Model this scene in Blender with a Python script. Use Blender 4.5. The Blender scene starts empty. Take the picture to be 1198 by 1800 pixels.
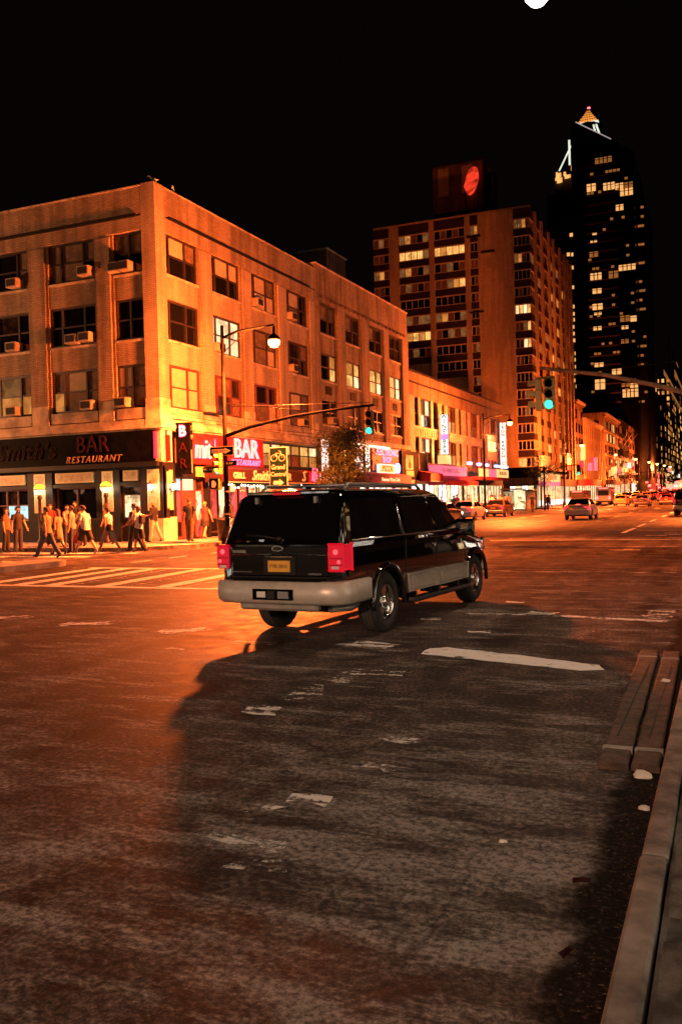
import bpy, bmesh, math, random
from mathutils import Vector, Matrix
random.seed(11)
S = bpy.context.scene
COL = S.collection
R = math.radians

# ------------------------------------------------------------------ camera
cam_d = bpy.data.cameras.new('camera'); cam = bpy.data.objects.new('camera', cam_d); COL.objects.link(cam)
cam_d.sensor_fit = 'VERTICAL'; cam_d.sensor_height = 36.0; cam_d.lens = 31.36
cam_d.clip_start = 0.05; cam_d.clip_end = 3000
_r = Vector((0.91796, 0.39580, -0.02621)); _u = Vector((0.01894, 0.02225, 0.99957)); _f = Vector((-0.39621, 0.91807, -0.01293))
cam.matrix_world = Matrix(((_r.x, _u.x, -_f.x, 0), (_r.y, _u.y, -_f.y, 0), (_r.z, _u.z, -_f.z, 1.72), (0, 0, 0, 1)))
S.camera = cam

# ------------------------------------------------------------------ night sky, exposure
W = bpy.data.worlds.new('World'); S.world = W; W.use_nodes = True
wn = W.node_tree; bg = wn.nodes['Background']
sky = wn.nodes.new('ShaderNodeTexSky'); sky.sky_type = 'NISHITA'; sky.sun_disc = False
sky.sun_elevation = R(-12); sky.sun_rotation = R(200)
addc = wn.nodes.new('ShaderNodeMixRGB'); addc.blend_type = 'ADD'; addc.inputs[0].default_value = 1
addc.inputs[2].default_value = (0.032, 0.016, 0.018, 1)          # city glow on the night sky
wn.links.new(sky.outputs[0], addc.inputs[1]); wn.links.new(addc.outputs[0], bg.inputs[0])
bg.inputs[1].default_value = 0.05
S.view_settings.view_transform = 'Standard'; S.view_settings.look = 'None'
S.view_settings.exposure = 0.3; S.view_settings.gamma = 1.0; S.view_settings.use_curve_mapping = False
S.render.engine = 'CYCLES'
S.cycles.use_denoising = True
try: S.cycles.denoiser = 'OPENIMAGEDENOISE'
except Exception: pass
S.cycles.max_bounces = 5; S.cycles.diffuse_bounces = 2; S.cycles.glossy_bounces = 3
S.cycles.transmission_bounces = 2; S.cycles.transparent_max_bounces = 8
S.cycles.sample_clamp_indirect = 3.0; S.cycles.blur_glossy = 0.1
S.cycles.caustics_reflective = False; S.cycles.caustics_refractive = False
S.cycles.use_light_tree = True
SODIUM = (1.0, 0.155, 0.024)
LAMP_POWER = 58000.0

# ------------------------------------------------------------------ materials
MATS = {}
def nodes(name):
    m = bpy.data.materials.new(name); m.use_nodes = True; MATS[name] = m
    nt = m.node_tree; b = nt.nodes['Principled BSDF']; return m, nt, b
def N(nt, t, **kw):
    n = nt.nodes.new(t)
    for k, v in kw.items():
        if k.startswith('i_'): n.inputs[k[2:].replace('_', ' ')].default_value = v
        else: setattr(n, k, v)
    return n
def rgba(c): return (c[0], c[1], c[2], 1)
def ramp(nt, pts):
    n = nt.nodes.new('ShaderNodeValToRGB'); e = n.color_ramp.elements
    while len(e) < len(pts): e.new(0.5)
    for k, (p, c) in enumerate(pts):
        e[k].position = p; e[k].color = rgba(c) if not isinstance(c, (int, float)) else (c, c, c, 1)
    return n
def P(name, col, rough=0.6, metal=0.0, var=0.0, scale=4.0, bump=0.0, bscale=40.0, spec=0.5, coat=0.0, rvar=0.0):
    """plain procedural material: base colour broken up by noise, optional fine bump"""
    m, nt, b = nodes(name)
    b.inputs['Base Color'].default_value = rgba(col); b.inputs['Roughness'].default_value = rough
    b.inputs['Metallic'].default_value = metal; b.inputs['Specular IOR Level'].default_value = spec
    if coat: b.inputs['Coat Weight'].default_value = coat; b.inputs['Coat Roughness'].default_value = 0.03
    tc = N(nt, 'ShaderNodeTexCoord')
    if var:
        n = N(nt, 'ShaderNodeTexNoise', i_Scale=scale, i_Detail=6.0, i_Roughness=0.6); nt.links.new(tc.outputs['Object'], n.inputs['Vector'])
        r = ramp(nt, [(0.38, tuple(c * (1 - var) for c in col)), (0.62, tuple(min(1, c * (1 + var)) for c in col))])
        nt.links.new(n.outputs['Fac'], r.inputs[0]); nt.links.new(r.outputs[0], b.inputs['Base Color'])
        if rvar:
            q = ramp(nt, [(0.3, rough - rvar), (0.7, rough + rvar)]); nt.links.new(n.outputs['Fac'], q.inputs[0]); nt.links.new(q.outputs[0], b.inputs['Roughness'])
    if bump:
        n2 = N(nt, 'ShaderNodeTexNoise', i_Scale=bscale, i_Detail=4.0); nt.links.new(tc.outputs['Object'], n2.inputs['Vector'])
        bp = N(nt, 'ShaderNodeBump', i_Strength=bump, i_Distance=0.01); nt.links.new(n2.outputs['Fac'], bp.inputs['Height']); nt.links.new(bp.outputs[0], b.inputs['Normal'])
    return m
def E(name, col, strength, sample=True):
    m, nt, b = nodes(name)
    b.inputs['Base Color'].default_value = rgba(tuple(c * 0.4 for c in col)); b.inputs['Emission Color'].default_value = rgba(col); b.inputs['Emission Strength'].default_value = strength
    b.inputs['Roughness'].default_value = 0.4
    m.cycles.emission_sampling = 'AUTO' if sample else 'NONE'
    return m
def LITROOM(name, col, strength, scale=1.6, contrast=0.55, sample=False):
    """glowing interior seen through a pane: bright, uneven, with darker shapes"""
    m, nt, b = nodes(name)
    g = N(nt, 'ShaderNodeNewGeometry')
    v = N(nt, 'ShaderNodeTexVoronoi', i_Scale=scale); nt.links.new(g.outputs['Position'], v.inputs['Vector'])
    n = N(nt, 'ShaderNodeTexNoise', i_Scale=scale * 1.7, i_Detail=3.0); nt.links.new(g.outputs['Position'], n.inputs['Vector'])
    mx = N(nt, 'ShaderNodeMixRGB', blend_type='MIX'); mx.inputs[0].default_value = 0.5
    nt.links.new(v.outputs['Color'], mx.inputs[1]); nt.links.new(n.outputs['Fac'], mx.inputs[2])
    bw = N(nt, 'ShaderNodeRGBToBW'); nt.links.new(mx.outputs[0], bw.inputs[0])
    r = ramp(nt, [(0.28, tuple(c * (1 - contrast) for c in col)), (0.55, col), (0.75, tuple(min(1, c * 1.25) for c in col))])
    nt.links.new(bw.outputs[0], r.inputs[0]); nt.links.new(r.outputs[0], b.inputs['Emission Color'])
    b.inputs['Emission Strength'].default_value = strength; b.inputs['Base Color'].default_value = (0.02, 0.02, 0.02, 1); b.inputs['Roughness'].default_value = 0.15
    m.cycles.emission_sampling = 'AUTO' if sample else 'NONE'
    return m
def wallvec(nt):
    """(x+y, z) so that brick courses run level on every upright wall"""
    g = N(nt, 'ShaderNodeNewGeometry'); s = N(nt, 'ShaderNodeSeparateXYZ'); nt.links.new(g.outputs['Position'], s.inputs[0])
    a = N(nt, 'ShaderNodeMath', operation='ADD'); nt.links.new(s.outputs[0], a.inputs[0]); nt.links.new(s.outputs[1], a.inputs[1])
    c = N(nt, 'ShaderNodeCombineXYZ'); nt.links.new(a.outputs[0], c.inputs[0]); nt.links.new(s.outputs[2], c.inputs[1]); return g, c
def BRICK(name, c1, c2, mortar, bw=0.24, rh=0.08, stain=0.42, sscale=0.35):
    m, nt, b = nodes(name)
    g, c = wallvec(nt)
    t = N(nt, 'ShaderNodeTexBrick', i_Scale=1.0, i_Mortar_Size=0.011, i_Brick_Width=bw, i_Row_Height=rh, i_Color1=rgba(c1), i_Color2=rgba(c2), i_Mortar=rgba(mortar), i_Bias=0.0)
    nt.links.new(c.outputs[0], t.inputs['Vector'])
    n = N(nt, 'ShaderNodeTexNoise', i_Scale=sscale, i_Detail=8.0, i_Roughness=0.65); nt.links.new(g.outputs['Position'], n.inputs['Vector'])
    mp = N(nt, 'ShaderNodeMapping'); mp.inputs['Scale'].default_value = (2.2, 2.2, 0.16); nt.links.new(g.outputs['Position'], mp.inputs[0])
    n2 = N(nt, 'ShaderNodeTexNoise', i_Scale=1.0, i_Detail=6.0); nt.links.new(mp.outputs[0], n2.inputs['Vector'])
    mu = N(nt, 'ShaderNodeMath', operation='MULTIPLY'); nt.links.new(n.outputs['Fac'], mu.inputs[0]); nt.links.new(n2.outputs['Fac'], mu.inputs[1])
    r = ramp(nt, [(0.17, 1 - stain), (0.235, 0.8), (0.29, 1.06)]); nt.links.new(mu.outputs[0], r.inputs[0])
    mx = N(nt, 'ShaderNodeMixRGB', blend_type='MULTIPLY'); mx.inputs[0].default_value = 1
    nt.links.new(t.outputs['Color'], mx.inputs[1]); nt.links.new(r.outputs[0], mx.inputs[2]); nt.links.new(mx.outputs[0], b.inputs['Base Color'])
    b.inputs['Roughness'].default_value = 0.85; b.inputs['Specular IOR Level'].default_value = 0.25
    bp = N(nt, 'ShaderNodeBump', i_Strength=0.5, i_Distance=0.01); nt.links.new(t.outputs['Fac'], bp.inputs['Height']); bp.invert = True; nt.links.new(bp.outputs[0], b.inputs['Normal'])
    return m
def ASPHALT(name):
    m, nt, b = nodes(name)
    g = N(nt, 'ShaderNodeNewGeometry')
    L = nt.links.new
    big = N(nt, 'ShaderNodeTexNoise', i_Scale=0.22, i_Detail=7.0, i_Roughness=0.62); L(g.outputs['Position'], big.inputs['Vector'])
    mp = N(nt, 'ShaderNodeMapping'); mp.inputs['Scale'].default_value = (1.5, 0.16, 1); mp.inputs['Rotation'].default_value = (0, 0, R(4)); L(g.outputs['Position'], mp.inputs[0])
    trk = N(nt, 'ShaderNodeTexNoise', i_Scale=1.0, i_Detail=5.0); L(mp.outputs[0], trk.inputs['Vector'])
    fine = N(nt, 'ShaderNodeTexNoise', i_Scale=110.0, i_Detail=4.0); L(g.outputs['Position'], fine.inputs['Vector'])
    mid = N(nt, 'ShaderNodeTexNoise', i_Scale=3.2, i_Detail=8.0, i_Roughness=0.7); L(g.outputs['Position'], mid.inputs['Vector'])
    r1 = ramp(nt, [(0.36, (0.030, 0.023, 0.019)), (0.5, (0.066, 0.051, 0.043)), (0.64, (0.125, 0.098, 0.083))])
    L(big.outputs['Fac'], r1.inputs[0])
    r2 = ramp(nt, [(0.38, 0.45), (0.6, 1.3)]); L(trk.outputs['Fac'], r2.inputs[0])
    m1 = N(nt, 'ShaderNodeMixRGB', blend_type='MULTIPLY'); m1.inputs[0].default_value = 0.85; L(r1.outputs[0], m1.inputs[1]); L(r2.outputs[0], m1.inputs[2])
    r3 = ramp(nt, [(0.38, 0.40), (0.5, 0.95), (0.63, 1.9)]); L(mid.outputs['Fac'], r3.inputs[0])
    m2 = N(nt, 'ShaderNodeMixRGB', blend_type='MULTIPLY'); m2.inputs[0].default_value = 1.0; L(m1.outputs[0], m2.inputs[1]); L(r3.outputs[0], m2.inputs[2])
    gr = N(nt, 'ShaderNodeTexNoise', i_Scale=26.0, i_Detail=6.0, i_Roughness=0.8); L(g.outputs['Position'], gr.inputs['Vector'])
    r4 = ramp(nt, [(0.40, 0.22), (0.5, 0.85), (0.61, 2.3)]); L(gr.outputs['Fac'], r4.inputs[0])
    m3 = N(nt, 'ShaderNodeMixRGB', blend_type='MULTIPLY'); m3.inputs[0].default_value = 0.9; L(m2.outputs[0], m3.inputs[1]); L(r4.outputs[0], m3.inputs[2])
    # pale scuffs and crushed paint ground into the surface
    mp2 = N(nt, 'ShaderNodeMapping'); mp2.inputs['Scale'].default_value = (0.8, 2.8, 1); mp2.inputs['Rotation'].default_value = (0, 0, R(24)); L(g.outputs['Position'], mp2.inputs[0])
    sc = N(nt, 'ShaderNodeTexNoise', i_Scale=1.0, i_Detail=12.0, i_Roughness=0.78); L(mp2.outputs[0], sc.inputs['Vector'])
    rs = ramp(nt, [(0.52, 0.0), (0.60, 0.5), (0.68, 0.95)])
    # the lane by the near kerb is scraped hardest
    vd = N(nt, 'ShaderNodeVectorMath', operation='DISTANCE'); L(g.outputs['Position'], vd.inputs[0]); vd.inputs[1].default_value = (-1.35, 4.2, 0)
    wr = N(nt, 'ShaderNodeMapRange'); wr.inputs['From Min'].default_value = 0.3; wr.inputs['From Max'].default_value = 2.6; wr.inputs['To Min'].default_value = 0.085; wr.inputs['To Max'].default_value = 0.0; L(vd.outputs['Value'], wr.inputs['Value'])
    sa = N(nt, 'ShaderNodeMath', operation='ADD'); L(sc.outputs['Fac'], sa.inputs[0]); L(wr.outputs[0], sa.inputs[1]); L(sa.outputs[0], rs.inputs[0])
    sg = N(nt, 'ShaderNodeMath', operation='MULTIPLY'); L(rs.outputs[0], sg.inputs[0]); L(r4.outputs[0], sg.inputs[1]); sg.use_clamp = True
    m4 = N(nt, 'ShaderNodeMixRGB', blend_type='MIX'); L(sg.outputs[0], m4.inputs[0]); L(m3.outputs[0], m4.inputs[1]); m4.inputs[2].default_value = (0.30, 0.275, 0.25, 1)
    # small bright specks: grit, gum, flakes of paint
    vo = N(nt, 'ShaderNodeTexVoronoi', i_Scale=5.5); L(g.outputs['Position'], vo.inputs['Vector'])
    rv = ramp(nt, [(0.0, 1.0), (0.06, 0.0)]); L(vo.outputs['Distance'], rv.inputs[0])
    wh = N(nt, 'ShaderNodeTexNoise', i_Scale=1.3, i_Detail=3.0); L(g.outputs['Position'], wh.inputs['Vector'])
    rw = ramp(nt, [(0.5, 0.0), (0.6, 1.0)]); L(wh.outputs['Fac'], rw.inputs[0])
    mm = N(nt, 'ShaderNodeMath', operation='MULTIPLY'); L(rv.outputs[0], mm.inputs[0]); L(rw.outputs[0], mm.inputs[1])
    m5 = N(nt, 'ShaderNodeMixRGB', blend_type='MIX'); L(mm.outputs[0], m5.inputs[0]); L(m4.outputs[0], m5.inputs[1]); m5.inputs[2].default_value = (0.4, 0.36, 0.32, 1)
    # cracks
    cv = N(nt, 'ShaderNodeTexVoronoi', feature='DISTANCE_TO_EDGE', i_Scale=0.33)
    wob = N(nt, 'ShaderNodeTexNoise', i_Scale=1.4, i_Detail=5.0); L(g.outputs['Position'], wob.inputs['Vector'])
    wa = N(nt, 'ShaderNodeMixRGB', blend_type='ADD'); wa.inputs[0].default_value = 0.9; L(g.outputs['Position'], wa.inputs[1]); L(wob.outputs['Color'], wa.inputs[2]); L(wa.outputs[0], cv.inputs['Vector'])
    rc = ramp(nt, [(0.0, 0.25), (0.006, 1.0)]); L(cv.outputs['Distance'], rc.inputs[0])
    m6 = N(nt, 'ShaderNodeMixRGB', blend_type='MULTIPLY'); m6.inputs[0].default_value = 0.7; L(m5.outputs[0], m6.inputs[1]); L(rc.outputs[0], m6.inputs[2])
    L(m6.outputs[0], b.inputs['Base Color'])
    rr = ramp(nt, [(0.3, 0.48), (0.7, 0.78)]); L(mid.outputs['Fac'], rr.inputs[0]); L(rr.outputs[0], b.inputs['Roughness'])
    b.inputs['Specular IOR Level'].default_value = 0.10
    ad = N(nt, 'ShaderNodeMath', operation='ADD'); L(fine.outputs['Fac'], ad.inputs[0]); ad.inputs[1].default_value = 0.0
    bp = N(nt, 'ShaderNodeBump', i_Strength=0.35, i_Distance=0.006); L(ad.outputs[0], bp.inputs['Height']); L(bp.outputs[0], b.inputs['Normal'])
    return m
def PAINT(name, col, wear, scale=2.2, spec=0.4):
    """road paint worn away down to the asphalt"""
    m, nt, b = nodes(name)
    L = nt.links.new
    g = N(nt, 'ShaderNodeNewGeometry')
    n = N(nt, 'ShaderNodeTexNoise', i_Scale=scale, i_Detail=10.0, i_Roughness=0.75); L(g.outputs['Position'], n.inputs['Vector'])
    mp = N(nt, 'ShaderNodeMapping'); mp.inputs['Scale'].default_value = (1.0, 5.0, 1); L(g.outputs['Position'], mp.inputs[0])
    n2 = N(nt, 'ShaderNodeTexNoise', i_Scale=2.0, i_Detail=6.0); L(mp.outputs[0], n2.inputs['Vector'])
    a = N(nt, 'ShaderNodeMath', operation='ADD'); L(n.outputs['Fac'], a.inputs[0]); L(n2.outputs['Fac'], a.inputs[1])
    r = ramp(nt, [(max(0.02, (wear - 0.035)), 0.0), (min(.98, wear + 0.035), 1.0)])
    h = N(nt, 'ShaderNodeMath', operation='MULTIPLY'); h.inputs[1].default_value = 0.5; L(a.outputs[0], h.inputs[0]); L(h.outputs[0], r.inputs[0])
    b.inputs['Base Color'].default_value = rgba(col); b.inputs['Roughness'].default_value = 0.6; b.inputs['Specular IOR Level'].default_value = spec
    tr = N(nt, 'ShaderNodeBsdfTransparent'); ms = N(nt, 'ShaderNodeMixShader')
    L(r.outputs[0], ms.inputs[0]); L(tr.outputs[0], ms.inputs[1]); L(b.outputs[0], ms.inputs[2])
    L(ms.outputs[0], nt.nodes['Material Output'].inputs[0])
    return m

ASPHALT('asphalt')
PAINT('road_paint', (0.82, 0.80, 0.77), 0.41, 7.0); PAINT('road_paint_worn', (0.76, 0.74, 0.70), 0.49, 13.0); PAINT('road_paint_faint', (0.62, 0.60, 0.56), 0.53, 20.0)
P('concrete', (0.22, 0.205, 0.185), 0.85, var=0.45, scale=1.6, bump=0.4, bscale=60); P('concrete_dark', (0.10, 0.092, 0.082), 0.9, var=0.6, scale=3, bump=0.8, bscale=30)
P('kerb_stone', (0.165, 0.14, 0.115), 0.8, var=0.6, scale=3.0, bump=0.5, bscale=70); P('island_concrete', (0.24, 0.22, 0.19), 0.85, var=0.35, scale=2.0, bump=0.4)
P('gutter_dirt', (0.012, 0.010, 0.009), 0.95, var=0.6, scale=8, bump=1.0, bscale=50)
BRICK('brick_tan', (0.44, 0.33, 0.215), (0.34, 0.245, 0.15), (0.20, 0.15, 0.105))
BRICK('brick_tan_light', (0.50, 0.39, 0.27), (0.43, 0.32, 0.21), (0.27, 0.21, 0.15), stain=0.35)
BRICK('brick_second', (0.40, 0.29, 0.185), (0.31, 0.22, 0.135), (0.18, 0.13, 0.09), stain=0.5)
BRICK('brick_tower', (0.54, 0.38, 0.23), (0.47, 0.32, 0.19), (0.32, 0.22, 0.14), bw=0.5, rh=0.2, stain=0.14, sscale=0.15)
BRICK('brick_dark', (0.20, 0.12, 0.08), (0.15, 0.09, 0.06), (0.09, 0.06, 0.045), bw=0.5, rh=0.2)
BRICK('brick_deco', (0.34, 0.21, 0.125), (0.28, 0.165, 0.095), (0.16, 0.10, 0.065), stain=0.45)
P('limestone', (0.50, 0.40, 0.28), 0.8, var=0.38, scale=1.3, bump=0.25, bscale=25); P('terracotta', (0.40, 0.32, 0.23), 0.75, var=0.25, scale=1.5, bump=0.2)
P('roof_felt', (0.03, 0.028, 0.026), 0.95, var=0.3); P('spandrel_red', (0.026, 0.009, 0.010), 0.6, var=0.3, scale=0.8)
P('window_frame_dark', (0.030, 0.020, 0.016), 0.55, var=0.3, scale=6); P('window_frame_red', (0.13, 0.035, 0.028), 0.55, var=0.3, scale=6); P('window_frame_pale', (0.45, 0.36, 0.26), 0.6, var=0.2)
P('glass_dark', (0.006, 0.006, 0.007), 0.07, spec=0.6); P('glass_dim', (0.028, 0.018, 0.013), 0.1, var=0.6, scale=2)
P('blind', (0.50, 0.40, 0.26), 0.8, var=0.12, scale=3); P('blind_dim', (0.16, 0.11, 0.065), 0.8, var=0.3, scale=3); P('curtain', (0.20, 0.12, 0.075), 0.9, var=0.45, scale=7)
LITROOM('lit_warm', (1.0, 0.44, 0.11), 1.05); LITROOM('lit_amber', (1.0, 0.34, 0.065), 0.55); LITROOM('lit_white', (1.0, 0.64, 0.32), 1.3, 1.4, 0.5); LITROOM('lit_dim', (0.75, 0.30, 0.09), 0.20)
LITROOM('lit_shop', (1.0, 0.88, 0.72), 2.6, 3.0, 0.75, True); LITROOM('lit_shop_warm', (1.0, 0.62, 0.30), 1.6, 2.5, 0.8, True); LITROOM('lit_red', (1.0, 0.07, 0.05), 1.1, 2.2, 0.9, True)
LITROOM('lit_teal', (0.55, 0.85, 0.9), 0.9, 3.0, 0.9)
P('metal_dark', (0.022, 0.019, 0.017), 0.5, 0.3, var=0.3); P('metal_grey', (0.30, 0.29, 0.28), 0.45, 0.6, var=0.2); P('chrome', (0.75, 0.74, 0.72), 0.12, 1.0)
P('pole_paint', (0.010, 0.008, 0.0065), 0.8, 0.0, var=0.35, scale=5, spec=0.05); P('signal_yellow', (0.34, 0.23, 0.06), 0.5, var=0.15); P('signal_lit_tone', (0.80, 0.56, 0.20), 0.5, var=0.12); P('mast_lit_tone', (0.55, 0.34, 0.19), 0.6, var=0.3)  # near mast and its heads: lighter copies with the lamplight put into the colour
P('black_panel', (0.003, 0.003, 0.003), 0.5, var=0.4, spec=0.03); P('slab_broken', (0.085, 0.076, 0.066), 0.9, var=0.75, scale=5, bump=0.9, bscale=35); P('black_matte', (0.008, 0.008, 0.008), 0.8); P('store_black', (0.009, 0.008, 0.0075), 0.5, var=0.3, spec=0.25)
P('panel_tan', (0.46, 0.33, 0.17), 0.6, var=0.25, scale=5); P('panel_trim', (0.60, 0.45, 0.24), 0.5)
P('awning_maroon', (0.028, 0.003, 0.006), 0.8, var=0.25, scale=5); P('awning_red', (0.42, 0.018, 0.030), 0.75, var=0.2, scale=4); P('awning_pink', (0.62, 0.10, 0.13), 0.75, var=0.15, scale=4)
P('sign_red', (0.30, 0.015, 0.018), 0.5, var=0.35, scale=2.5); P('sign_green', (0.0015, 0.010, 0.006), 0.6, spec=0.1); P('sign_white', (0.70, 0.68, 0.64), 0.5, var=0.08); P('sign_border', (0.30, 0.29, 0.27), 0.6); P('sign_letter_tan', (0.30, 0.19, 0.09), 0.5)
P('letter_dim_red', (0.022, 0.003, 0.004), 0.6, spec=0.1); P('letter_ghost', (0.012, 0.003, 0.004), 0.5, spec=0.1); P('banner_red', (0.14, 0.004, 0.010), 0.9, var=0.1, spec=0.1); P('banner_pale', (0.16, 0.12, 0.11), 0.9, spec=0.1); P('bag_red', (0.5, 0.03, 0.05), 0.7); P('poster', (0.55, 0.44, 0.32), 0.7, var=0.1, scale=6)
P('wood_timber', (0.075, 0.043, 0.027), 0.8, var=0.5, scale=9, bump=0.6, bscale=35); P('paper', (0.72, 0.66, 0.58), 0.8, var=0.1, scale=20)
P('rubber', (0.018, 0.017, 0.016), 0.8, var=0.3, scale=10); P('tread', (0.055, 0.048, 0.042), 0.85, var=0.3, scale=12); P('trim_grey', (0.34, 0.31, 0.27), 0.45, 0.15, var=0.12, scale=8); P('bumper_champagne', (0.60, 0.53, 0.45), 0.38, 0.25, var=0.1, scale=6)
P('paint_black', (0.002, 0.002, 0.0022), 0.035, 0.0, spec=1.0, coat=1.0); P('glass_car', (0.004, 0.004, 0.0045), 0.03, spec=1.0)
P('bark', (0.07, 0.05, 0.035), 0.9, var=0.4, scale=12, bump=0.6); P('leaf', (0.055, 0.075, 0.022), 0.6, var=0.5, scale=3); P('pigeon_grey', (0.35, 0.33, 0.31), 0.7)
E('lens_sodium', (1.0, 0.52, 0.17), 5.0, False); E('lens_pale', (1.0, 0.86, 0.74), 6.0, False); E('green_light', (0.04, 0.85, 0.55), 2.2, False); E('hand_red', (1.0, 0.14, 0.03), 2.0, False)
E('neon_pink', (1.0, 0.10, 0.22), 3.2); E('neon_white_pink', (1.0, 0.50, 0.58), 1.7); E('neon_yellow', (1.0, 0.62, 0.28), 1.5); E('neon_red', (1.0, 0.02, 0.05), 1.8); LITROOM('red_oval_glow', (1.0, 0.05, 0.02), 0.8, 0.9, 0.8)
E('box_white', (1.0, 0.80, 0.70), 1.15); E('box_yellow', (1.0, 0.55, 0.18), 1.0); E('box_green_white', (0.86, 1.0, 0.84), 1.3); E('box_violet', (0.55, 0.36, 0.9), 0.8); E('box_blue', (0.30, 0.42, 1.0), 3.0); E('box_pink', (1.0, 0.16, 0.26), 0.9)
E('bulb', (1.0, 0.80, 0.55), 9.0); E('globe_green', (0.62, 0.85, 0.05), 1.1); E('globe_white', (1.0, 0.75, 0.45), 1.3); E('lantern_glow', (1.0, 0.90, 0.72), 14.0)
E('tail_red', (1.0, 0.008, 0.035), 0.36); E('tail_car', (1.0, 0.02, 0.03), 2.6); E('tail_hot', (1.0, 0.10, 0.12), 1.1); E('brake_far', (1.0, 0.05, 0.04), 9.0, False); E('tail_third', (0.8, 0.015, 0.02), 0.30); E('head_far', (1.0, 0.85, 0.62), 6.0, False)
E('pyramid_gold', (1.0, 0.33, 0.05), 0.95, False); E('crown_light', (0.95, 1.0, 0.80), 0.75, False); E('win_far', (1.0, 0.46, 0.14), 0.85, False); E('win_far_dim', (1.0, 0.36, 0.08), 0.22, False); E('roof_edge', (0.85, 0.70, 0.72), 0.35, False); E('beacon', (1.0, 0.08, 0.12), 5.0, False)
P('tower_dark', (0.005, 0.004, 0.004), 0.4, var=0.3, scale=0.1); P('tower_stone', (0.050, 0.032, 0.028), 0.8, var=0.35, scale=0.08); P('tower_band', (0.12, 0.07, 0.05), 0.6); P('tower_glass', (0.003, 0.003, 0.003), 0.25, spec=0.2)
P('plate_yellow', (0.85, 0.42, 0.05), 0.5); P('plate_ink', (0.05, 0.03, 0.05), 0.6)
def M(k): return MATS[k]

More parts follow.
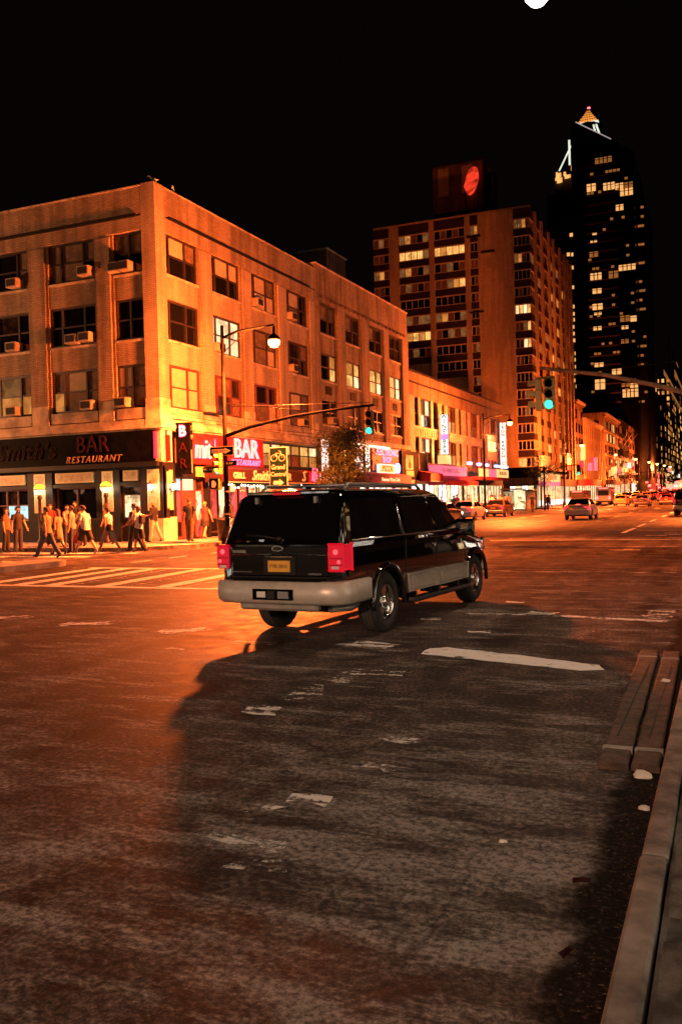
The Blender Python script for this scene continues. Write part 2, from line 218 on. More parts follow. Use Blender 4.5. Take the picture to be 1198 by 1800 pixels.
# ------------------------------------------------------------------ mesh building
class MB:
    def __init__(s): s.v = []; s.f = []; s.m = []; s.sm = []
    def add(s, vs, fs, mi=0, smooth=False):
        o = len(s.v); s.v += [tuple(v) for v in vs]
        for f in fs: s.f.append(tuple(i + o for i in f)); s.m.append(mi); s.sm.append(smooth)
        return s
    def box(s, x0, y0, z0, x1, y1, z1, mi=0):
        if x0 > x1: x0, x1 = x1, x0
        if y0 > y1: y0, y1 = y1, y0
        if z0 > z1: z0, z1 = z1, z0
        return s.add([(x0, y0, z0), (x1, y0, z0), (x1, y1, z0), (x0, y1, z0), (x0, y0, z1), (x1, y0, z1), (x1, y1, z1), (x0, y1, z1)],
                     [(0, 3, 2, 1), (4, 5, 6, 7), (0, 1, 5, 4), (1, 2, 6, 5), (2, 3, 7, 6), (3, 0, 4, 7)], mi)
    def cham(s, x0, y0, z0, x1, y1, z1, c=0.02, mi=0):
        """box with chamfered edges"""
        t = bmesh.new(); bmesh.ops.create_cube(t, size=1.0)
        for v in t.verts: v.co = Vector(((x0 + x1) / 2 + v.co.x * (x1 - x0), (y0 + y1) / 2 + v.co.y * (y1 - y0), (z0 + z1) / 2 + v.co.z * (z1 - z0)))
        bmesh.ops.bevel(t, geom=list(t.edges), offset=c, segments=1, affect='EDGES', profile=0.5)
        t.verts.index_update(); s.add([v.co[:] for v in t.verts], [[v.index for v in f.verts] for f in t.faces], mi); t.free(); return s
    def poly(s, pts, mi=0): return s.add(pts, [tuple(range(len(pts)))], mi)
    def prism(s, pts, ax, a, b, mi=0, smooth=False):
        """pts: 2-D outline; ax: the axis it is pushed along from a to b"""
        def mk(p, c): return {'x': (c, p[0], p[1]), 'y': (p[0], c, p[1]), 'z': (p[0], p[1], c)}[ax]
        n = len(pts); vs = [mk(p, a) for p in pts] + [mk(p, b) for p in pts]
        s.add(vs, [tuple(range(n - 1, -1, -1)), tuple(range(n, 2 * n))], mi)
        return s.add(vs, [(i, (i + 1) % n, n + (i + 1) % n, n + i) for i in range(n)], mi, smooth)
    def tube(s, pts, r, n=8, mi=0, cap=True, smooth=True):
        pts = [Vector(p) for p in pts]; rs = r if isinstance(r, (list, tuple)) else [r] * len(pts)
        vs = []; fs = []
        t0 = (pts[1] - pts[0]).normalized(); up = Vector((0, 0, 1)) if abs(t0.z) < 0.9 else Vector((1, 0, 0))
        for i, p in enumerate(pts):
            t = (pts[min(i + 1, len(pts) - 1)] - pts[max(i - 1, 0)]).normalized()
            a = t.cross(up)
            if a.length < 1e-4: a = t.cross(Vector((0, 1, 0)))
            a.normalize(); b = a.cross(t)
            for k in range(n):
                w = 2 * math.pi * k / n; vs.append(p + (a * math.cos(w) + b * math.sin(w)) * rs[i])
        for i in range(len(pts) - 1):
            for k in range(n): fs.append((i * n + k, i * n + (k + 1) % n, (i + 1) * n + (k + 1) % n, (i + 1) * n + k))
        s.add(vs, fs, mi, smooth)
        if cap: s.add(vs[:n], [tuple(range(n))], mi); s.add(vs[-n:], [tuple(range(n - 1, -1, -1))], mi)
        return s
    def lathe(s, prof, o=(0, 0, 0), n=16, ax='z', mi=0, smooth=True):
        """prof: (radius, height) pairs turned about an axis through o"""
        vs = []; fs = []
        for (r, h) in prof:
            for k in range(n):
                w = 2 * math.pi * k / n; a, b = r * math.cos(w), r * math.sin(w)
                p = {'z': (a, b, h), 'y': (a, h, -b), 'x': (h, a, b)}[ax]
                vs.append((o[0] + p[0], o[1] + p[1], o[2] + p[2]))
        for i in range(len(prof) - 1):
            for k in range(n): fs.append((i * n + k, i * n + (k + 1) % n, (i + 1) * n + (k + 1) % n, (i + 1) * n + k))
        return s.add(vs, fs, mi, smooth)
    def loft(s, rings, mi=0, smooth=True, cap=True, closed=True):
        n = len(rings[0]); vs = [p for r in rings for p in r]; fs = []
        for i in range(len(rings) - 1):
            for k in range(n if closed else n - 1): fs.append((i * n + k, i * n + (k + 1) % n, (i + 1) * n + (k + 1) % n, (i + 1) * n + k))
        s.add(vs, fs, mi, smooth)
        if cap: s.add(rings[0], [tuple(range(n - 1, -1, -1))], mi); s.add(rings[-1], [tuple(range(n))], mi)
        return s
    def mesh(s, name, mats):
        me = bpy.data.meshes.new(name); me.from_pydata(s.v, [], s.f); me.validate()
        for k in ([mats] if isinstance(mats, str) else mats): me.materials.append(M(k))
        if len(me.polygons) == len(s.f):
            me.polygons.foreach_set('material_index', s.m); me.polygons.foreach_set('use_smooth', s.sm)
        b = bmesh.new(); b.from_mesh(me); bmesh.ops.remove_doubles(b, verts=b.verts, dist=1e-5)
        if b.faces: bmesh.ops.recalc_face_normals(b, faces=b.faces)
        b.to_mesh(me); b.free(); me.update(); return me

def link(name, data, parent=None, loc=(0, 0, 0), rot=(0, 0, 0), scale=None, mat=None):
    o = bpy.data.objects.new(name, data); COL.objects.link(o)
    o.location = loc; o.rotation_euler = rot
    if scale: o.scale = scale
    if parent: o.parent = parent
    if mat:
        if not data.materials: data.materials.append(None)
        o.material_slots[0].link = 'OBJECT'; o.material_slots[0].material = M(mat)
    return o
def props(o, label, cat, group=None):
    o['label'] = label; o['category'] = cat
    if group: o['group'] = group
    return o
def struct(name, mb, mats, kind='structure', loc=(0, 0, 0)):
    o = link(name, mb.mesh(name, mats), None, loc); o['kind'] = kind; return o
def solo(name, label, cat, mb, mats, loc=(0, 0, 0), rot=(0, 0, 0), group=None):
    return props(link(name, mb.mesh(name, mats), None, loc, rot), label, cat, group)
class Thing:
    """an Empty at a thing's base; parts given in world coordinates unless local=True"""
    def __init__(s, name, label, cat, loc=(0, 0, 0), rotz=0.0, group=None, local=False):
        s.o = link(name, None, None, loc, (0, 0, rotz)); s.o.empty_display_size = 0.2; props(s.o, label, cat, group)
        s.off = Vector((0, 0, 0)) if local else -Vector(loc)
    def part(s, name, mb, mats, parent=None, loc=(0, 0, 0), rot=(0, 0, 0), scale=None, mat=None):
        me = mb.mesh(name, mats) if isinstance(mb, MB) else mb
        off = Vector(loc) if parent else Vector(loc) + s.off
        return link(name, me, parent or s.o, off, rot, scale, mat)
def copy_tree(o, parent=None):
    c = o.copy(); COL.objects.link(c); c.parent = parent
    for ch in list(o.children): copy_tree(ch, c)
    return c

_txt = {}
def text_mesh(txt, size=1.0, ext=0.01, shear=0.0, outline=0.0, mat='sign_white', spacing=1.0, xs=1.0, bold=0.0):
    key = (txt, size, ext, shear, outline, mat, spacing, xs, bold)
    if key in _txt: return _txt[key]
    c = bpy.data.curves.new('lettering', 'FONT'); c.body = txt; c.size = size; c.align_x = 'CENTER'; c.align_y = 'CENTER'
    c.shear = shear; c.space_character = spacing; c.resolution_u = 2
    if outline: c.fill_mode = 'NONE'; c.bevel_depth = outline; c.bevel_resolution = 1; c.extrude = 0
    else: c.extrude = ext; c.offset = bold
    o = bpy.data.objects.new('tmp_text', c); COL.objects.link(o)
    dg = bpy.context.evaluated_depsgraph_get(); dg.update()
    me = bpy.data.meshes.new_from_object(o.evaluated_get(dg)); me.name = 'lettering'
    bpy.data.objects.remove(o); bpy.data.curves.remove(c)
    if xs != 1.0:
        for v in me.vertices: v.co.x *= xs
    me.materials.clear(); me.materials.append(M(mat)); _txt[key] = me; return me
EAST = (R(90), 0, R(90))      # lettering that faces the avenue
SOUTH = (R(90), 0, 0)         # lettering that faces the camera's end of the avenue
UNIT = MB().box(-.5, -.5, -.5, .5, .5, .5)
_unit = {}
def unit_box(name):
    if name not in _unit: _unit[name] = UNIT.mesh(name, 'glass_dark')
    return _unit[name]

def zr(y):
    """the avenue climbs a little beyond the second block"""
    return 0.0 if y < 130 else 0.0118 * (y - 130)
# ================================================================== SETTING: ground, pavements, kerbs, markings
XF = -22.23            # building line on the far side of the avenue
XK = -18.9             # kerb on the far side
mb = MB()
ys = [-300, 0, 60, 130] + list(range(150, 400, 25)) + [450, 600, 900]
xs_ = [-600, -60, -19, 0, 60, 600]
for i in range(len(ys) - 1):
    for j in range(len(xs_) - 1):
        mb.poly([(xs_[j], ys[i], zr(ys[i])), (xs_[j + 1], ys[i], zr(ys[i])), (xs_[j + 1], ys[i + 1], zr(ys[i + 1])), (xs_[j], ys[i + 1], zr(ys[i + 1]))])
struct('road', mb, 'asphalt')

def corner_poly(x0, x1, y0, y1, r, which):
    """rectangle with one rounded corner"""
    out = []
    for (cx, cy, k) in ((x0, y0, 'sw'), (x1, y0, 'se'), (x1, y1, 'ne'), (x0, y1, 'nw')):
        if k in which:
            ox, oy, a0 = {'sw': (cx + r, cy + r, 180), 'se': (cx - r, cy + r, 270), 'ne': (cx - r, cy - r, 0), 'nw': (cx + r, cy - r, 90)}[k]
            for t in range(9): a = R(a0 + 90 * t / 8); out.append((ox + r * math.cos(a), oy + r * math.sin(a)))
        else: out.append((cx, cy))
    return out
def pavement(name, poly, kerbw=0.18):
    ctr = Vector((sum(p[0] for p in poly) / len(poly), sum(p[1] for p in poly) / len(poly)))
    m = MB().prism(poly, 'z', -0.1, 0.15); o = struct(name, m, 'concrete'); return o
p_w = pavement('pavement', corner_poly(-80, XK - 0.2, 27.8, 96.6, 2.8, ('se',)))
# far-side kerb, one stone after another
def kerb_run(parent, pts, h=0.156, w=0.2, seg=2.4, mat='kerb_stone'):
    for a, b in zip(pts[:-1], pts[1:]):
        a = Vector(a); b = Vector(b); d = b - a; n = max(1, round(d.length / seg)); t = d.normalized(); nr = Vector((t.y, -t.x))
        for k in range(n):
            p = a + d * (k / n); q = a + d * ((k + 1) / n) - t * 0.012
            mm = MB().prism([(p.x, p.y), (q.x, q.y), (q.x - nr.x * w, q.y - nr.y * w), (p.x - nr.x * w, p.y - nr.y * w)], 'z', -0.1, h)
            link('kerb_stone', mm.mesh('kerb_stone', mat), parent)
arc = [(XK - 3.0 + 3.0 * math.cos(R(a)), 27.6 + 3.0 + 3.0 * math.sin(R(a))) for a in range(270, 361, 18)]
kerb_run(p_w, [(-40, 27.6)] + arc + [(XK, 96.6)], seg=3.0)
p_n = pavement('pavement', [(-80, 112.2), (XK - .2, 112.2), (XK - .2, 130), (-80, 130)])
kerb_run(p_n, [(XK, 112.2), (XK, 130)], seg=6)
mb = MB()
for a, b in [(130, 200), (200, 300), (300, 450), (450, 600)]:
    mb.add([(-80, a, zr(a) + .15), (XK, a, zr(a) + .15), (XK, b, zr(b) + .15), (-80, b, zr(b) + .15), (XK, a, zr(a) - .1), (XK, b, zr(b) - .1)], [(0, 1, 2, 3), (1, 4, 5, 2)])
struct('pavement', mb, 'concrete')
# island beside the cycle lane on the far side of the near crossing
isl = [(-19.7, 6.0), (-18.25, 6.0)] + [(-18.97 + .74 * math.cos(R(a)) + 0.35, 20.6 + .8 * math.sin(R(a))) for a in range(0, 181, 20)]
i_o = struct('traffic_island', MB().prism(isl, 'z', -0.05, 0.17), 'island_concrete')

# near-side pavement by the camera: kerb stones, uneven slabs
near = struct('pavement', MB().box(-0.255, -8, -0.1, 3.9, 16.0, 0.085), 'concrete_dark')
kz = -7.9
kj = [0.0, 0.003, -0.003, 0.002]
for k, ln in enumerate([2.0, 2.0, 2.0, 2.1, 1.9, 2.0, 2.2, 2.0, 2.0, 2.0, 2.2, 1.5]):
    dz = kj[k % 4] * 0.7; dx = kj[(k + 1) % 4]
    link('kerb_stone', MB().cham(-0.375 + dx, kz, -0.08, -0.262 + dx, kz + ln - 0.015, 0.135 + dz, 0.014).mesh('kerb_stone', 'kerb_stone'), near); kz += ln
sx = [-0.245, 1.30, 2.75, 3.9]
sy = [-8, -6.1, -4.3, -2.4, -0.6, 1.15, 2.55, 3.6, 4.9, 6.3, 8.0, 9.8, 11.6, 13.4, 15.9]
rs = random.Random(4)
for i in range(len(sy) - 1):
    for j in range(3):
        z = 0.115 + rs.uniform(-0.02, 0.012); x0, x1, y0, y1 = sx[j] + .012, sx[j + 1] - .012, sy[i] + .014, sy[i + 1] - .014
        if j == 0 and 5 <= i <= 8:   # broken slabs: split across with a ragged edge
            t = rs.uniform(.3, .6); xa = x0 + (x1 - x0) * t; xb = xa + rs.uniform(-.15, .2); ym = (y0 + y1) / 2 + rs.uniform(-.2, .2)
            for q, poly in enumerate(([(x0, y0), (xa, y0), (xb - .02, ym), (x0, ym + .1)], [(xa + .03, y0), (x1, y0), (x1, y1), (xb + .06, y1), (xb + .02, ym)], [(x0, ym + .14), (xb - .03, ym + .05), (xb + .02, y1), (x0, y1)])):
                link('slab', MB().prism(poly, 'z', 0.0, z - .02 * q + .01).mesh('slab', 'slab_broken'), near)
        else:
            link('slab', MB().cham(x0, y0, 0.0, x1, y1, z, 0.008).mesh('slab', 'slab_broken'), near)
# far-side slabs by the corner, where they still show
rs = random.Random(8)
for i in range(12):
    for j in range(2):
        x0 = XK - 0.22 - 1.56 * (j + 1); y0 = 31 + 1.56 * i
        link('slab', MB().box(x0 + .015, y0 + .015, 0.10, x0 + 1.545, y0 + 1.545, 0.158 + rs.uniform(0, .006)).mesh('slab', 'concrete'), p_w)
for i in range(9):
    for j in range(2):
        x0 = -23.2 - 1.56 * i; y0 = 28.6 + 1.7 * j
        link('slab', MB().box(x0 + .015, y0 + .015, 0.10, x0 + 1.545, y0 + 1.68, 0.158 + rs.uniform(0, .006)).mesh('slab', 'concrete'), p_w)

# ---- paint on the road (each stroke its own sheet)
_sr = random.Random(77)
def stroke(pts, mat='road_paint', z=0.004):
    if mat.startswith('road_paint') and pts[0][1] < 24:      # near strokes: ragged outline
        j = {'road_paint': .022, 'road_paint_worn': .05, 'road_paint_faint': .07}[mat]; out = []
        for a, b in zip(pts, pts[1:] + pts[:1]):
            n = max(2, min(30, int(math.hypot(b[0] - a[0], b[1] - a[1]) / .12)))
            for k in range(n): t = k / n; out.append((a[0] + (b[0] - a[0]) * t + _sr.uniform(-j, j), a[1] + (b[1] - a[1]) * t + _sr.uniform(-j, j)))
        pts = out
    m = MB().poly([(x, y, z + zr(y)) for x, y in pts]); o = struct('road_marking', m, mat); return o
def bar(x0, y0, x1, y1, mat='road_paint', z=0.004): return stroke([(x0, y0), (x1, y0), (x1, y1), (x0, y1)], mat, z)
bar(-16.5, 15.35, -8.0, 15.62); bar(-8.0, 15.2, -5.6, 15.45, 'road_paint_faint'); bar(-16.5, 20.15, -8.6, 20.42); bar(-8.6, 20.1, -1.0, 20.3, 'road_paint_faint')
for a, b in ((-16.1, -15.75), (-15.15, -14.7), (-14.25, -13.8), (-12.75, -12.4), (-11.1, -10.85), (-9.75, -9.4)):
    stroke([(b - .2, 15.62), (b + .2, 15.62), (a + .18, 20.15), (a - .18, 20.15)], 'road_paint', 0.0065)
for a in (-13.3, -11.75, -10.3): stroke([(a - .05, 15.62), (a + .08, 15.62), (a - .35, 20.15), (a - .45, 20.15)], 'road_paint_faint', 0.0065)
for a in (-8.4, -7.0): stroke([(a - .15, 15.62), (a + .2, 15.62), (a - .1, 20.15), (a - .5, 20.15)], 'road_paint_worn', 0.0065)
for y in (22.3, 24.3): bar(-16.63, y, -16.5, y + 1.0)
bar(-16.55, 26.6, -16.4, 28.0, 'road_paint_worn')
bar(-26, 24.6, -20.2, 24.95, 'road_paint'); bar(-24, 22.4, -20.5, 22.7, 'road_paint_worn'); bar(-30, 26.6, -19.6, 26.9, 'road_paint'); bar(-21.5, 20.3, -20.2, 20.6, 'road_paint_worn')
# crosses left of old stop-line studs
def cross(x, y, s, a):
    c, n = math.cos(R(a)), math.sin(R(a))
    for (ux, uy, l, w, z) in ((c, n, s, .13, 0.004), (-n * .6 + c * .8, c * .6 + n * .8, s * .85, .12, 0.0065)):
        vx, vy = -uy, ux
        stroke([(x - ux * l - vx * w, y - uy * l - vy * w), (x + ux * l * .9 - vx * w * .5, y + uy * l * .9 - vy * w * .5), (x + ux * l + vx * w * .6, y + uy * l + vy * w * .6), (x - ux * l * .8 + vx * w, y - uy * l * .8 + vy * w)], 'road_paint_worn', z)
cross(-10.5, 10.85, .42, 14); cross(-8.68, 10.55, .45, 6); cross(-6.8, 10.28, .42, 22)
stroke([(-4.32, 9.70), (-3.62, 9.62), (-3.55, 9.93), (-4.05, 10.05)], 'road_paint_worn'); stroke([(-3.12, 9.36), (-1.35, 8.86), (-1.12, 8.95), (-1.2, 9.2), (-1.5, 9.33), (-2.95, 9.86), (-3.15, 9.74)], 'road_paint')
bar(-3.55, 12.75, -2.7, 12.9, 'road_paint_worn'); stroke([(-2.75, 12.95), (-2.3, 12.85), (-2.28, 13.15), (-2.7, 13.25)], 'road_paint_worn'); stroke([(-2.4, 12.72), (-0.78, 12.45), (-0.76, 12.62), (-2.4, 12.92)], 'road_paint_worn'); bar(-1.1, 12.75, -.75, 13.7, 'road_paint_faint')
for (x, y, w, h, mt) in ((-3.45, 8.15, .5, .2, 'road_paint_faint'), (-3.6, 7.7, .3, .5, 'road_paint_faint'), (-3.62, 6.9, .25, .6, 'road_paint_faint'), (-3.7, 6.35, .3, .3, 'road_paint_worn'), (-2.3, 5.9, .25, .18, 'road_paint_faint'), (-2.2, 5.25, .2, .12, 'road_paint_faint'), (-2.35, 4.55, .22, .16, 'road_paint_worn'), (-2.45, 4.35, .12, .1, 'road_paint_worn'), (-2.5, 3.85, .4, .2, 'road_paint_faint'), (-2.2, 3.6, .3, .12, 'road_paint_faint'), (-4.0, 12.0, .25, .2, 'road_paint_worn'), (-3.3, 14.2, .3, .25, 'road_paint_worn'), (-3.05, 11.0, .3, .18, 'road_paint_worn'), (-5.6, 9.5, .5, .2, 'road_paint_faint'), (-6.2, 8.9, .3, .1, 'road_paint_faint')):
    bar(x, y, x + w, y + h, mt)
bar(-9.0, 29.7, -1.0, 29.9, 'road_paint_worn'); bar(-8.5, 34.2, -1.2, 34.42, 'road_paint'); bar(-8.0, 35.4, -1.2, 35.6, 'road_paint_worn'); bar(-14.5, 34.3, -9.2, 34.5, 'road_paint_faint')
for y in (40.2, 47.2, 55.2, 66, 76, 86): bar(-4.22, y, -4.02, y + (5.4 if y < 46 else 4.2))
for y in (58, 68, 78, 88): bar(-7.62, y, -7.46, y + 3.5, 'road_paint_worn'); bar(-11.2, y, -11.05, y + 3.5, 'road_paint_worn')
bar(-14.6, 36, -14.45, 94, 'road_paint_worn')
for x in (-17, -14.5, -12, -9.5, -7, -4.5, -2): bar(x, 98.5, x + .6, 102, 'road_paint')
for x, y, w in ((-3.3, 27.9, .9), (-2.9, 28.3, .25), (-3.0, 37.5, .8), (-2.4, 39.4, .5), (-2.2, 38.2, .6), (-1.6, 40.5, .5)): bar(x, y, x + w, y + .3, 'road_paint_worn')
# darker repair patches in the asphalt
P('asphalt_patch', (0.024, 0.020, 0.018), 0.75, var=0.5, scale=5, bump=0.6, bscale=60)
for pts in ([(-5.2, 38.0), (-1.6, 37.4), (-1.4, 41.6), (-4.8, 42.2)], [(-3.6, 43.6), (-1.4, 43.2), (-1.5, 46.5), (-3.7, 47)], [(-4.3, 23.2), (-2.2, 22.8), (-2.1, 24.0), (-4.4, 24.6)], [(-2.4, 16.2), (-0.7, 16.0), (-0.8, 17.3), (-2.6, 17.0)]):
    stroke(pts, 'asphalt_patch', 0.002)
# gutter dirt with the near kerb's shade painted in: ragged dark band, loose crumbs
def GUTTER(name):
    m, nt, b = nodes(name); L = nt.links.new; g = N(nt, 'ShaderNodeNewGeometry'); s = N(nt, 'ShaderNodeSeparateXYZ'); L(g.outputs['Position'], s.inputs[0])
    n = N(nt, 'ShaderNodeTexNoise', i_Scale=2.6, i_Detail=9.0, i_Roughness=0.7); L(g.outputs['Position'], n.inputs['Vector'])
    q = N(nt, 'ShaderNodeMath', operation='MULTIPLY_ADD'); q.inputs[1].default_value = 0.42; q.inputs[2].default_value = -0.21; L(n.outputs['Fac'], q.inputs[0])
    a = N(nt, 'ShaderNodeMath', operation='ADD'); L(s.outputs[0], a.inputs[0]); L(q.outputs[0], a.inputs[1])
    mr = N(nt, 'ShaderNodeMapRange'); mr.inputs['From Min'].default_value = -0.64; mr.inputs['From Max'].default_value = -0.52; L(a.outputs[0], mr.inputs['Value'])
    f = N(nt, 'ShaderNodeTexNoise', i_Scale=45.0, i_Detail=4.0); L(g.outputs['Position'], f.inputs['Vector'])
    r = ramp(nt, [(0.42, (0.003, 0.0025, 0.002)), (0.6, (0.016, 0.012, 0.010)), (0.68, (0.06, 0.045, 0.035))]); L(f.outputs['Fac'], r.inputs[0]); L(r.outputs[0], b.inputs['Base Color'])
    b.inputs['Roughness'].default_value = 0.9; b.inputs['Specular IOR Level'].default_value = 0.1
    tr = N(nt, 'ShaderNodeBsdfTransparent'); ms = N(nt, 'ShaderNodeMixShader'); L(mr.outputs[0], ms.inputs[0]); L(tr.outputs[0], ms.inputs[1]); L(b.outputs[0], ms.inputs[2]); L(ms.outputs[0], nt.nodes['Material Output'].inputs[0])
GUTTER('gutter_dirt_shade')
struct('gutter', MB().poly([(-1.0, -2, .005), (-.37, -2, .005), (-.37, 13, .005), (-1.0, 13, .005)]), 'gutter_dirt_shade')
mb = MB(); rs = random.Random(3)
for k in range(500):
    x = -0.39 - abs(rs.gauss(0, .13)); y = rs.uniform(1.5, 10.5); s = rs.uniform(.002, .006); a = rs.uniform(0, 3.1); c, n = math.cos(a) * s * rs.uniform(.7, 2.6), math.sin(a) * s
    mb.add([(x - c, y - n, .007), (x + c, y - n * .5, .007), (x + c * .6, y + n + s, .007), (x, y, .007 + s)], [(0, 1, 3), (1, 2, 3), (2, 0, 3)])
g = struct('debris', mb, 'bark', 'stuff'); g['label'] = 'crumbs of grit and leaves along the gutter'

# ================================================================== BUILDINGS
_frames = {}
def window(T, face, plane, a0, a1, z0, z1, cols=(.6, .4), rows=(.5, .5), fm='window_frame_dark', panes='glass_dark', recess=.22, fw=.075, single=False):
    """one window: a frame part with its panes as sub-parts.  face 'E' looks over the avenue (a = y), 'S' towards the crossing (a = x)"""
    w, h = round(abs(a1 - a0), 2), round(z1 - z0, 2)
    key = (w, h, cols, rows, fm, fw)
    if key not in _frames:
        m = MB(); d = .08
        m.box(-w / 2, -d, 0, w / 2, 0, fw); m.box(-w / 2, -d, h - fw, w / 2, 0, h); m.box(-w / 2, -d, fw, -w / 2 + fw, 0, h - fw); m.box(w / 2 - fw, -d, fw, w / 2, 0, h - fw)
        x = -w / 2
        for c in cols[:-1]: x += c * w; m.box(x - fw * .45, -d - .01, fw, x + fw * .45, -.002, h - fw)
        x = -w / 2
        for c in cols:
            z = 0
            for r in rows[:-1]: z += r * h; m.box(x + fw * .9, -d + .015, z - fw * .32, x + c * w - fw * .9, -.004, z + fw * .32)
            x += c * w
        _frames[key] = m.mesh('window', fm)
    ac = (a0 + a1) / 2
    loc, rz = ((plane - recess, ac, z0), R(90)) if face == 'E' else ((ac, plane + recess, z0), 0)
    f = T.part('window', _frames[key], None, loc=loc, rot=(0, 0, rz))
    k = 0; x = -w / 2
    if single: link('pane', unit_box('pane'), f, (0, 0.012, h / 2), scale=(w - .06, .02, h - .06), mat=panes if isinstance(panes, str) else panes[0]); return f
    for c in cols:
        z = 0
        for r in rows:
            pm = panes if isinstance(panes, str) else panes[k % len(panes)]
            link('pane', unit_box('pane'), f, (x + c * w / 2, 0.002 + .016 * (k % 2), z + r * h / 2), scale=(c * w - .01, .02, r * h - .01), mat=pm)
            z += r * h; k += 1
        x += c * w
    return f
def wbox(T, name, mat, face, plane, a0, a1, z0, z1, front=0.0, back=0.5, parent=None):
    """a slab of wall: 'front' metres proud of the plane, 'back' metres deep"""
    m = MB()
    if face == 'E': m.box(plane - back, a0, z0, plane + front, a1, z1)
    else: m.box(a0, plane - front, z0, a1, plane + back, z1)
    return T.part(name, m, mat)

# ---------------- corner building (four storeys, tan brick)
A = Thing('corner_building', 'four-storey tan brick corner building with the bar on its ground floor', 'building', (-22.23, 32.22, 0.15))
YA = 32.22
A.part('core', MB().box(-60, YA + .5, 0.1, XF - .5, 48.45, 14.9), 'brick_dark')
LV = [(6.0, 7.9), (8.97, 10.78), (11.85, 13.65)]
wy = [(33.0, 35.66), (36.88, 39.56), (40.76, 43.47), (44.75, 47.52)]
wx = [(-24.51, -22.94), (-28.15, -25.53), (-31.95, -29.33), (-35.7, -33.1)]
# piers
piersE = [(32.22 + .001, 33.0), (35.66, 36.88), (39.56, 40.76), (43.47, 44.75), (47.52, 48.5)]
for k, (a, b) in enumerate(piersE):
    if k == 0: continue
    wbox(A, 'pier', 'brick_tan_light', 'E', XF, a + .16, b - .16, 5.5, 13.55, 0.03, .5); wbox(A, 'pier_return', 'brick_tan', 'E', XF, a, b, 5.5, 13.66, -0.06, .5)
    wbox(A, 'pier_base', 'limestone', 'E', XF, a + .14, b - .14, 5.48, 6.35, 0.045, .5)
A.part('corner_pier', MB().box(-22.94, YA, 5.5, XF + .0, 33.0, 15.62), 'brick_tan_light'); A.part('corner_pier_base', MB().box(-22.96, YA - .02, 5.48, XF + .02, 33.02, 6.35), 'limestone')
piersS = [(-25.53, -24.51), (-29.33, -28.15), (-33.1, -31.95), (-37.5, -35.7)]
for a, b in piersS:
    wbox(A, 'pier', 'brick_tan', 'S', YA, a + .14, b - .14, 5.5, 13.55, 0.03, .5); wbox(A, 'pier_return', 'brick_tan', 'S', YA, a, b, 5.5, 13.66, -.06, .5)
    wbox(A, 'pier_base', 'limestone', 'S', YA, a + .12, b - .12, 5.48, 6.35, 0.045, .5)
# spandrels, sills, heads
for fi, (face, plane, wins) in enumerate((('E', XF, wy), ('S', YA, wx))):
    for (a, b) in wins:
        for (z0, z1) in ((7.9, 8.9), (10.78, 11.78)):
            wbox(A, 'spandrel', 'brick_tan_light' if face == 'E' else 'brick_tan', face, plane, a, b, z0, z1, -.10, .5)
        for z in (8.88, 11.76): wbox(A, 'sill', 'limestone', face, plane, a, b, z, z + .10, -.04, .5)
        wbox(A, 'sill', 'limestone', face, plane, a, b, 5.52, 5.99, -.02, .5)
    lo, hi = ((33.0, 48.5) if face == 'E' else (-37.5, -22.94))
    wbox(A, 'frieze', 'brick_tan', face, plane, lo, hi, 13.66, 14.26, 0.0, .5)
    wbox(A, 'string_course', 'metal_dark', face, plane, lo + (.25 if face == 'E' else 0), hi - (0.9 if face == 'E' else .25), 14.24, 14.36, .06, .4)
    wbox(A, 'parapet', 'brick_tan', face, plane, lo, hi, 14.26 + .1, 15.52, -0.005, .5)
    wbox(A, 'coping', 'limestone', face, plane, lo, hi, 15.52, 15.58, .03, .53)
    wbox(A, 'ledge', 'limestone', face, plane, lo - (0 if face == 'S' else .0), hi, 4.98, 5.47, .06, .5)
    wbox(A, 'ledge_moulding', 'limestone', face, plane, lo, hi, 5.07, 5.22, .14, .3)
A.part('corner_ledge', MB().box(-22.94, YA - .075, 4.98, XF + .075, 33.0, 5.49), 'limestone')
A.part('corner_ledge_moulding', MB().box(-22.93, YA - .15, 5.06, XF + .15, 32.99, 5.23), 'limestone')
A.part('roof', MB().box(-37.5, YA + .5, 14.85, XF - .5, 48.5, 14.95), 'roof_felt')
D_, B_, Bd = 'glass_dark', 'blind', 'blind_dim'
tE = {(0, 0): [B_, B_, B_, B_], (1, 0): ['glass_dim', Bd, 'curtain', 'glass_dim'], (2, 0): [Bd, D_, B_, D_], (3, 0): [Bd, B_, Bd, Bd],
      (0, 1): D_, (1, 1): ['lit_white', 'lit_white', 'lit_white', 'lit_white'], (2, 1): ['blind_dim', 'blind_dim', 'blind', 'blind_dim'], (3, 1): ['glass_dim', 'glass_dim', 'glass_dim', 'curtain'],
      (0, 2): [D_, B_, D_, Bd], (1, 2): [D_, B_, D_, B_], (2, 2): [B_, B_, B_, Bd], (3, 2): [Bd, B_, D_, D_]}
for i, (a, b) in enumerate(wy):
    for j, (z0, z1) in enumerate(LV):
        fm = 'window_frame_red' if (j == 0 and i < 3) else 'window_frame_dark'
        window(A, 'E', XF, a, b, z0, z1, (.16, .48, .36) if j == 2 else (.14, .5, .36), (.5, .5), fm, (lambda q: q if isinstance(q, str) else [D_, D_] + q)(tE[(i, j)]) if not (i, j) in ((0, 0), (1, 1)) else tE[(i, j)], .24, .09)
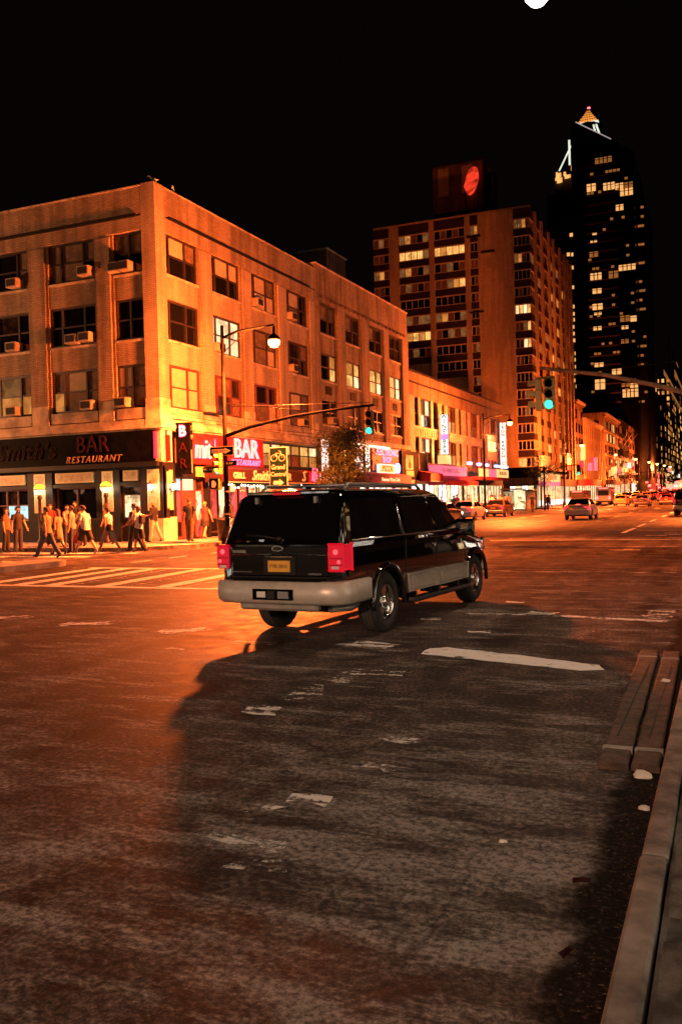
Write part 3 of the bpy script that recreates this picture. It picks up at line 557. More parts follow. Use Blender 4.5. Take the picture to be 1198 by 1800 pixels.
tS = {(0, 0): [Bd, B_, Bd, Bd], (1, 0): ['lit_amber', Bd, Bd, B_, Bd, Bd], (2, 0): ['lit_amber', Bd, 'lit_amber', 'lit_dim', 'lit_amber', Bd], (0, 1): [D_, D_, D_, D_], (1, 1): [D_] * 6, (2, 1): [D_, 'glass_dim', D_, 'glass_dim', D_, D_], (0, 2): [D_, Bd, D_, Bd], (1, 2): [Bd, Bd, Bd, Bd, D_, Bd], (2, 2): [D_, D_, D_, D_, Bd, Bd]}
for i, (a, b) in enumerate(wx):
    for j, (z0, z1) in enumerate(LV):
        q = tS.get((i, j), [D_] * 6)
        window(A, 'S', YA, a, b, z0, z1, (.5, .5) if i == 0 else (.26, .48, .26), (.5, .5), 'window_frame_dark', q, .24, .10)
A.part('iron_bracket', MB().box(XF + .05, 35.6, 5.93, XF + .3, 36.9, 6.0), 'metal_dark')
# ground floor of the corner building: bar front
wbox(A, 'fascia', 'black_panel', 'S', YA, -37.5, -22.55, 3.62, 4.98, .12, .5)
A.part('corner_block', MB().box(-22.53, YA + .0, 3.6, XF, 33.05, 4.98), 'limestone')
for x in (-22.5, ): A.part('red_glow_trim', MB().box(x - .02, YA - .14, 3.75, x + .1, YA - .02, 4.9), 'neon_red')
wbox(A, 'fascia_moulding', 'store_black', 'S', YA, -37.5, -22.35, 3.42, 3.62, .2, .5)
wbox(A, 'base_course', 'store_black', 'S', YA, -37.5, -23.0, 0.15, 1.15, -.1, .5)
for a, b, c in ((-23.0, XF, 'panel_tan'), ): A.part('plinth', MB().box(-22.95, YA - .02, .15, XF + .02, 33.25, 1.2), 'limestone')
frames = [(-23.35, -22.2), (-25.75, -24.45), (-29.65, -28.2), (-33.3, -31.8)]
for a, b in frames:
    wbox(A, 'column', 'store_black', 'S', YA, a, b, 1.15 if a > -23.5 else .15, 3.42, .02, .5)
for a, b in ((-22.98, -22.36), (-25.4, -24.8), (-29.25, -28.6), (-32.9, -32.3)):
    f = wbox(A, 'wall_panel', 'panel_trim', 'S', YA, a, b, 1.5, 3.28, .035, .1)
    link('inset', MB().box(a + .08, YA - .04, 1.58, b - .08, YA - .02, 3.2).mesh('inset', 'panel_tan'), f)
for a, b in ((-24.4, -23.4), (-28.15, -25.8), (-31.75, -29.7)):
    f = wbox(A, 'transom_panel', 'panel_trim', 'S', YA, a + .12, b - .12, 2.82, 3.28, .0, .2)
    link('inset', MB().box(a + .2, YA - .006, 2.88, b - .2, YA + .02, 3.22).mesh('inset', 'panel_tan'), f)
    wbox(A, 'transom_bar', 'store_black', 'S', YA, a - .05, b + .05, 2.62, 2.78, .0, .4)
    wbox(A, 'lintel', 'store_black', 'S', YA, a - .05, b + .05, 3.3, 3.42, .0, .4)
window(A, 'S', YA, -24.4, -23.4, 1.15, 2.62, (1.0,), (.72, .28), 'window_frame_dark', ['lit_shop_warm', 'glass_dim'], .18)
window(A, 'S', YA, -28.15, -25.8, .3, 2.62, (.5, .5), (.3, .7), 'window_frame_red', ['glass_dark', 'glass_dark'], .3)
window(A, 'S', YA, -31.75, -29.7, .3, 2.62, (.33, .33, .34), (.4, .28, .32), 'window_frame_red', ['glass_dark', 'glass_dim', 'glass_dark', 'lit_amber', 'lit_teal', 'glass_dim', 'lit_amber', 'lit_teal', 'glass_dark'], .25)
# lettering on the dark fascia
A.part('lettering', text_mesh('BAR', 1.05, .03, 0, 0, 'letter_dim_red', 1.05, .92), None, loc=(-25.75, YA - .17, 4.47), rot=SOUTH)
A.part('lettering', text_mesh('RESTAURANT', .42, .02, .3, 0, 'sign_letter_tan', 1.25, .98), None, loc=(-25.75, YA - .16, 3.83), rot=SOUTH)
A.part('lettering', text_mesh("Smith's", 1.0, .02, .25, 0.018, 'letter_ghost', 1.1, 1.1), None, loc=(-29.6, YA - .17, 4.3), rot=SOUTH)
# avenue side, ground floor
wbox(A, 'column', 'store_black', 'E', XF, 32.24, 32.42, 1.2, 3.6, .03, .4)
f = wbox(A, 'wall_panel', 'panel_trim', 'E', XF, 32.45, 32.98, 1.5, 3.25, .03, .2); link('inset', MB().box(XF + .01, 32.52, 1.58, XF + .036, 32.92, 3.18).mesh('inset', 'panel_tan'), f)
wbox(A, 'wall_band', 'store_black', 'E', XF, 32.42, 36.0, 2.95, 3.55, -.02, .4); wbox(A, 'tan_panel', 'panel_tan', 'E', XF, 34.9, 35.75, 2.98, 3.45, .0, .2)
wbox(A, 'column', 'store_black', 'E', XF, 33.0, 33.28, .15, 2.95, .0, .4); wbox(A, 'column', 'store_black', 'E', XF, 35.85, 36.1, .15, 2.95, .0, .4)
f = window(A, 'E', XF, 33.3, 35.85, .2, 2.95, (.3, .42, .28), (.28, .5, .22), 'window_frame_red', ['glass_dark', 'lit_red', 'lit_teal', 'lit_red', 'lit_red', 'lit_white', 'lit_red', 'lit_shop_warm', 'glass_dim'], .3, .07)
A.part('door', MB().box(XF - .26, 34.1, .18, XF - .2, 35.1, 2.3), 'window_frame_red')
window(A, 'E', XF, 36.1, 41.0, .35, 2.6, (.2, .2, .2, .2, .2), (.3, .7), 'window_frame_dark', ['glass_dark', 'lit_red', 'glass_dark', 'lit_shop_warm', 'lit_red', 'lit_red'], .25, .07)
window(A, 'E', XF, 41.2, 48.3, .35, 2.6, (.2, .2, .2, .2, .2), (.3, .7), 'window_frame_dark', ['glass_dark', 'lit_shop_warm', 'lit_red', 'lit_red'], .25, .07)
wbox(A, 'shopfront_band', 'store_black', 'E', XF, 36.0, 48.5, 2.6, 3.5, -.02, .4)
A.part('sign_board', MB().box(XF + .0, 33.9, 3.55, XF + .16, 41.15, 4.97), 'sign_red')
A.part('neon_letters', text_mesh('mit', 1.3, .03, .12, 0, 'neon_yellow', 1.0, .82, -.012), None, loc=(XF + .24, 35.2, 4.22), rot=EAST)
A.part('neon_letters', text_mesh('mit', 1.3, 0, .12, .022, 'neon_pink', 1.0, .82), None, loc=(XF + .20, 35.2, 4.22), rot=EAST)
A.part('neon_stroke', MB().tube([(XF + .22, 36.25, 3.95), (XF + .22, 36.28, 4.75)], .03, 6), 'neon_pink')
A.part('neon_letters', text_mesh('BAR', 1.36, 0, 0, .022, 'neon_pink', 1.0, 1.0), None, loc=(XF + .24, 39.3, 4.38), rot=EAST)
A.part('neon_letters', text_mesh('BAR', 1.36, .02, 0, 0, 'neon_yellow', 1.0, 1.0, .012), None, loc=(XF + .20, 39.3, 4.38), rot=EAST)
A.part('lettering', text_mesh('RESTAURANT', .42, .02, .3, 0, 'neon_pink', 1.2, 1.0), None, loc=(XF + .19, 39.25, 3.72), rot=EAST)
window(A, 'E', XF, 41.3, 48.3, 3.62, 4.9, (.16, .17, .17, .16, .17, .17), (.55, .45), 'window_frame_dark', ['lit_amber', 'lit_warm', 'lit_amber', 'lit_white', 'lit_dim', 'lit_warm', 'curtain', 'lit_amber'], .12, .08)
P('blank_wall', (.45, .36, .27), .8, var=.2)

# blade sign with the letter B lit
T = Thing('blade_sign', 'tall dark blade sign with only its top pink neon letter B lit', 'sign', (-21.9, 33.3, 3.0))
T.part('box', MB().cham(-22.15, 33.2, 3.05, -21.38, 33.42, 5.32, .03), 'black_panel')
T.part('bracket', MB().box(-23.0, 33.27, 5.26, -22.1, 33.35, 5.34), 'metal_dark')
T.part('neon_letter', text_mesh('B', .62, 0, 0, .022, 'neon_white_pink', 1, 1.05), None, loc=(-21.77, 33.16, 4.92), rot=SOUTH)
T.part('neon_letter', text_mesh('B', .74, 0, 0, .012, 'neon_pink', 1, 1.02), None, loc=(-21.77, 33.17, 4.92), rot=SOUTH)
for z, c in ((4.2, 'A'), (3.5, 'R')): T.part('unlit_letter', text_mesh(c, .62, .02, 0, 0, 'letter_dim_red', 1, 1.05), None, loc=(-21.77, 33.18, z), rot=SOUTH)
for z, c in ((5.05, 'S'), (4.65, 'P')): T.part('side_letter', text_mesh(c, .3, .02, 0, 0, 'sign_letter_tan'), None, loc=(-21.36, 33.31, z), rot=EAST)
T.part('side_trim', MB().box(-21.37, 33.22, 3.1, -21.34, 33.26, 4.1), 'sign_letter_tan')
T = Thing('blade_sign', 'narrow red vertical board beside the corner of the brick building', 'sign', (-22.2, 32.6, 3.6))
T.part('board', MB().box(-22.22, 32.52, 3.62, -22.02, 32.62, 4.75), 'sign_red'); T.part('bracket', MB().box(-22.22, 32.55, 4.75, -22.16, 32.59, 4.95), 'metal_dark')

# bar awnings
def awning(label, y0, y1, zt, zb, out, mat, val=.35, group=None):
    T = Thing('awning', label, 'awning', (XF, (y0 + y1) / 2, zb), group=group)
    T.part('canopy', MB().add([(XF + .02, y0, zt), (XF + .02, y1, zt), (XF + out, y1, zb + val), (XF + out, y0, zb + val), (XF + out, y1, zb), (XF + out, y0, zb), (XF + out - .03, y1, zb), (XF + out - .03, y0, zb), (XF + .02, y0, zt - .04), (XF + .02, y1, zt - .04), (XF + out - .03, y1, zb + val - .04), (XF + out - .03, y0, zb + val - .04)],
           [(0, 1, 2, 3), (3, 2, 4, 5), (5, 4, 6, 7), (7, 6, 10, 11), (11, 10, 9, 8), (8, 9, 1, 0), (0, 3, 5, 7, 11, 8), (1, 9, 10, 6, 4, 2)]), mat)
    for y, q in ((y0, 0), (y1, 1)):
        T.part('end_panel', MB().add([(XF + .03, y, zt - .02), (XF + out - .01, y, zb + val), (XF + out - .01, y, zb), (XF + .03, y, zb)], [(0, 1, 2, 3)]).add([(XF + .03, y + (.015 if q == 0 else -.015), zt - .02), (XF + out - .01, y + (.015 if q == 0 else -.015), zb + val), (XF + out - .01, y + (.015 if q == 0 else -.015), zb), (XF + .03, y + (.015 if q == 0 else -.015), zb)], [(3, 2, 1, 0)]), mat)
    T.part('trim', MB().box(XF + out - .01, y0, zb - .03, XF + out + .02, y1, zb), 'sign_white')
    return T
T = awning('maroon bar awning with white script lettering below the neon sign', 35.6, 44.2, 3.56, 2.72, 1.3, 'awning_maroon', .58)
T.part('lettering', text_mesh("Smith's", .66, .01, .35, 0, 'sign_white', 1.0, 1.15, .014), None, loc=(XF + 1.33, 38.85, 3.02), rot=EAST)
T.part('lettering', text_mesh('BAR', .52, .01, 0, 0, 'sign_white', 1.1, 1.0, .01), None, loc=(XF + 1.33, 41.5, 3.0), rot=EAST)
T.part('lettering', text_mesh('GRILL', .40, .01, 0, 0, 'sign_white', 1.1, 1.0, .01), None, loc=(XF + 1.33, 36.55, 3.0), rot=EAST)
T.part('lettering', text_mesh('S', .8, .01, .35, 0, 'sign_white', 1.0, 1.0, .012), None, loc=(XF + 1.33, 43.5, 3.05), rot=EAST)
T = awning('pink-red lit awning with white lettering Bar & Restaurant', 44.3, 50.2, 3.50, 2.72, 1.3, 'awning_red', .55)
T.part('lettering', text_mesh('Bar & Restaurant', .50, .01, .2, 0, 'neon_white_pink', 1.0, .95, .008), None, loc=(XF + 1.33, 47.2, 3.05), rot=EAST)
T.part('lettering', text_mesh('Long Hours', .28, .01, .2, 0, 'neon_yellow', 1.0, 1.0, .004), None, loc=(XF + 1.34, 47.0, 2.72), rot=EAST)
for q in range(3): T.part('pink_stroke', MB().tube([(XF + 1.36, 44.5 + .26 * q, 2.8), (XF + 1.36, 44.65 + .26 * q, 3.55)], .03, 6), 'neon_pink')
L = Thing('light_string', 'string of small white bulbs and posters under the maroon awning', 'lights', (XF + 1.0, 40, 2.4))
rs = random.Random(2)
for k in range(26):
    y = 36.0 + k * .31; L.part('bulb', MB().lathe([(0, .05), (.045, .02), (.045, -.03), (0, -.06)], (XF + 1.05, y, 2.55 + rs.uniform(-.1, .06)), 6), 'bulb')
L.part('cable', MB().tube([(XF + 1.05, 35.8, 2.66), (XF + 1.05, 40, 2.6), (XF + 1.05, 44.1, 2.66)], .012, 5), 'metal_dark')
for k in range(8):
    y = 36.3 + k * .95; L.part('hanging_card', MB().box(XF + .95, y, 2.28, XF + .97, y + .45, 2.62), 'box_yellow' if k % 3 == 0 else 'poster')

# ---------------- second brick building
B2 = Thing('brick_building', 'four-storey tan brick building with lit upper windows above the electronics shop', 'building', (-22.23, 57, 0.15))
B2.part('core', MB().box(-50, 48.5, .1, XF - .45, 65.2, 15.3), 'brick_dark')
bw = [(49.1, 51.67), (53.0, 55.62), (57.1, 59.76), (61.06, 63.71)]
pE = [(48.5, 49.1), (51.67, 53.0), (55.62, 57.1), (59.76, 61.06), (63.71, 65.2)]
for a, b in pE:
    wbox(B2, 'pier', 'brick_second', 'E', XF, a + (.0 if a < 49 else .12), b - (.0 if b > 65 else .12), 5.75, 13.75, 0.05, .5); wbox(B2, 'pier_return', 'brick_second', 'E', XF, a, b, 5.75, 13.76, -.06, .45)
BL = [(6.35, 7.95), (9.05, 10.76), (11.9, 13.72)]
for a, b in bw:
    for z0, z1 in ((5.75, 6.27), (7.95, 8.97), (10.76, 11.82)): wbox(B2, 'spandrel', 'brick_second', 'E', XF, a, b, z0, z1, -.1, .45)
    for z in (6.26, 8.96, 11.81): wbox(B2, 'sill', 'limestone', 'E', XF, a, b, z, z + .09, -.03, .4)
    wbox(B2, 'vent_grille', 'black_panel', 'E', XF, (a + b) / 2 - .55, (a + b) / 2 + .35, 8.25, 8.75, -.06, .2)
wbox(B2, 'parapet', 'brick_second', 'E', XF, 48.5, 65.2, 13.76, 15.9, .0, .45); wbox(B2, 'coping', 'limestone', 'E', XF, 48.5, 65.2, 15.9, 15.99, .05, .5)
for k in range(21): B2.part('corbel', MB().box(XF + .001, 49.0 + k * .76, 13.98, XF + .1, 49.3 + k * .76, 14.14), 'brick_dark')
wbox(B2, 'ledge', 'limestone', 'E', XF, 48.5, 65.2, 5.45, 5.76, .08, .4)
B2.part('roof', MB().box(-50, 48.5, 15.3, XF - .44, 65.2, 15.4), 'roof_felt')
bh = B2.part('bulkhead', MB().box(-27.1, 56.55, 15.35, -25.0, 59.9, 19.1), 'brick_dark'); link('coping', MB().box(-27.2, 56.45, 19.1, -24.9, 60.0, 19.2).mesh('coping', 'limestone'), bh); link('vent', MB().box(-26.3, 56.5, 17.6, -25.5, 56.56, 18.4).mesh('vent', 'black_matte'), bh)
tB = {(0, 2): [D_, Bd, D_, Bd], (1, 2): ['glass_dim', Bd, D_, D_], (2, 2): [D_, Bd, D_, D_], (3, 2): ['glass_dim'], (0, 1): [D_, D_, 'lit_warm', 'lit_amber'], (1, 1): ['lit_warm', 'lit_amber', 'lit_white', 'lit_warm'], (2, 1): ['lit_warm', 'lit_warm', 'lit_white', 'lit_warm'], (3, 1): ['lit_warm', 'lit_warm', 'lit_white', 'lit_white'], (0, 0): ['glass_dim', D_, D_, D_], (1, 0): 'curtain', (2, 0): [D_], (3, 0): ['blind_dim', 'blind_dim', D_, D_]}
for i, (a, b) in enumerate(bw):
    for j, (z0, z1) in enumerate(BL):
        window(B2, 'E', XF, a, b, z0, z1, (.58, .42), (.5, .5), 'window_frame_dark', tB[(i, j)], .22, .11)
# shops below
wbox(B2, 'shop_wall', 'store_black', 'E', XF, 48.5, 65.2, 2.6, 5.45, -.05, .4)
window(B2, 'E', XF, 48.7, 56.2, .3, 2.6, (.2, .2, .2, .2, .2), (.3, .7), 'metal_grey', ['lit_red', 'lit_shop', 'lit_red', 'lit_shop_warm', 'lit_shop'], .2, .06)
window(B2, 'E', XF, 56.6, 61.4, .3, 2.6, (.25, .25, .25, .25), (.3, .7), 'metal_grey', ['glass_dark', 'lit_shop', 'lit_shop_warm', 'lit_shop'], .2, .06)
window(B2, 'E', XF, 61.8, 65.0, .3, 2.6, (.5, .5), (.3, .7), 'metal_grey', ['curtain', 'lit_shop_warm'], .2, .06)
for a in (48.5, 56.2, 61.4, 65.0): wbox(B2, 'column', 'store_black', 'E', XF, a, a + .25, .15, 2.6, .0, .4)
B2.part('light_strip', MB().box(XF, 53.5, 5.22, XF + .22, 60.2, 5.42), 'box_white')

# light-box signs
def vsign(label, y0, y1, z0, z1, face, letters, lm='black_matte', out=.3, size=None, extra=None):
    T = Thing('light_box_sign', label, 'sign', (XF + out, (y0 + y1) / 2, z0))
    T.part('box', MB().box(XF - .02, y0, z0, XF + out, y1, z1), 'metal_dark')
    T.part('face', MB().box(XF + out, y0 + .04, z0 + .04, XF + out + .02, y1 - .04, z1 - .04), face)
    n = len(letters); s = size or min((z1 - z0) / n * 1.15, (y1 - y0) * 1.2)
    for k, c in enumerate(letters):
        if c != ' ': T.part('letter', text_mesh(c, s, .006, 0, 0, lm, 1, 1, .006), None, loc=(XF + out + .03, (y0 + y1) / 2, z1 - (k + .5) * (z1 - z0) / n), rot=EAST)
    return T
vsign('white light box reading PIZZA downwards, first past the tree', 48.1, 49.15, 3.45, 5.42, 'box_white', 'PIZZA', 'sign_red')
vsign('pale yellow light box with dark letters half hidden by the tree', 50.9, 51.9, 3.45, 5.35, 'box_yellow', 'PIZZA')
vsign('pink-white light box with black letters beside the electronics sign', 53.25, 54.65, 3.5, 5.3, 'box_white', 'NAILS', 'black_matte')
vsign('narrow green and white light box next to the electronics sign', 55.1, 55.9, 3.55, 5.25, 'box_green_white', 'OPEN', 'sign_green')
T = Thing('shop_sign', 'dark red sign with pink neon letters reading ELECTRONIC SHOP', 'sign', (XF + .3, 59.3, 3.7))
T.part('board', MB().box(XF - .02, 56.5, 3.72, XF + .25, 62.0, 5.28), 'sign_red')
T.part('neon_letters', text_mesh('ELECTRONIC', .68, .02, 0, 0, 'neon_pink', 1.0, 1.12, .004), None, loc=(XF + .29, 59.4, 5.0), rot=EAST)
T.part('neon_letters', text_mesh('SHOP', .62, .02, 0, 0, 'neon_pink', 1.0, 1.15, .004), None, loc=(XF + .29, 59.3, 4.48), rot=EAST)
T = Thing('shop_sign', 'white edged yellow light box reading PIZZA under the electronics sign', 'sign', (XF + .5, 58.9, 3.5))
T.part('box', MB().box(XF + .26, 57.3, 3.52, XF + .42, 60.6, 4.18), 'box_white'); T.part('face', MB().box(XF + .42, 57.5, 3.6, XF + .44, 60.4, 4.1), 'box_yellow')
T.part('letters', text_mesh('PIZZA', .58, .008, 0, 0, 'sign_red', 1.0, 1.3, .008), None, loc=(XF + .45, 58.95, 3.86), rot=EAST)
T = Thing('shop_sign', 'small round white lit disc next to the PIZZA box', 'sign', (XF + .4, 61.3, 3.8)); T.part('disc', MB().lathe([(0, .12), (.3, .12), (.3, 0), (0, 0)], (XF + .3, 61.3, 3.95), 16, 'x'), 'box_white'); T.part('ring', MB().lathe([(.3, .14), (.36, .14), (.36, -.02), (.3, -.02)], (XF + .3, 61.3, 3.95), 16, 'x'), 'box_blue')
T = awning('bright pink awning under the electronics shop sign', 52.4, 61.5, 3.62, 2.78, 1.3, 'awning_pink', .62)
T.part('lettering', text_mesh('Famous Pizza Cafe', .36, .008, .2, 0, 'neon_yellow', 1.1, 1.2), None, loc=(XF + 1.32, 57.2, 3.05), rot=EAST)
T = Thing('shop_sign', 'black box sign with a pale framed portrait poster', 'sign', (XF + .4, 65.2, 3.2))
T.part('box', MB().box(XF - .02, 62.1, 3.15, XF + .4, 68.2, 5.3), 'black_panel'); T.part('poster', MB().box(XF + .4, 62.9, 3.9, XF + .43, 64.6, 5.0), 'poster'); T.part('caption', MB().box(XF + .4, 63.0, 3.4, XF + .43, 64.7, 3.82), 'poster'); T.part('edge_strip', MB().box(XF + .4, 66.0, 3.25, XF + .43, 66.1, 5.2), 'metal_grey')
T.part('figure', MB().prism([(63.5, 4.0), (64.1, 4.0), (64.15, 4.35), (63.95, 4.5), (63.9, 4.75), (63.7, 4.75), (63.66, 4.5), (63.45, 4.35)], 'x', XF + .431, XF + .437), 'black_matte')
T.part('base', MB().box(XF + .0, 62.1, 2.85, XF + .42, 68.2, 3.14), 'terracotta')

# ---------------- low deco building with the wine bar
C = Thing('deco_building', 'low two-storey terracotta building with tall windows and the wine bar sign', 'building', (-22.23, 80.5, 0.15))
C.part('core', MB().box(-50, 65.2, .1, XF - .4, 96.2, 11.3), 'brick_dark')
C.part('parapet', MB().box(XF - .4, 65.2, 9.75, XF, 96.2, 11.6), 'brick_deco'); C.part('cornice_line', MB().box(XF - .1, 65.3, 10.75, XF + .08, 96.2, 10.85), 'metal_dark'); C.part('coping', MB().box(XF - .45, 65.2, 11.6, XF + .08, 96.25, 11.75), 'metal_dark')
pcs = [(65.2, 66.4), (72.5, 73.7), (80.3, 81.4), (87.9, 89.6), (95.1, 96.2)]
for a, b in pcs: wbox(C, 'pier', 'terracotta', 'E', XF, a, b, 4.2, 9.75, .05, .4)
C.part('spandrel_band', MB().box(XF - .3, 65.2, 6.63, XF + .0, 96.2, 7.4), 'terracotta'); C.part('sill_band', MB().box(XF - .2, 65.2, 7.3, XF + .07, 96.2, 7.42), 'limestone'); C.part('base_band', MB().box(XF - .3, 65.2, 4.1, XF, 96.2, 4.55), 'brick_deco')
for g, ((a, b), (c, d)) in enumerate(zip(pcs[:-1], pcs[1:])):
    w = c - b
    for j, (z0, z1) in enumerate(((4.55, 6.63), (7.42, 9.75))):
        for k, (u0, u1) in enumerate(((.0, .18), (.28, .72), (.82, 1.0))):
            pn = [['lit_white', 'lit_dim', 'glass_dark', 'lit_white'], ['lit_white', 'curtain', 'lit_amber', 'glass_dark'], ['lit_dim', 'curtain', 'curtain', 'glass_dim'], ['curtain', 'glass_dim', 'lit_dim', 'glass_dark']][g]
            window(C, 'E', XF, b + u0 * w, b + u1 * w, z0, z1, (1.0,) if k != 1 else (.5, .5), (.45, .55), 'window_frame_red' if g > 1 else 'window_frame_dark', (['glass_dark', 'glass_dim'] if k != 1 else pn), .2, .08)
        for u0, u1 in ((.18, .28), (.72, .82)): wbox(C, 'mullion_pier', 'terracotta', 'E', XF, b + u0 * w, b + u1 * w, z0, z1, .0, .35)
    for k in range(10): C.part('dentil', MB().box(XF + .0, b + .2 + k * w / 10, 6.72, XF + .05, b + .45 + k * w / 10, 7.2), 'limestone')
wbox(C, 'shop_wall', 'store_black', 'E', XF, 65.2, 96.2, 2.9, 4.1, -.02, .4)
for k, (a, b, pn) in enumerate(((65.5, 68.4, ['lit_shop_warm', 'lit_shop']), (68.8, 80.0, ['lit_shop', 'lit_shop', 'lit_shop_warm']), (80.4, 85.6, ['lit_dim', 'lit_shop_warm']), (86.0, 95.9, ['glass_dim', 'lit_white', 'lit_dim', 'lit_shop_warm']))):
    n = max(2, round((b - a) / 1.3)); window(C, 'E', XF, a, b, .3, 2.9, tuple([1 / n] * n), (.3, .7), 'metal_grey', pn, .15, .06); wbox(C, 'column', 'store_black', 'E', XF, b, b + .4, .15, 2.9, .0, .4)
def blade(label, y, x0, x1, z0, z1, face, letters, tile=None):
    T = Thing('blade_sign', label, 'sign', (x0, y, z0)); n = len(letters); st = (z1 - z0) / n
    T.part('box', MB().cham(x0, y, z0, x1, y + .25, z1, .02), 'metal_dark'); T.part('face', MB().box(x0 + .03, y - .015, z0 + .03, x1 - .03, y - .001, z1 - .03), face)
    for b_ in (z0 + .4, z1 - .4): T.part('bracket', MB().box(XF - .05, y + .08, b_, x0 + .02, y + .14, b_ + .06), 'metal_dark')
    for k, c in enumerate(letters):
        if c == ' ': continue
        zc = z1 - (k + .5) * st
        if tile: T.part('letter_tile', MB().box(x0 + .06, y - .03, zc - st * .44, x1 - .06, y - .016, zc + st * .44), tile)
        T.part('letter', text_mesh(c, st * 1.12, .006, 0, 0, 'black_matte', 1, 1.1, .008), None, loc=((x0 + x1) / 2, y - .04, zc), rot=SOUTH)
    return T
blade('tall vertical sign with square white letters reading WINE BAR', 72.4, XF + .25, XF + .98, 5.35, 8.75, 'box_violet', 'WINE BAR', 'box_green_white')
blade('tall white vertical sign with small black letters at the end of the low building', 94.4, XF + .15, XF + .85, 4.6, 9.6, 'box_white', 'IRON RANCH CO')
T = Thing('shop_sign', 'small orange lit box below the wine bar sign', 'sign', (XF + .8, 72.85, 4.6)); T.part('box', MB().box(XF, 72.35, 4.55, XF + .75, 73.4, 5.3), 'box_yellow'); T.part('frame', MB().box(XF, 72.3, 4.48, XF + .78, 73.45, 4.55), 'sign_red')
awning('deep red box awning left of the white lit shop', 66.0, 69.3, 3.95, 3.05, 1.35, 'awning_red', .6)
T = awning('long red awning over the brightly lit white shop', 69.6, 79.8, 3.55, 2.75, 1.5, 'awning_red', .35)
T = Thing('shop_sign', 'wide pink fascia sign above the long red awning', 'sign', (XF + .6, 75, 3.6)); T.part('board', MB().box(XF, 69.8, 3.62, XF + .5, 79.6, 4.42), 'box_pink'); T.part('lettering', text_mesh('THE WINE CELLAR', .5, .01, 0, 0, 'sign_white', 1.1, 1.2), None, loc=(XF + .52, 74.5, 4.02), rot=EAST)
T = Thing('marquee', 'lit marquee with yellow and pink boards and blue spotlights on top', 'marquee', (XF + 1, 86.5, 3.4))
T.part('canopy', MB().box(XF, 80.6, 3.35, XF + 1.5, 92.4, 3.6), 'awning_red'); T.part('board', MB().box(XF + 1.3, 80.8, 3.6, XF + 1.5, 83.8, 4.35), 'box_yellow'); T.part('board', MB().box(XF + 1.3, 83.9, 3.6, XF + 1.5, 86.9, 4.35), 'box_pink'); T.part('board', MB().box(XF + 1.3, 87.2, 3.6, XF + 1.5, 92.2, 4.4), 'box_yellow')
T.part('lettering', text_mesh('BURGERS', .5, .01, 0, 0, 'sign_red', 1.2, 1.3), None, loc=(XF + 1.52, 89.7, 4.0), rot=EAST)
for y in (77.5, 80.8, 83.6, 87.6, 89.6, 91.8): T.part('spotlight', MB().cham(XF + 1.2, y - .45, 4.6, XF + 1.5, y + .45, 4.85, .05), 'box_blue')

# ---------------- apartment tower
D = Thing('apartment_tower', 'tall orange-brown brick apartment tower with dark red spandrels and rows of windows', 'building', (-32, 114, 0.15))
YD = 114.0; XD = -22.2
D.part('core', MB().box(-43.4, YD + .35, .1, XD - .35, 145.8, 38.2), 'brick_tower')
colsS = [(-43.4, -41.15, 3, 20), (-39.76, -35.53, 5, 20.5), (-34.83, -30.65, 5, 16.5), (-29.97, -28.91, 2, 13.5), (-24.31, -22.2, 4, 4)]
pS = [(-41.15, -39.76), (-35.53, -34.83), (-30.65, -29.97), (-28.91, -24.31)]
for a, b in pS: wbox(D, 'pier', 'brick_tower', 'S', YD, a, b, .15, 38.35, .0, .35)
litmap = {(0, 4): ['lit_amber', 'lit_warm', 'lit_warm'], (1, 1): ['lit_warm', 'lit_warm', 'lit_warm', 'lit_warm', 'lit_dim'], (2, 1): ['lit_warm', 'lit_amber', 'lit_warm', 'lit_warm', 'lit_warm'], (2, 3): ['curtain', 'curtain', 'lit_dim', 'lit_amber', 'lit_warm'], (1, 5): ['lit_dim', 'lit_dim', 'curtain'], (1, 6): ['lit_dim', 'lit_amber', 'lit_warm', 'lit_amber', 'lit_warm'],
          (2, 9): ['lit_amber', 'lit_white', 'curtain'], (3, 0): ['lit_dim', 'lit_amber'], (3, 11): ['lit_white', 'lit_warm'], (4, 0): ['lit_dim', 'lit_dim', 'lit_amber', 'curtain'], (4, 5): ['lit_white', 'lit_warm', 'lit_white', 'lit_warm'], (4, 7): ['glass_dark', 'curtain', 'lit_white', 'lit_warm'], (4, 14): ['lit_warm', 'lit_warm', 'glass_dark', 'lit_dim'], (4, 6): ['curtain', 'curtain', 'lit_dim', 'lit_warm'], (2, 6): ['curtain', 'glass_dark', 'lit_dim', 'curtain', 'lit_dim']}
rs = random.Random(5)
for ci, (a, b, n, zmin) in enumerate(colsS):
    z = 38.4; wbox(D, 'spandrel', 'spandrel_red', 'S', YD, a, b, 37.05, 38.3, -.05, .3)
    for k in range(16):
        zt = 36.95 - 2.17 * k; zb = zt - 1.22
        if zb < zmin: break
        wbox(D, 'head_trim', 'window_frame_pale', 'S', YD, a, b, zt, zt + .07, .0, .3)
        wbox(D, 'spandrel', 'spandrel_red', 'S', YD, a, b, zb - .88, zb, -.05, .3)
        pn = litmap.get((ci, k)) or rs.choice([['glass_dark'], ['glass_dark', 'glass_dark', 'glass_dim'], ['curtain', 'curtain', 'glass_dark'], ['glass_dark', 'blind_dim'], ['curtain', 'lit_dim', 'curtain', 'glass_dim'], ['lit_dim', 'lit_amber', 'curtain', 'glass_dark'], ['glass_dark', 'curtain', 'lit_dim']])
        window(D, 'S', YD, a, b, zb, zt, tuple([1 / n] * n), (1.0,), 'window_frame_pale', pn, .12, .085)
pYs = [116.9, 121.4, 126.7, 130.5, 135.6, 139.6, 142.7, 145.8]
for y in pYs: wbox(D, 'pier', 'brick_tower', 'E', XD, y - .35, y + .35, 4.0, 38.4, .25, .35); 
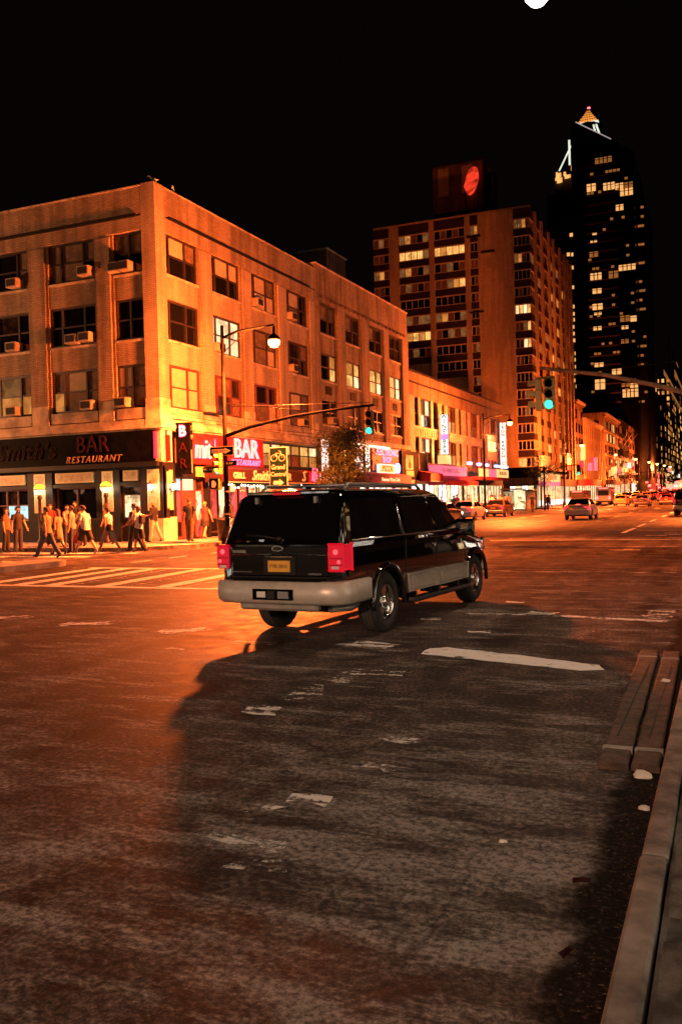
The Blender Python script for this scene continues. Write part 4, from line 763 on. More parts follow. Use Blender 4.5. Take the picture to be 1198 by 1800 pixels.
lo = [114.1] + [y + .35 for y in pYs[:-1]]; hi = [y - .35 for y in pYs]
for ci in range(8):
    a, b = lo[ci], hi[ci]
    wbox(D, 'spandrel', 'spandrel_red', 'E', XD, a, b, 37.05, 38.2, -.05, .3)
    for k in range(16):
        zt = 36.95 - 2.17 * k; zb = zt - 1.22
        if zb < 3.5: break
        wbox(D, 'spandrel', 'spandrel_red', 'E', XD, a, b, zb - .88, zb, -.05, .3)
        wbox(D, 'head_trim', 'window_frame_pale', 'E', XD, a, b, zt, zt + .07, -.02, .3)
        pn = rs.choice(['glass_dark', 'glass_dark', 'glass_dim', 'curtain', 'curtain', 'blind_dim', 'lit_dim', 'lit_dim'] + (['lit_amber', 'lit_warm'] if k > 5 else ['lit_amber']))
        if (ci, k) in ((3, 7), (3, 8), (1, 15), (2, 13)): pn = 'lit_warm'
        window(D, 'E', XD, a, b, zb, zt, (.5, .5), (1.0,), 'window_frame_pale', pn, .15, .08, single=True)
wbox(D, 'roof_band', 'brick_tower', 'S', YD, -43.4, XD, 38.35, 38.6, -.1, .5); D.part('roof', MB().box(-43.4, YD + .5, 38.2, XD - .4, 145.8, 38.3), 'roof_felt')
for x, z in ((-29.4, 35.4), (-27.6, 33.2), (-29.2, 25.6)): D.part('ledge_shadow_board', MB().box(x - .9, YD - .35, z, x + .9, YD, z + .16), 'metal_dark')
# penthouse with water tank
pt = D.part('penthouse', MB().box(-39.0, 128, 38.2, -31.5, 136, 50.6), 'brick_dark')
for x in (-38.2, -34.6): link('panel', MB().box(x, 127.9, 46.2, x + 1.6, 128, 50.2).mesh('panel', 'brick_tower'), pt)
link('cap', MB().box(-39.2, 127.8, 50.6, -31.3, 136.2, 50.8).mesh('cap', 'metal_dark'), pt)
link('stack', MB().tube([(-30.8, 130, 38.2), (-30.8, 130, 49)], .8, 10).mesh('stack', 'metal_dark'), pt)
link('pipe', MB().tube([(-30.0, 127.8, 44), (-30.0, 127.8, 48.5)], .12, 6).mesh('pipe', 'metal_grey'), pt)
ro = Thing('rooftop_red_oval', 'glowing red oval on the dark penthouse above the apartment tower', 'sign', (-33.2, 127.6, 38.3))
ro.part('oval', MB().prism([(-33.0 + .95 * math.cos(R(t)) * (1.15 if t in (60, 120, 200, 280) else 1) + .35 * math.sin(R(t)), 47.6 + 2.0 * math.sin(R(t))) for t in range(0, 360, 20)], 'y', 127.3, 127.6), 'red_oval_glow'); ro.part('post', MB().tube([(-34.0, 127.7, 38.3), (-34.0, 127.7, 48)], .12, 6), 'metal_dark'); ro.part('post', MB().tube([(-32.2, 127.7, 38.3), (-32.2, 127.7, 48)], .12, 6), 'metal_dark')  # emissive oval shaped after the red glow on the penthouse
# shops at its foot
D.part('base_block', MB().box(-25.4, YD - .9, .15, XD + .1, YD + .2, 3.1), 'store_black'); D.part('canopy', MB().box(-26.5, YD - 1.6, 4.0, XD + .6, YD, 5.3), 'black_panel')
window(D, 'S', YD - .95, -25.3, -22.2, .3, 3.0, (.25, .25, .25, .25), (.3, .7), 'metal_grey', ['lit_shop', 'lit_shop', 'lit_shop_warm', 'lit_white'], .02, .06)
for k in range(5):
    a = 114.6 + k * 6.2; window(D, 'E', XD + .3, a, a + 5.6, .3, 3.0, (.2, .2, .2, .2, .2), (.3, .7), 'metal_grey', ['lit_shop', 'lit_white', 'lit_shop', 'lit_shop_warm'], .1, .06)
D.part('shop_band', MB().box(XD - .3, 114.1, 3.0, XD + .35, 145.6, 4.0), 'store_black')
T = Thing('shop_sign', 'orange lit fascia sign with a pink lower band under the tower', 'sign', (XD + 1, 119.5, 3)); T.part('board', MB().box(XD + .3, 114.3, 3.5, XD + 1.0, 126.5, 4.5), 'box_yellow'); T.part('lower_band', MB().box(XD + .3, 114.3, 2.95, XD + 1.0, 126.5, 3.48), 'box_pink'); T.part('lettering', text_mesh('DELI GROCERY', .8, .01, 0, 0, 'sign_red', 1.1, 1.1), None, loc=(XD + 1.02, 120.4, 4.0), rot=EAST)
T = Thing('shop_sign', 'white board above the dark canopy at the foot of the tower', 'sign', (XD + 1, 119.5, 5)); T.part('board', MB().box(XD + .3, 115.2, 5.4, XD + .6, 121.5, 6.9), 'sign_white'); T.part('canopy_edge', MB().box(XD + .3, 114.3, 4.6, XD + 1.6, 130, 4.85), 'black_panel')

# ---------------- further row along the avenue
def plain_building(name, label, y0, y1, h, mat, style, x0=-45, litp=.1, seed=1, cornice=True, floors=None, bays=None, face=XF):
    T = Thing(name, label, 'building', (face, (y0 + y1) / 2, zr(y0)))
    zb = zr(y0) - .2; rr = random.Random(seed)
    T.part('wall', MB().box(x0, y0, zb, face, y1, h), mat)
    floors = floors or max(2, round((h - 5) / 2.6)); bays = bays or max(3, round((y1 - y0) / 2.8))
    fh = (h - 1.2 - 4.6) / floors; bwid = (y1 - y0) / bays
    for f in range(floors):
        for b in range(bays):
            a = y0 + b * bwid + bwid * .24; z = 4.6 + f * fh + fh * .18
            pm = rr.choice(['lit_warm', 'lit_amber', 'lit_dim']) if rr.random() < litp else rr.choice(['glass_dark', 'glass_dark', 'curtain', 'glass_dim'])
            T.part('window', unit_box('window'), None, loc=(face + .02, a + bwid * .26, z + fh * .32), scale=(.12, bwid * .52, fh * .64), mat=pm)
        if style == 'bands': T.part('string_course', MB().box(face, y0, 4.5 + f * fh, face + .12, y1, 4.5 + f * fh + .14), 'limestone')
    for b in range(bays + 1):
        y = y0 + b * bwid
        if style == 'piers': T.part('pier', MB().box(face, max(y0, y - .3), 4.4, face + .2, min(y1, y + .3), h - .8), mat)
    # windows on the wall facing back along the avenue
    for f in range(floors):
        for b in range(3):
            pm = rr.choice(['lit_warm', 'lit_amber']) if rr.random() < litp * 2 else 'glass_dark'
            T.part('window', unit_box('window'), None, loc=(face - 1.6 - b * 2.2, y0 - .02, 4.6 + (f + .5) * fh), scale=(1.1, .12, fh * .6), mat=pm)
    if cornice: T.part('cornice', MB().box(face - .3, y0, h - .5, face + .55, y1, h - .1), 'terracotta'); T.part('cornice', MB().box(face - .3, y0, h - .8, face + .3, y1, h - .5), mat)
    T.part('shopfront', MB().box(face, y0 + .3, zr(y0) + .2, face + .06, y1 - .3, zr(y0) + 2.9), rr.choice(['lit_shop', 'lit_shop_warm']))
    for b in range(bays + 1): T.part('shop_column', MB().box(face, y0 + b * bwid - .2, zr(y0), face + .16, y0 + b * bwid + .2, zr(y0) + 3.0), 'store_black')
    for q in range(3):
        y = rr.uniform(y0 + 1, y1 - 2); z = zr(y0) + rr.uniform(4.2, 7.5); T.part('hanging_sign', MB().box(face + .1, y, z, face + rr.uniform(.5, .9), y + .2, z + rr.uniform(.7, 2.6)), rr.choice(['box_pink', 'box_yellow', 'neon_red', 'box_white', 'box_yellow', 'box_yellow']))
    T.part('shop_fascia', MB().box(face, y0, zr(y0) + 2.9, face + .4, y1, zr(y0) + 3.9), rr.choice(['sign_red', 'store_black', 'box_pink', 'awning_red']))
    return T
plain_building('row_building', 'dark narrow building with a pale cornice just past the apartment tower', 147.5, 156.5, 17.2, 'brick_dark', 'plain', seed=3, litp=.03)
plain_building('row_building', 'ornate six-storey building with many slim pilasters and a bright cornice line', 156.5, 180, 14.9, 'brick_tower', 'piers', seed=4, litp=.06, bays=10)
plain_building('row_building', 'pale stone building with arched lit windows facing back down the avenue', 186, 212, 18.1, 'brick_deco', 'bands', seed=6, litp=.32)
plain_building('row_building', 'black unlit building hung with flagpoles beyond the pale stone one', 213, 234, 19.0, 'tower_dark', 'plain', seed=7, litp=.0, cornice=False)
plain_building('row_building', 'plain orange-lit party-wall building beyond the black one', 236, 257, 18.8, 'brick_deco', 'plain', seed=8, litp=.08, cornice=False)
plain_building('row_building', 'taller stepped tan building in the far row', 259, 291, 22.8, 'brick_tower', 'plain', seed=9, litp=.25, cornice=False)
plain_building('row_building', 'brown far building with scattered lit windows before the stepped tower', 293, 340, 25.5, 'brick_dark', 'plain', seed=10, litp=.35, cornice=False)
plain_building('row_building', 'far dark tower whose windows show as white dots at the picture edge', 380, 440, 38, 'tower_dark', 'plain', seed=12, litp=.35, cornice=False, floors=12, bays=12)
plain_building('row_building', 'last high dark block at the end of the visible row', 441, 620, 56, 'tower_dark', 'plain', seed=13, litp=.38, cornice=False, floors=18, bays=16)
FP = Thing('flagpole_row', 'three slanting flagpoles on the front of the black building', 'flagpole', (XF, 222, 14))
for k in range(3): FP.part('pole', MB().tube([(XF, 214 + k * 5, 13.0 - k * .6), (XF + 3.2, 213 + k * 5, 17.0 - k * .6)], .09, 5), 'metal_grey')

# ---------------- towers in the distance
def lerp_(a, b, t): return a + (b - a) * t
DKT = Thing('office_tower', 'black glass office tower with a slanting roof edge and thin floor bands', 'building', (-28, 250, 0))
DKT.part('shaft', MB().prism([(-37.0, 0), (-20.9, 0), (-20.9, 92.6), (-35.6, 102.6), (-37.0, 102.0)], 'y', 250, 285), 'tower_glass')
DKT.part('roof_edge', MB().prism([(-35.6, 102.6), (-26.5, 96.41), (-26.5, 96.7), (-35.6, 102.95)], 'y', 249.9, 250.4), 'roof_edge')
DKT.part('side_wing', MB().box(-20.9, 256, 0, -18.9, 285, 82), 'tower_dark')
for k in range(26):
    z = 26 + k * 2.55; DKT.part('floor_band', MB().box(-33.2, 249.85, z, -25.3, 250, z + .35), 'tower_band')
for k in range(26): DKT.part('floor_band', MB().box(-20.95, 257 , 20 + k * 2.5, -18.8, 257.6, 20.5 + k * 2.5), 'tower_band')
DK = [(-30.7, 90.5, -26.4, 92.0), (-33.0, 83.4, -30.7, 85.4), (-28.7, 83.1, -25.8, 85.0), (-25.6, 82.8, -23.6, 84.4), (-23.3, 82.6, -21.2, 84.3), (-24.4, 80.9, -21.2, 82.7), (-25.6, 77.2, -23.7, 78.7), (-31.8, 71.6, -30.7, 72.2), (-32.7, 65.7, -30.5, 67.1), (-32.4, 69.6, -30.7, 70.2), (-25.2, 61.1, -20.95, 62.6), (-32.6, 59.5, -29.7, 61.3), (-27.8, 59.4, -25.4, 61.3), (-32.1, 55.8, -29.8, 57.1), (-32.2, 51.4, -29.6, 53.0), (-31.8, 50.0, -29.9, 50.7), (-25.1, 47.5, -22.7, 49.1), (-22.5, 47.3, -20.95, 48.8), (-32.1, 45.9, -30.0, 46.9), (-24.8, 45.5, -23.1, 46.4), (-25.0, 41.7, -23.1, 42.8), (-32.0, 36.0, -29.7, 37.1), (-27.5, 33.6, -25.1, 35.2), (-32.0, 29.9, -29.4, 32.6), (-25.1, 30.1, -23.0, 31.1), (-22.9, 29.7, -20.95, 30.9), (-24.9, 27.3, -20.95, 29.4)]
for k, (a, z0, b, z1) in enumerate(DK):
    f = DKT.part('window', MB().box(a, 249.7, z0, b, 249.9, z1), 'win_far' if k % 4 else 'win_far_dim')
    n = max(1, round((b - a) / 1.1))
    for q in range(1, n): link('mullion', MB().box(a + (b - a) * q / n - .13, 249.6, z0, a + (b - a) * q / n + .13, 249.7, z1).mesh('mullion', 'tower_dark'), f)
    link('transom', MB().box(a, 249.55, lerp_(z0, z1, .62), b, 249.6, lerp_(z0, z1, .62) + .16).mesh('transom', 'tower_dark'), f)
rs = random.Random(41); wsm = MB().box(0, -.2, 0, .75, 0, .6).mesh('window', 'win_far_dim')
for k in range(48): DKT.part('window', wsm, None, loc=(rs.choice([-33.0 + .98 * q for q in range(12)]), 249.88, 26.5 + 2.55 * rs.randrange(1, 25)))
for k in range(30): DKT.part('window', wsm, None, loc=(-20.6 + .8 * rs.randrange(2), 255.9, 21.2 + 2.5 * rs.randrange(0, 24)))
PT = Thing('pyramid_tower', 'stone skyscraper with a glowing gold pyramid on its top', 'building', (-63, 480, 0))
PT.part('shaft', MB().box(-84, 480, 0, -52, 512, 160), 'tower_stone'); PT.part('shoulder', MB().box(-80, 481, 160, -54, 510, 169), 'tower_stone'); PT.part('drum', MB().lathe([(11, 169), (11, 186), (8, 192), (7, 197)], (-63.3, 492, 0), 8), 'tower_stone')
PT.part('pyramid', MB().add([(-68.4, 487, 197.6), (-58.2, 487, 197.6), (-58.2, 497, 197.6), (-68.4, 497, 197.6), (-63.3, 492, 206.4)], [(0, 1, 4), (1, 2, 4), (2, 3, 4), (3, 0, 4)]), 'pyramid_gold')
for q in range(1, 6):
    h = 197.6 + 8.8 * q / 6; w = 5.1 * (1 - q / 6); PT.part('pyramid_rib', MB().box(-63.3 - w - .1, 486.7 + 5 * q / 6, h, -63.3 + w + .1, 486.9 + 5 * q / 6, h + .22), 'tower_band')
for q in range(-3, 4): PT.part('pyramid_rib', MB().tube([(-63.3 + q * 1.45, 486.8, 197.6), (-63.3 + q * .1, 491.8, 206.3)], .10, 4), 'tower_band')
PT.part('pyramid_base', MB().box(-68.9, 486.6, 196.6, -57.7, 497.4, 197.5), 'crown_light')
PT.part('tip', MB().box(-63.8, 491.6, 206.4, -62.4, 492.4, 207.1), 'beacon')
for x in (-70.5, -67.8, -57.0, -54.2): PT.part('crown_buttress', MB().tube([(x, 483, 180), (x * .5 - 63.3 * .5, 486, 195)], .5, 5), 'crown_light')
PT.part('crown_strip', MB().tube([(-77.3, 480, 172), (-70.5, 482, 186)], .4, 5), 'crown_light')
PT.part('column_light', MB().box(-72.3, 479.6, 174, -71.3, 480, 187), 'crown_light')
rs = random.Random(21)
for k in range(14): x = -81 + rs.random() * 13; z = 166.5 + (x + 81) * .35 + rs.uniform(-2, 2); PT.part('flood_lit_stone', MB().box(x, 479.5, z, x + rs.uniform(.8, 2.2), 479.9, z + rs.uniform(1.2, 3)), 'win_far')
PW = [(-72.6, 136.7), (-69.5, 136.6), (-74.3, 126.7), (-72.1, 126.4), (-69.3, 126.3), (-73.6, 119.6), (-71.9, 119.6), (-69.3, 119.3), (-73.6, 109.3), (-71.9, 109.3), (-69.3, 109.0), (-73.8, 99.2), (-71.8, 99.2), (-68.9, 99.2), (-73.8, 95.5), (-71.8, 95.4), (-69.0, 95.3), (-73.7, 92.2), (-71.7, 92.3), (-68.9, 92.2), (-72.9, 88.6), (-68.8, 88.5), (-72.8, 85.1), (-68.7, 85.0), (-72.9, 81.6), (-71.6, 81.5), (-71.5, 74.7), (-68.8, 74.9), (-71.6, 71.4), (-68.9, 71.4), (-71.5, 67.7), (-73.1, 64.5), (-71.2, 64.4), (-68.6, 64.2), (-73.0, 60.6), (-68.3, 60.2), (-71.3, 57.4), (-68.5, 57.6), (-70.1, 163.8), (-69.8, 150.3), (-67.2, 136.0), (-67.3, 132.1)]
wm = MB().box(0, -.3, 0, 1.55, 0, 1.8).mesh('window', 'win_far')
for x, z in PW: PT.part('window', wm, None, loc=(x, 479.9, z))
wd = MB().box(0, -.2, 0, 1.1, 0, 1.6).mesh('window', 'tower_glass')
for i in range(9):
    for j in range(11): PT.part('window', wd, None, loc=(-83 + i * 1.75, 479.95, 96 + j * 6))
ST = Thing('stepped_tower', 'stepped stone tower lit amber on its upper faces', 'building', (-27, 360, 0))
ST.part('shaft', MB().box(-30, 362, 0, -23.5, 380, 40), 'tower_dark'); ST.part('upper_stage', MB().box(-28.0, 361, 40, -23.8, 372, 47), 'brick_tower'); ST.part('crown', MB().box(-29.1, 360.6, 47.3, -25.9, 370, 52.5), 'brick_tower'); ST.part('lit_stage', MB().box(-27.8, 360, 40.1, -23.7, 362, 42.4), 'lit_warm'); ST.part('lit_stage', MB().box(-29, 360.3, 47.4, -26, 360.5, 49), 'lit_amber'); ST.part('niche', MB().box(-27.2, 360.9, 45, -26.5, 361, 46.2), 'black_matte')
LT = [(-27.8, 37.8, -26.6, 39.1), (-25.9, 37.6, -24.6, 38.9), (-27.8, 35.1, -26.6, 35.7), (-29.0, 33.2, -28.2, 34.0), (-27.6, 32.9, -26.6, 33.9), (-25.8, 32.6, -24.7, 33.8), (-26.7, 52.6, -25.9, 53.6), (-28.8, 30.7, -28.2, 31.5), (-27.6, 30.3, -26.8, 31.5), (-25.8, 30.1, -24.8, 31.4), (-29.0, 27.8, -28.2, 29.0), (-27.7, 27.9, -26.7, 29.0), (-25.8, 27.6, -24.6, 28.9)]
for a, z0, b, z1 in LT: ST.part('window', MB().box(a, 361.6, z0, b, 361.9, z1), 'win_far')
# lights high on the last dark block: positions along its avenue face
LB = Thing('rooftop_lights', 'lit scaffold and rows of lamps on the roof of the last dark block', 'sign', (XF, 470, 55))
for (x, z0, x1, z1) in [(-20.8, 46.3, -19.9, 48.1), (-19.9, 45.6, -18.7, 46.3), (-18.9, 43.3, -17.1, 44.5), (-17.0, 45.1, -16.4, 47.8), (-16.5, 45.2, -14.4, 46.4), (-19.8, 41.8, -14.8, 43.1), (-16.3, 50.2, -15.7, 50.7)]:
    k0, k1 = 21.7 / abs(x), 21.7 / abs(x1); LB.part('lamp_bar', MB().box(-21.75, 360 * k0, 1.72 + (z0 - 1.72) * k0, -21.6, 360 * k1, 1.72 + (z1 - 1.72) * k0), 'win_far_dim')
LB.part('frame', MB().box(-22.2, 400, 38, -21.8, 560, 38.6), 'metal_dark')
for y in (420, 460, 500, 540): LB.part('post', MB().box(-22.2, y, 38, -21.9, y + .6, 70), 'metal_dark')
# ================================================================== STREET LAMPS AND SIGNALS
def lamp_light(parent, loc, power, col, size=.2):
    d = bpy.data.lights.new('lamp_light', 'POINT'); d.energy = power; d.color = col; d.shadow_soft_size = size
    o = bpy.data.objects.new('lamp_light', d); COL.objects.link(o); o.parent = parent; o.location = loc; return o
def street_lamp(label, px, py, lx, ly, lz, power=LAMP_POWER, col=SODIUM, lens='lens_sodium', rad=.19, group='street lamps along the avenue', reach=156.5):
    g = zr(py); T = Thing('street_lamp', label, 'street lamp', (px, py, g + .12), group=group)
    top = lz + .55
    T.part('base', MB().lathe([(.26, 0), (.26, .25), (.17, .55), (.12, .7)], (px, py, g + .1), 8, smooth=False), 'pole_paint')
    T.part('pole', MB().tube([(px, py, g + .1), (px, py, top + .35)], [.105, .07], 8), 'pole_paint')
    T.part('arm', MB().tube([(px, py, top - .15), (px + (lx - px) * .3, py + (ly - py) * .3, top + .05), (lx, ly, top + .12)], [.055, .05, .035], 7), 'pole_paint')
    T.part('brace', MB().tube([(px, py, top - .75), (px + (lx - px) * .45, py, top + .0)], .02, 5), 'pole_paint')
    h = T.part('luminaire', MB().lathe([(.04, .62), (.05, .34), (.12, .28), (.22, .18), (.26, .08), (.0, .08)], (lx, ly, lz), 12), 'pole_paint')
    link('lens', MB().lathe([(0, -rad), (rad * .55, -rad * .85), (rad * .9, -rad * .45), (rad, 0), (rad * .92, .075)], (lx, ly, lz), 14).mesh('lens', lens), h)
    at = Vector((lx - px, ly - py, lz - rad - .12 - (g + .12)))
    hs = Vector((px - lx, py - ly, 0)).normalized()          # towards the houses
    for k_, aim, ang in ((.74, Vector((0, 0, -1)), reach), (.46, hs + Vector((0, 0, .12)), 156)):
        d = bpy.data.lights.new('lamp_light', 'SPOT'); d.energy = power * k_; d.color = col; d.shadow_soft_size = .36; d.spot_size = R(ang); d.spot_blend = .13
        o = bpy.data.objects.new('lamp_light', d); COL.objects.link(o); o.parent = T.o; o.location = at; o.rotation_euler = aim.to_track_quat('-Z', 'Y').to_euler()
    return T
L1 = street_lamp('lit street lamp on the signal pole at the bar corner', -18.4, 31.1, -16.0, 30.95, 7.95, LAMP_POWER, rad=.24, group=None)
for k, y in enumerate((72.5, 112.0, 148.7, 182.9, 216.4, 242.3, 272.0, 300.4)):
    street_lamp(['lit street lamp with a red banner in front of the low deco building', 'lit street lamp in front of the apartment tower', 'lit street lamp before the pale stone building', 'fourth lit street lamp beyond the bar corner', 'fifth lit street lamp, small above the far traffic', 'sixth lit street lamp, tiny above the far traffic', 'seventh lit street lamp, a dot above the far traffic', 'farthest lit street lamp above the traffic'][k],
                -18.3, y, -16.1, y, 7.7 + zr(y), LAMP_POWER * (1 if k < 4 else 1.0), rad=.24 + .05 * k * (k > 2) * .5)
street_lamp('lit street lamp overhead at the top edge, its pole out of frame', 0.75, 13.35, -2.41, 13.35, 9.1, 1200.0, (1.0, .60, .40), 'lens_pale', .19)
street_lamp('lit street lamp on the near pavement behind the camera', 0.75, -26.0, -1.8, -26.0, 9.0, 28000.0, (1.0, .58, .38), 'lens_pale', .19, reach=172)
street_lamp('lit street lamp along the side street, left of the picture', -42.0, 27.0, -42.0, 24.6, 8.0, LAMP_POWER * .30, (1.0, .36, .14))
street_lamp('street lamp on the near pavement beyond the crossing', 0.75, 76.0, -1.6, 76.0, 8.0, LAMP_POWER * .6)
street_lamp('street lamp further up the near pavement', 0.75, 120.0, -1.6, 120.0, 8.0, LAMP_POWER * .6)

def signal(T, loc, rz, lit='green', s=1.0, parts='signal_head', hm_='signal_yellow'):
    """three-aspect head; local -y is the face"""
    hm = MB()
    for k in range(3): hm.cham(-.15 * s, -.02, (-.45 + .3 * k) * s, .15 * s, .17 * s, (-.155 + .3 * k) * s, .02)
    h = T.part(parts, hm, hm_, loc=loc, rot=(0, 0, rz))
    for k in range(3):
        z = (-.30 + .3 * k) * s
        pts = [(.115 * s * math.cos(R(a)), z + .115 * s * math.sin(R(a))) for a in range(0, 360, 30)]
        link('lens', MB().prism(pts, 'y', -.045, -.02).mesh('lens', 'green_light' if (k == 0 and lit == 'green') else ('hand_red' if k == 2 and lit == 'red' else 'black_panel')), h)
        vis = []
        for y, rr in ((-.02, .135), (-.2 * s, .125)): vis.append([(rr * s * math.cos(R(a)), y, z + rr * s * math.sin(R(a))) for a in range(-20, 201, 20)])
        link('visor', MB().loft(vis, closed=False, cap=False).mesh('visor', hm_), h)
    return h
def arm(T, name, pts, r): return T.part(name, MB().tube(pts, r, 8), 'pole_paint')
# signal mast on the lamp pole at the bar corner
arm(L1, 'mast_arm', [(-18.35, 31.1, 4.42), (-17.2, 31.0, 4.72), (-15.2, 30.8, 5.0), (-13.4, 30.65, 5.12), (-11.75, 30.5, 5.18)], [.075, .07, .06, .05, .045])
L1.part('arm_stay', MB().tube([(-18.4, 31.1, 5.6), (-11.9, 30.5, 5.28)], .012, 4), 'metal_dark'); L1.part('arm_stay', MB().tube([(-18.4, 31.1, 5.75), (-14.5, 30.75, 5.15)], .012, 4), 'metal_dark')
L1.part('hanger', MB().tube([(-11.95, 30.52, 5.18), (-11.95, 30.5, 4.98)], .03, 6), 'pole_paint')
signal(L1, (-11.95, 30.5, 4.55), R(8)); signal(L1, (-18.62, 30.85, 3.3), R(-35), s=.95)
w = L1.part('one_way_sign', MB().box(-19.0, 30.92, 3.66, -17.95, 30.95, 3.98), 'black_panel')
link('arrow', MB().prism([(-18.92, 3.74), (-18.32, 3.74), (-18.32, 3.70), (-18.05, 3.82), (-18.32, 3.94), (-18.32, 3.9), (-18.92, 3.9)], 'y', 30.905, 30.915).mesh('arrow', 'sign_white'), w)
link('lettering', text_mesh('ONE WAY', .13, .002, 0, 0, 'black_matte'), w, (-18.58, 30.90, 3.82), SOUTH)
link('edge', MB().box(-19.03, 30.955, 3.63, -17.92, 30.96, 4.01).mesh('edge', 'sign_white'), w)
w = L1.part('street_name_sign', MB().box(-19.35, 30.9, 2.98, -18.6, 30.93, 3.2), 'sign_green'); link('lettering', text_mesh('W 44 ST', .17, .002, 0, 0, 'sign_white'), w, (-18.98, 30.885, 3.09), SOUTH)
w = L1.part('street_name_sign', MB().box(-18.35, 30.9, 3.22, -17.8, 30.93, 3.42), 'sign_green'); link('lettering', text_mesh('8 AV', .15, .002, 0, 0, 'sign_white'), w, (-18.1, 30.885, 3.32), SOUTH)
w = L1.part('pedestrian_signal', MB().cham(-19.05, 30.8, 2.28, -18.55, 31.05, 2.75, .03), 'signal_yellow')
link('screen', MB().box(-19.0, 30.785, 2.32, -18.6, 30.80, 2.71).mesh('screen', 'black_panel'), w)
hand = MB().box(-18.88, 30.77, 2.38, -18.72, 30.785, 2.54)
for k in range(4): hand.box(-18.88 + k * .042, 30.77, 2.545, -18.85 + k * .042, 30.785, 2.62 + (.03 if k in (1, 2) else 0))
hand.box(-18.71, 30.77, 2.46, -18.68, 30.785, 2.56)
link('hand_symbol', hand.mesh('hand_symbol', 'hand_red'), w)
L1.part('strap', MB().lathe([(.12, -.03), (.12, .03)], (-18.4, 31.1, 2.2), 8), 'metal_grey'); L1.part('strap', MB().lathe([(.12, -.03), (.12, .03)], (-18.4, 31.1, 1.3), 8), 'metal_grey')
# mast on the near side with the large yellow heads
T = Thing('traffic_signal', 'mast arm reaching in with two yellow signal heads, the facing one green', 'traffic signal', (0.75, 27.8, .12))
T.part('pole', MB().tube([(0.75, 27.8, .1), (0.75, 27.8, 6.2)], [.13, .09], 8), 'pole_paint')
T.part('mast_arm', MB().tube([(0.7, 27.8, 3.75), (-.4, 27.6, 4.33), (-1.6, 27.4, 4.75), (-3.2, 27.15, 5.2), (-5.05, 26.9, 5.52)], [.085, .08, .07, .06, .05], 8), 'mast_lit_tone')
T.part('arm_stay', MB().tube([(0.75, 27.8, 5.6), (-3.6, 27.1, 5.32)], .012, 4), 'metal_dark')
T.part('hanger', MB().tube([(-4.78, 26.95, 5.48), (-4.78, 26.93, 5.22)], .025, 6), 'pole_paint'); T.part('hanger', MB().tube([(-5.0, 26.95, 5.5), (-5.0, 26.93, 5.22)], .025, 6), 'pole_paint')
T.part('bracket', MB().box(-5.15, 26.85, 5.2, -4.62, 27.0, 5.25), 'signal_yellow')
signal(T, (-4.78, 26.9, 4.73), R(0), s=1.05, hm_='signal_lit_tone'); signal(T, (-5.2, 26.98, 4.73), R(-72), 'none', s=1.05, hm_='signal_lit_tone')
# far signals
for k, (x, y, lab, lit) in enumerate(((-18.0, 100.5, 'small green signal on a bent arm by the apartment tower', 'green'), (-18.2, 160, 'first tiny red signal over the far traffic', 'red'), (-14.5, 162, 'second tiny red signal over the far traffic', 'red'))):
    T = Thing('traffic_signal', lab, 'traffic signal', (x - .6, y, zr(y)))
    T.part('pole', MB().tube([(x - .6, y, zr(y)), (x - .6, y, zr(y) + 5)], .09, 6), 'pole_paint'); arm(T, 'mast_arm', [(x - .6, y, zr(y) + 4.0), (x + 1.2, y, zr(y) + 4.8), (x + 3.2, y, zr(y) + 5.0)], .05)
    signal(T, (x + 3.2, y - .1, zr(y) + 4.4), 0, lit, 1.3)
# cycle route sign
T = Thing('cycle_sign', 'green cycle route sign with a bicycle symbol, Grand Central and an arrow', 'sign', (-18.6, 36.1, .15))
T.part('pole', MB().tube([(-18.6, 36.15, .12), (-18.6, 36.15, 4.3)], .04, 6), 'metal_grey')
T.part('edge', MB().cham(-19.06, 36.08, 2.28, -18.14, 36.11, 4.22, .012), 'sign_border'); T.part('panel', MB().box(-19.02, 36.06, 2.32, -18.18, 36.078, 4.18), 'sign_green')
def ringm(cx, cz, r): return MB().tube([(cx + r * math.cos(R(a)), 36.05, cz + r * math.sin(R(a))) for a in range(0, 361, 30)], .018, 4, cap=False)
T.part('bicycle_symbol', ringm(-18.80, 3.72, .15), 'sign_border'); T.part('bicycle_symbol', ringm(-18.40, 3.72, .15), 'sign_border')
T.part('bicycle_symbol', MB().tube([(-18.83, 36.05, 3.72), (-18.7, 36.05, 3.93), (-18.45, 36.05, 3.93), (-18.58, 36.05, 3.70), (-18.7, 36.05, 3.93)], .018, 4).tube([(-18.37, 36.05, 3.72), (-18.47, 36.05, 4.02), (-18.55, 36.05, 4.04)], .018, 4), 'sign_border')
T.part('lettering', text_mesh('Grand', .30, .004, 0, 0, 'sign_border', 1, .92, .004), None, loc=(-18.6, 36.05, 3.30), rot=SOUTH); T.part('lettering', text_mesh('Central', .28, .004, 0, 0, 'sign_border', 1, .92, .004), None, loc=(-18.6, 36.05, 2.98), rot=SOUTH)
T.part('arrow', MB().prism([(-18.85, 2.52), (-18.55, 2.52), (-18.55, 2.44), (-18.33, 2.6), (-18.55, 2.76), (-18.55, 2.68), (-18.85, 2.68)], 'y', 36.04, 36.06), 'sign_border')
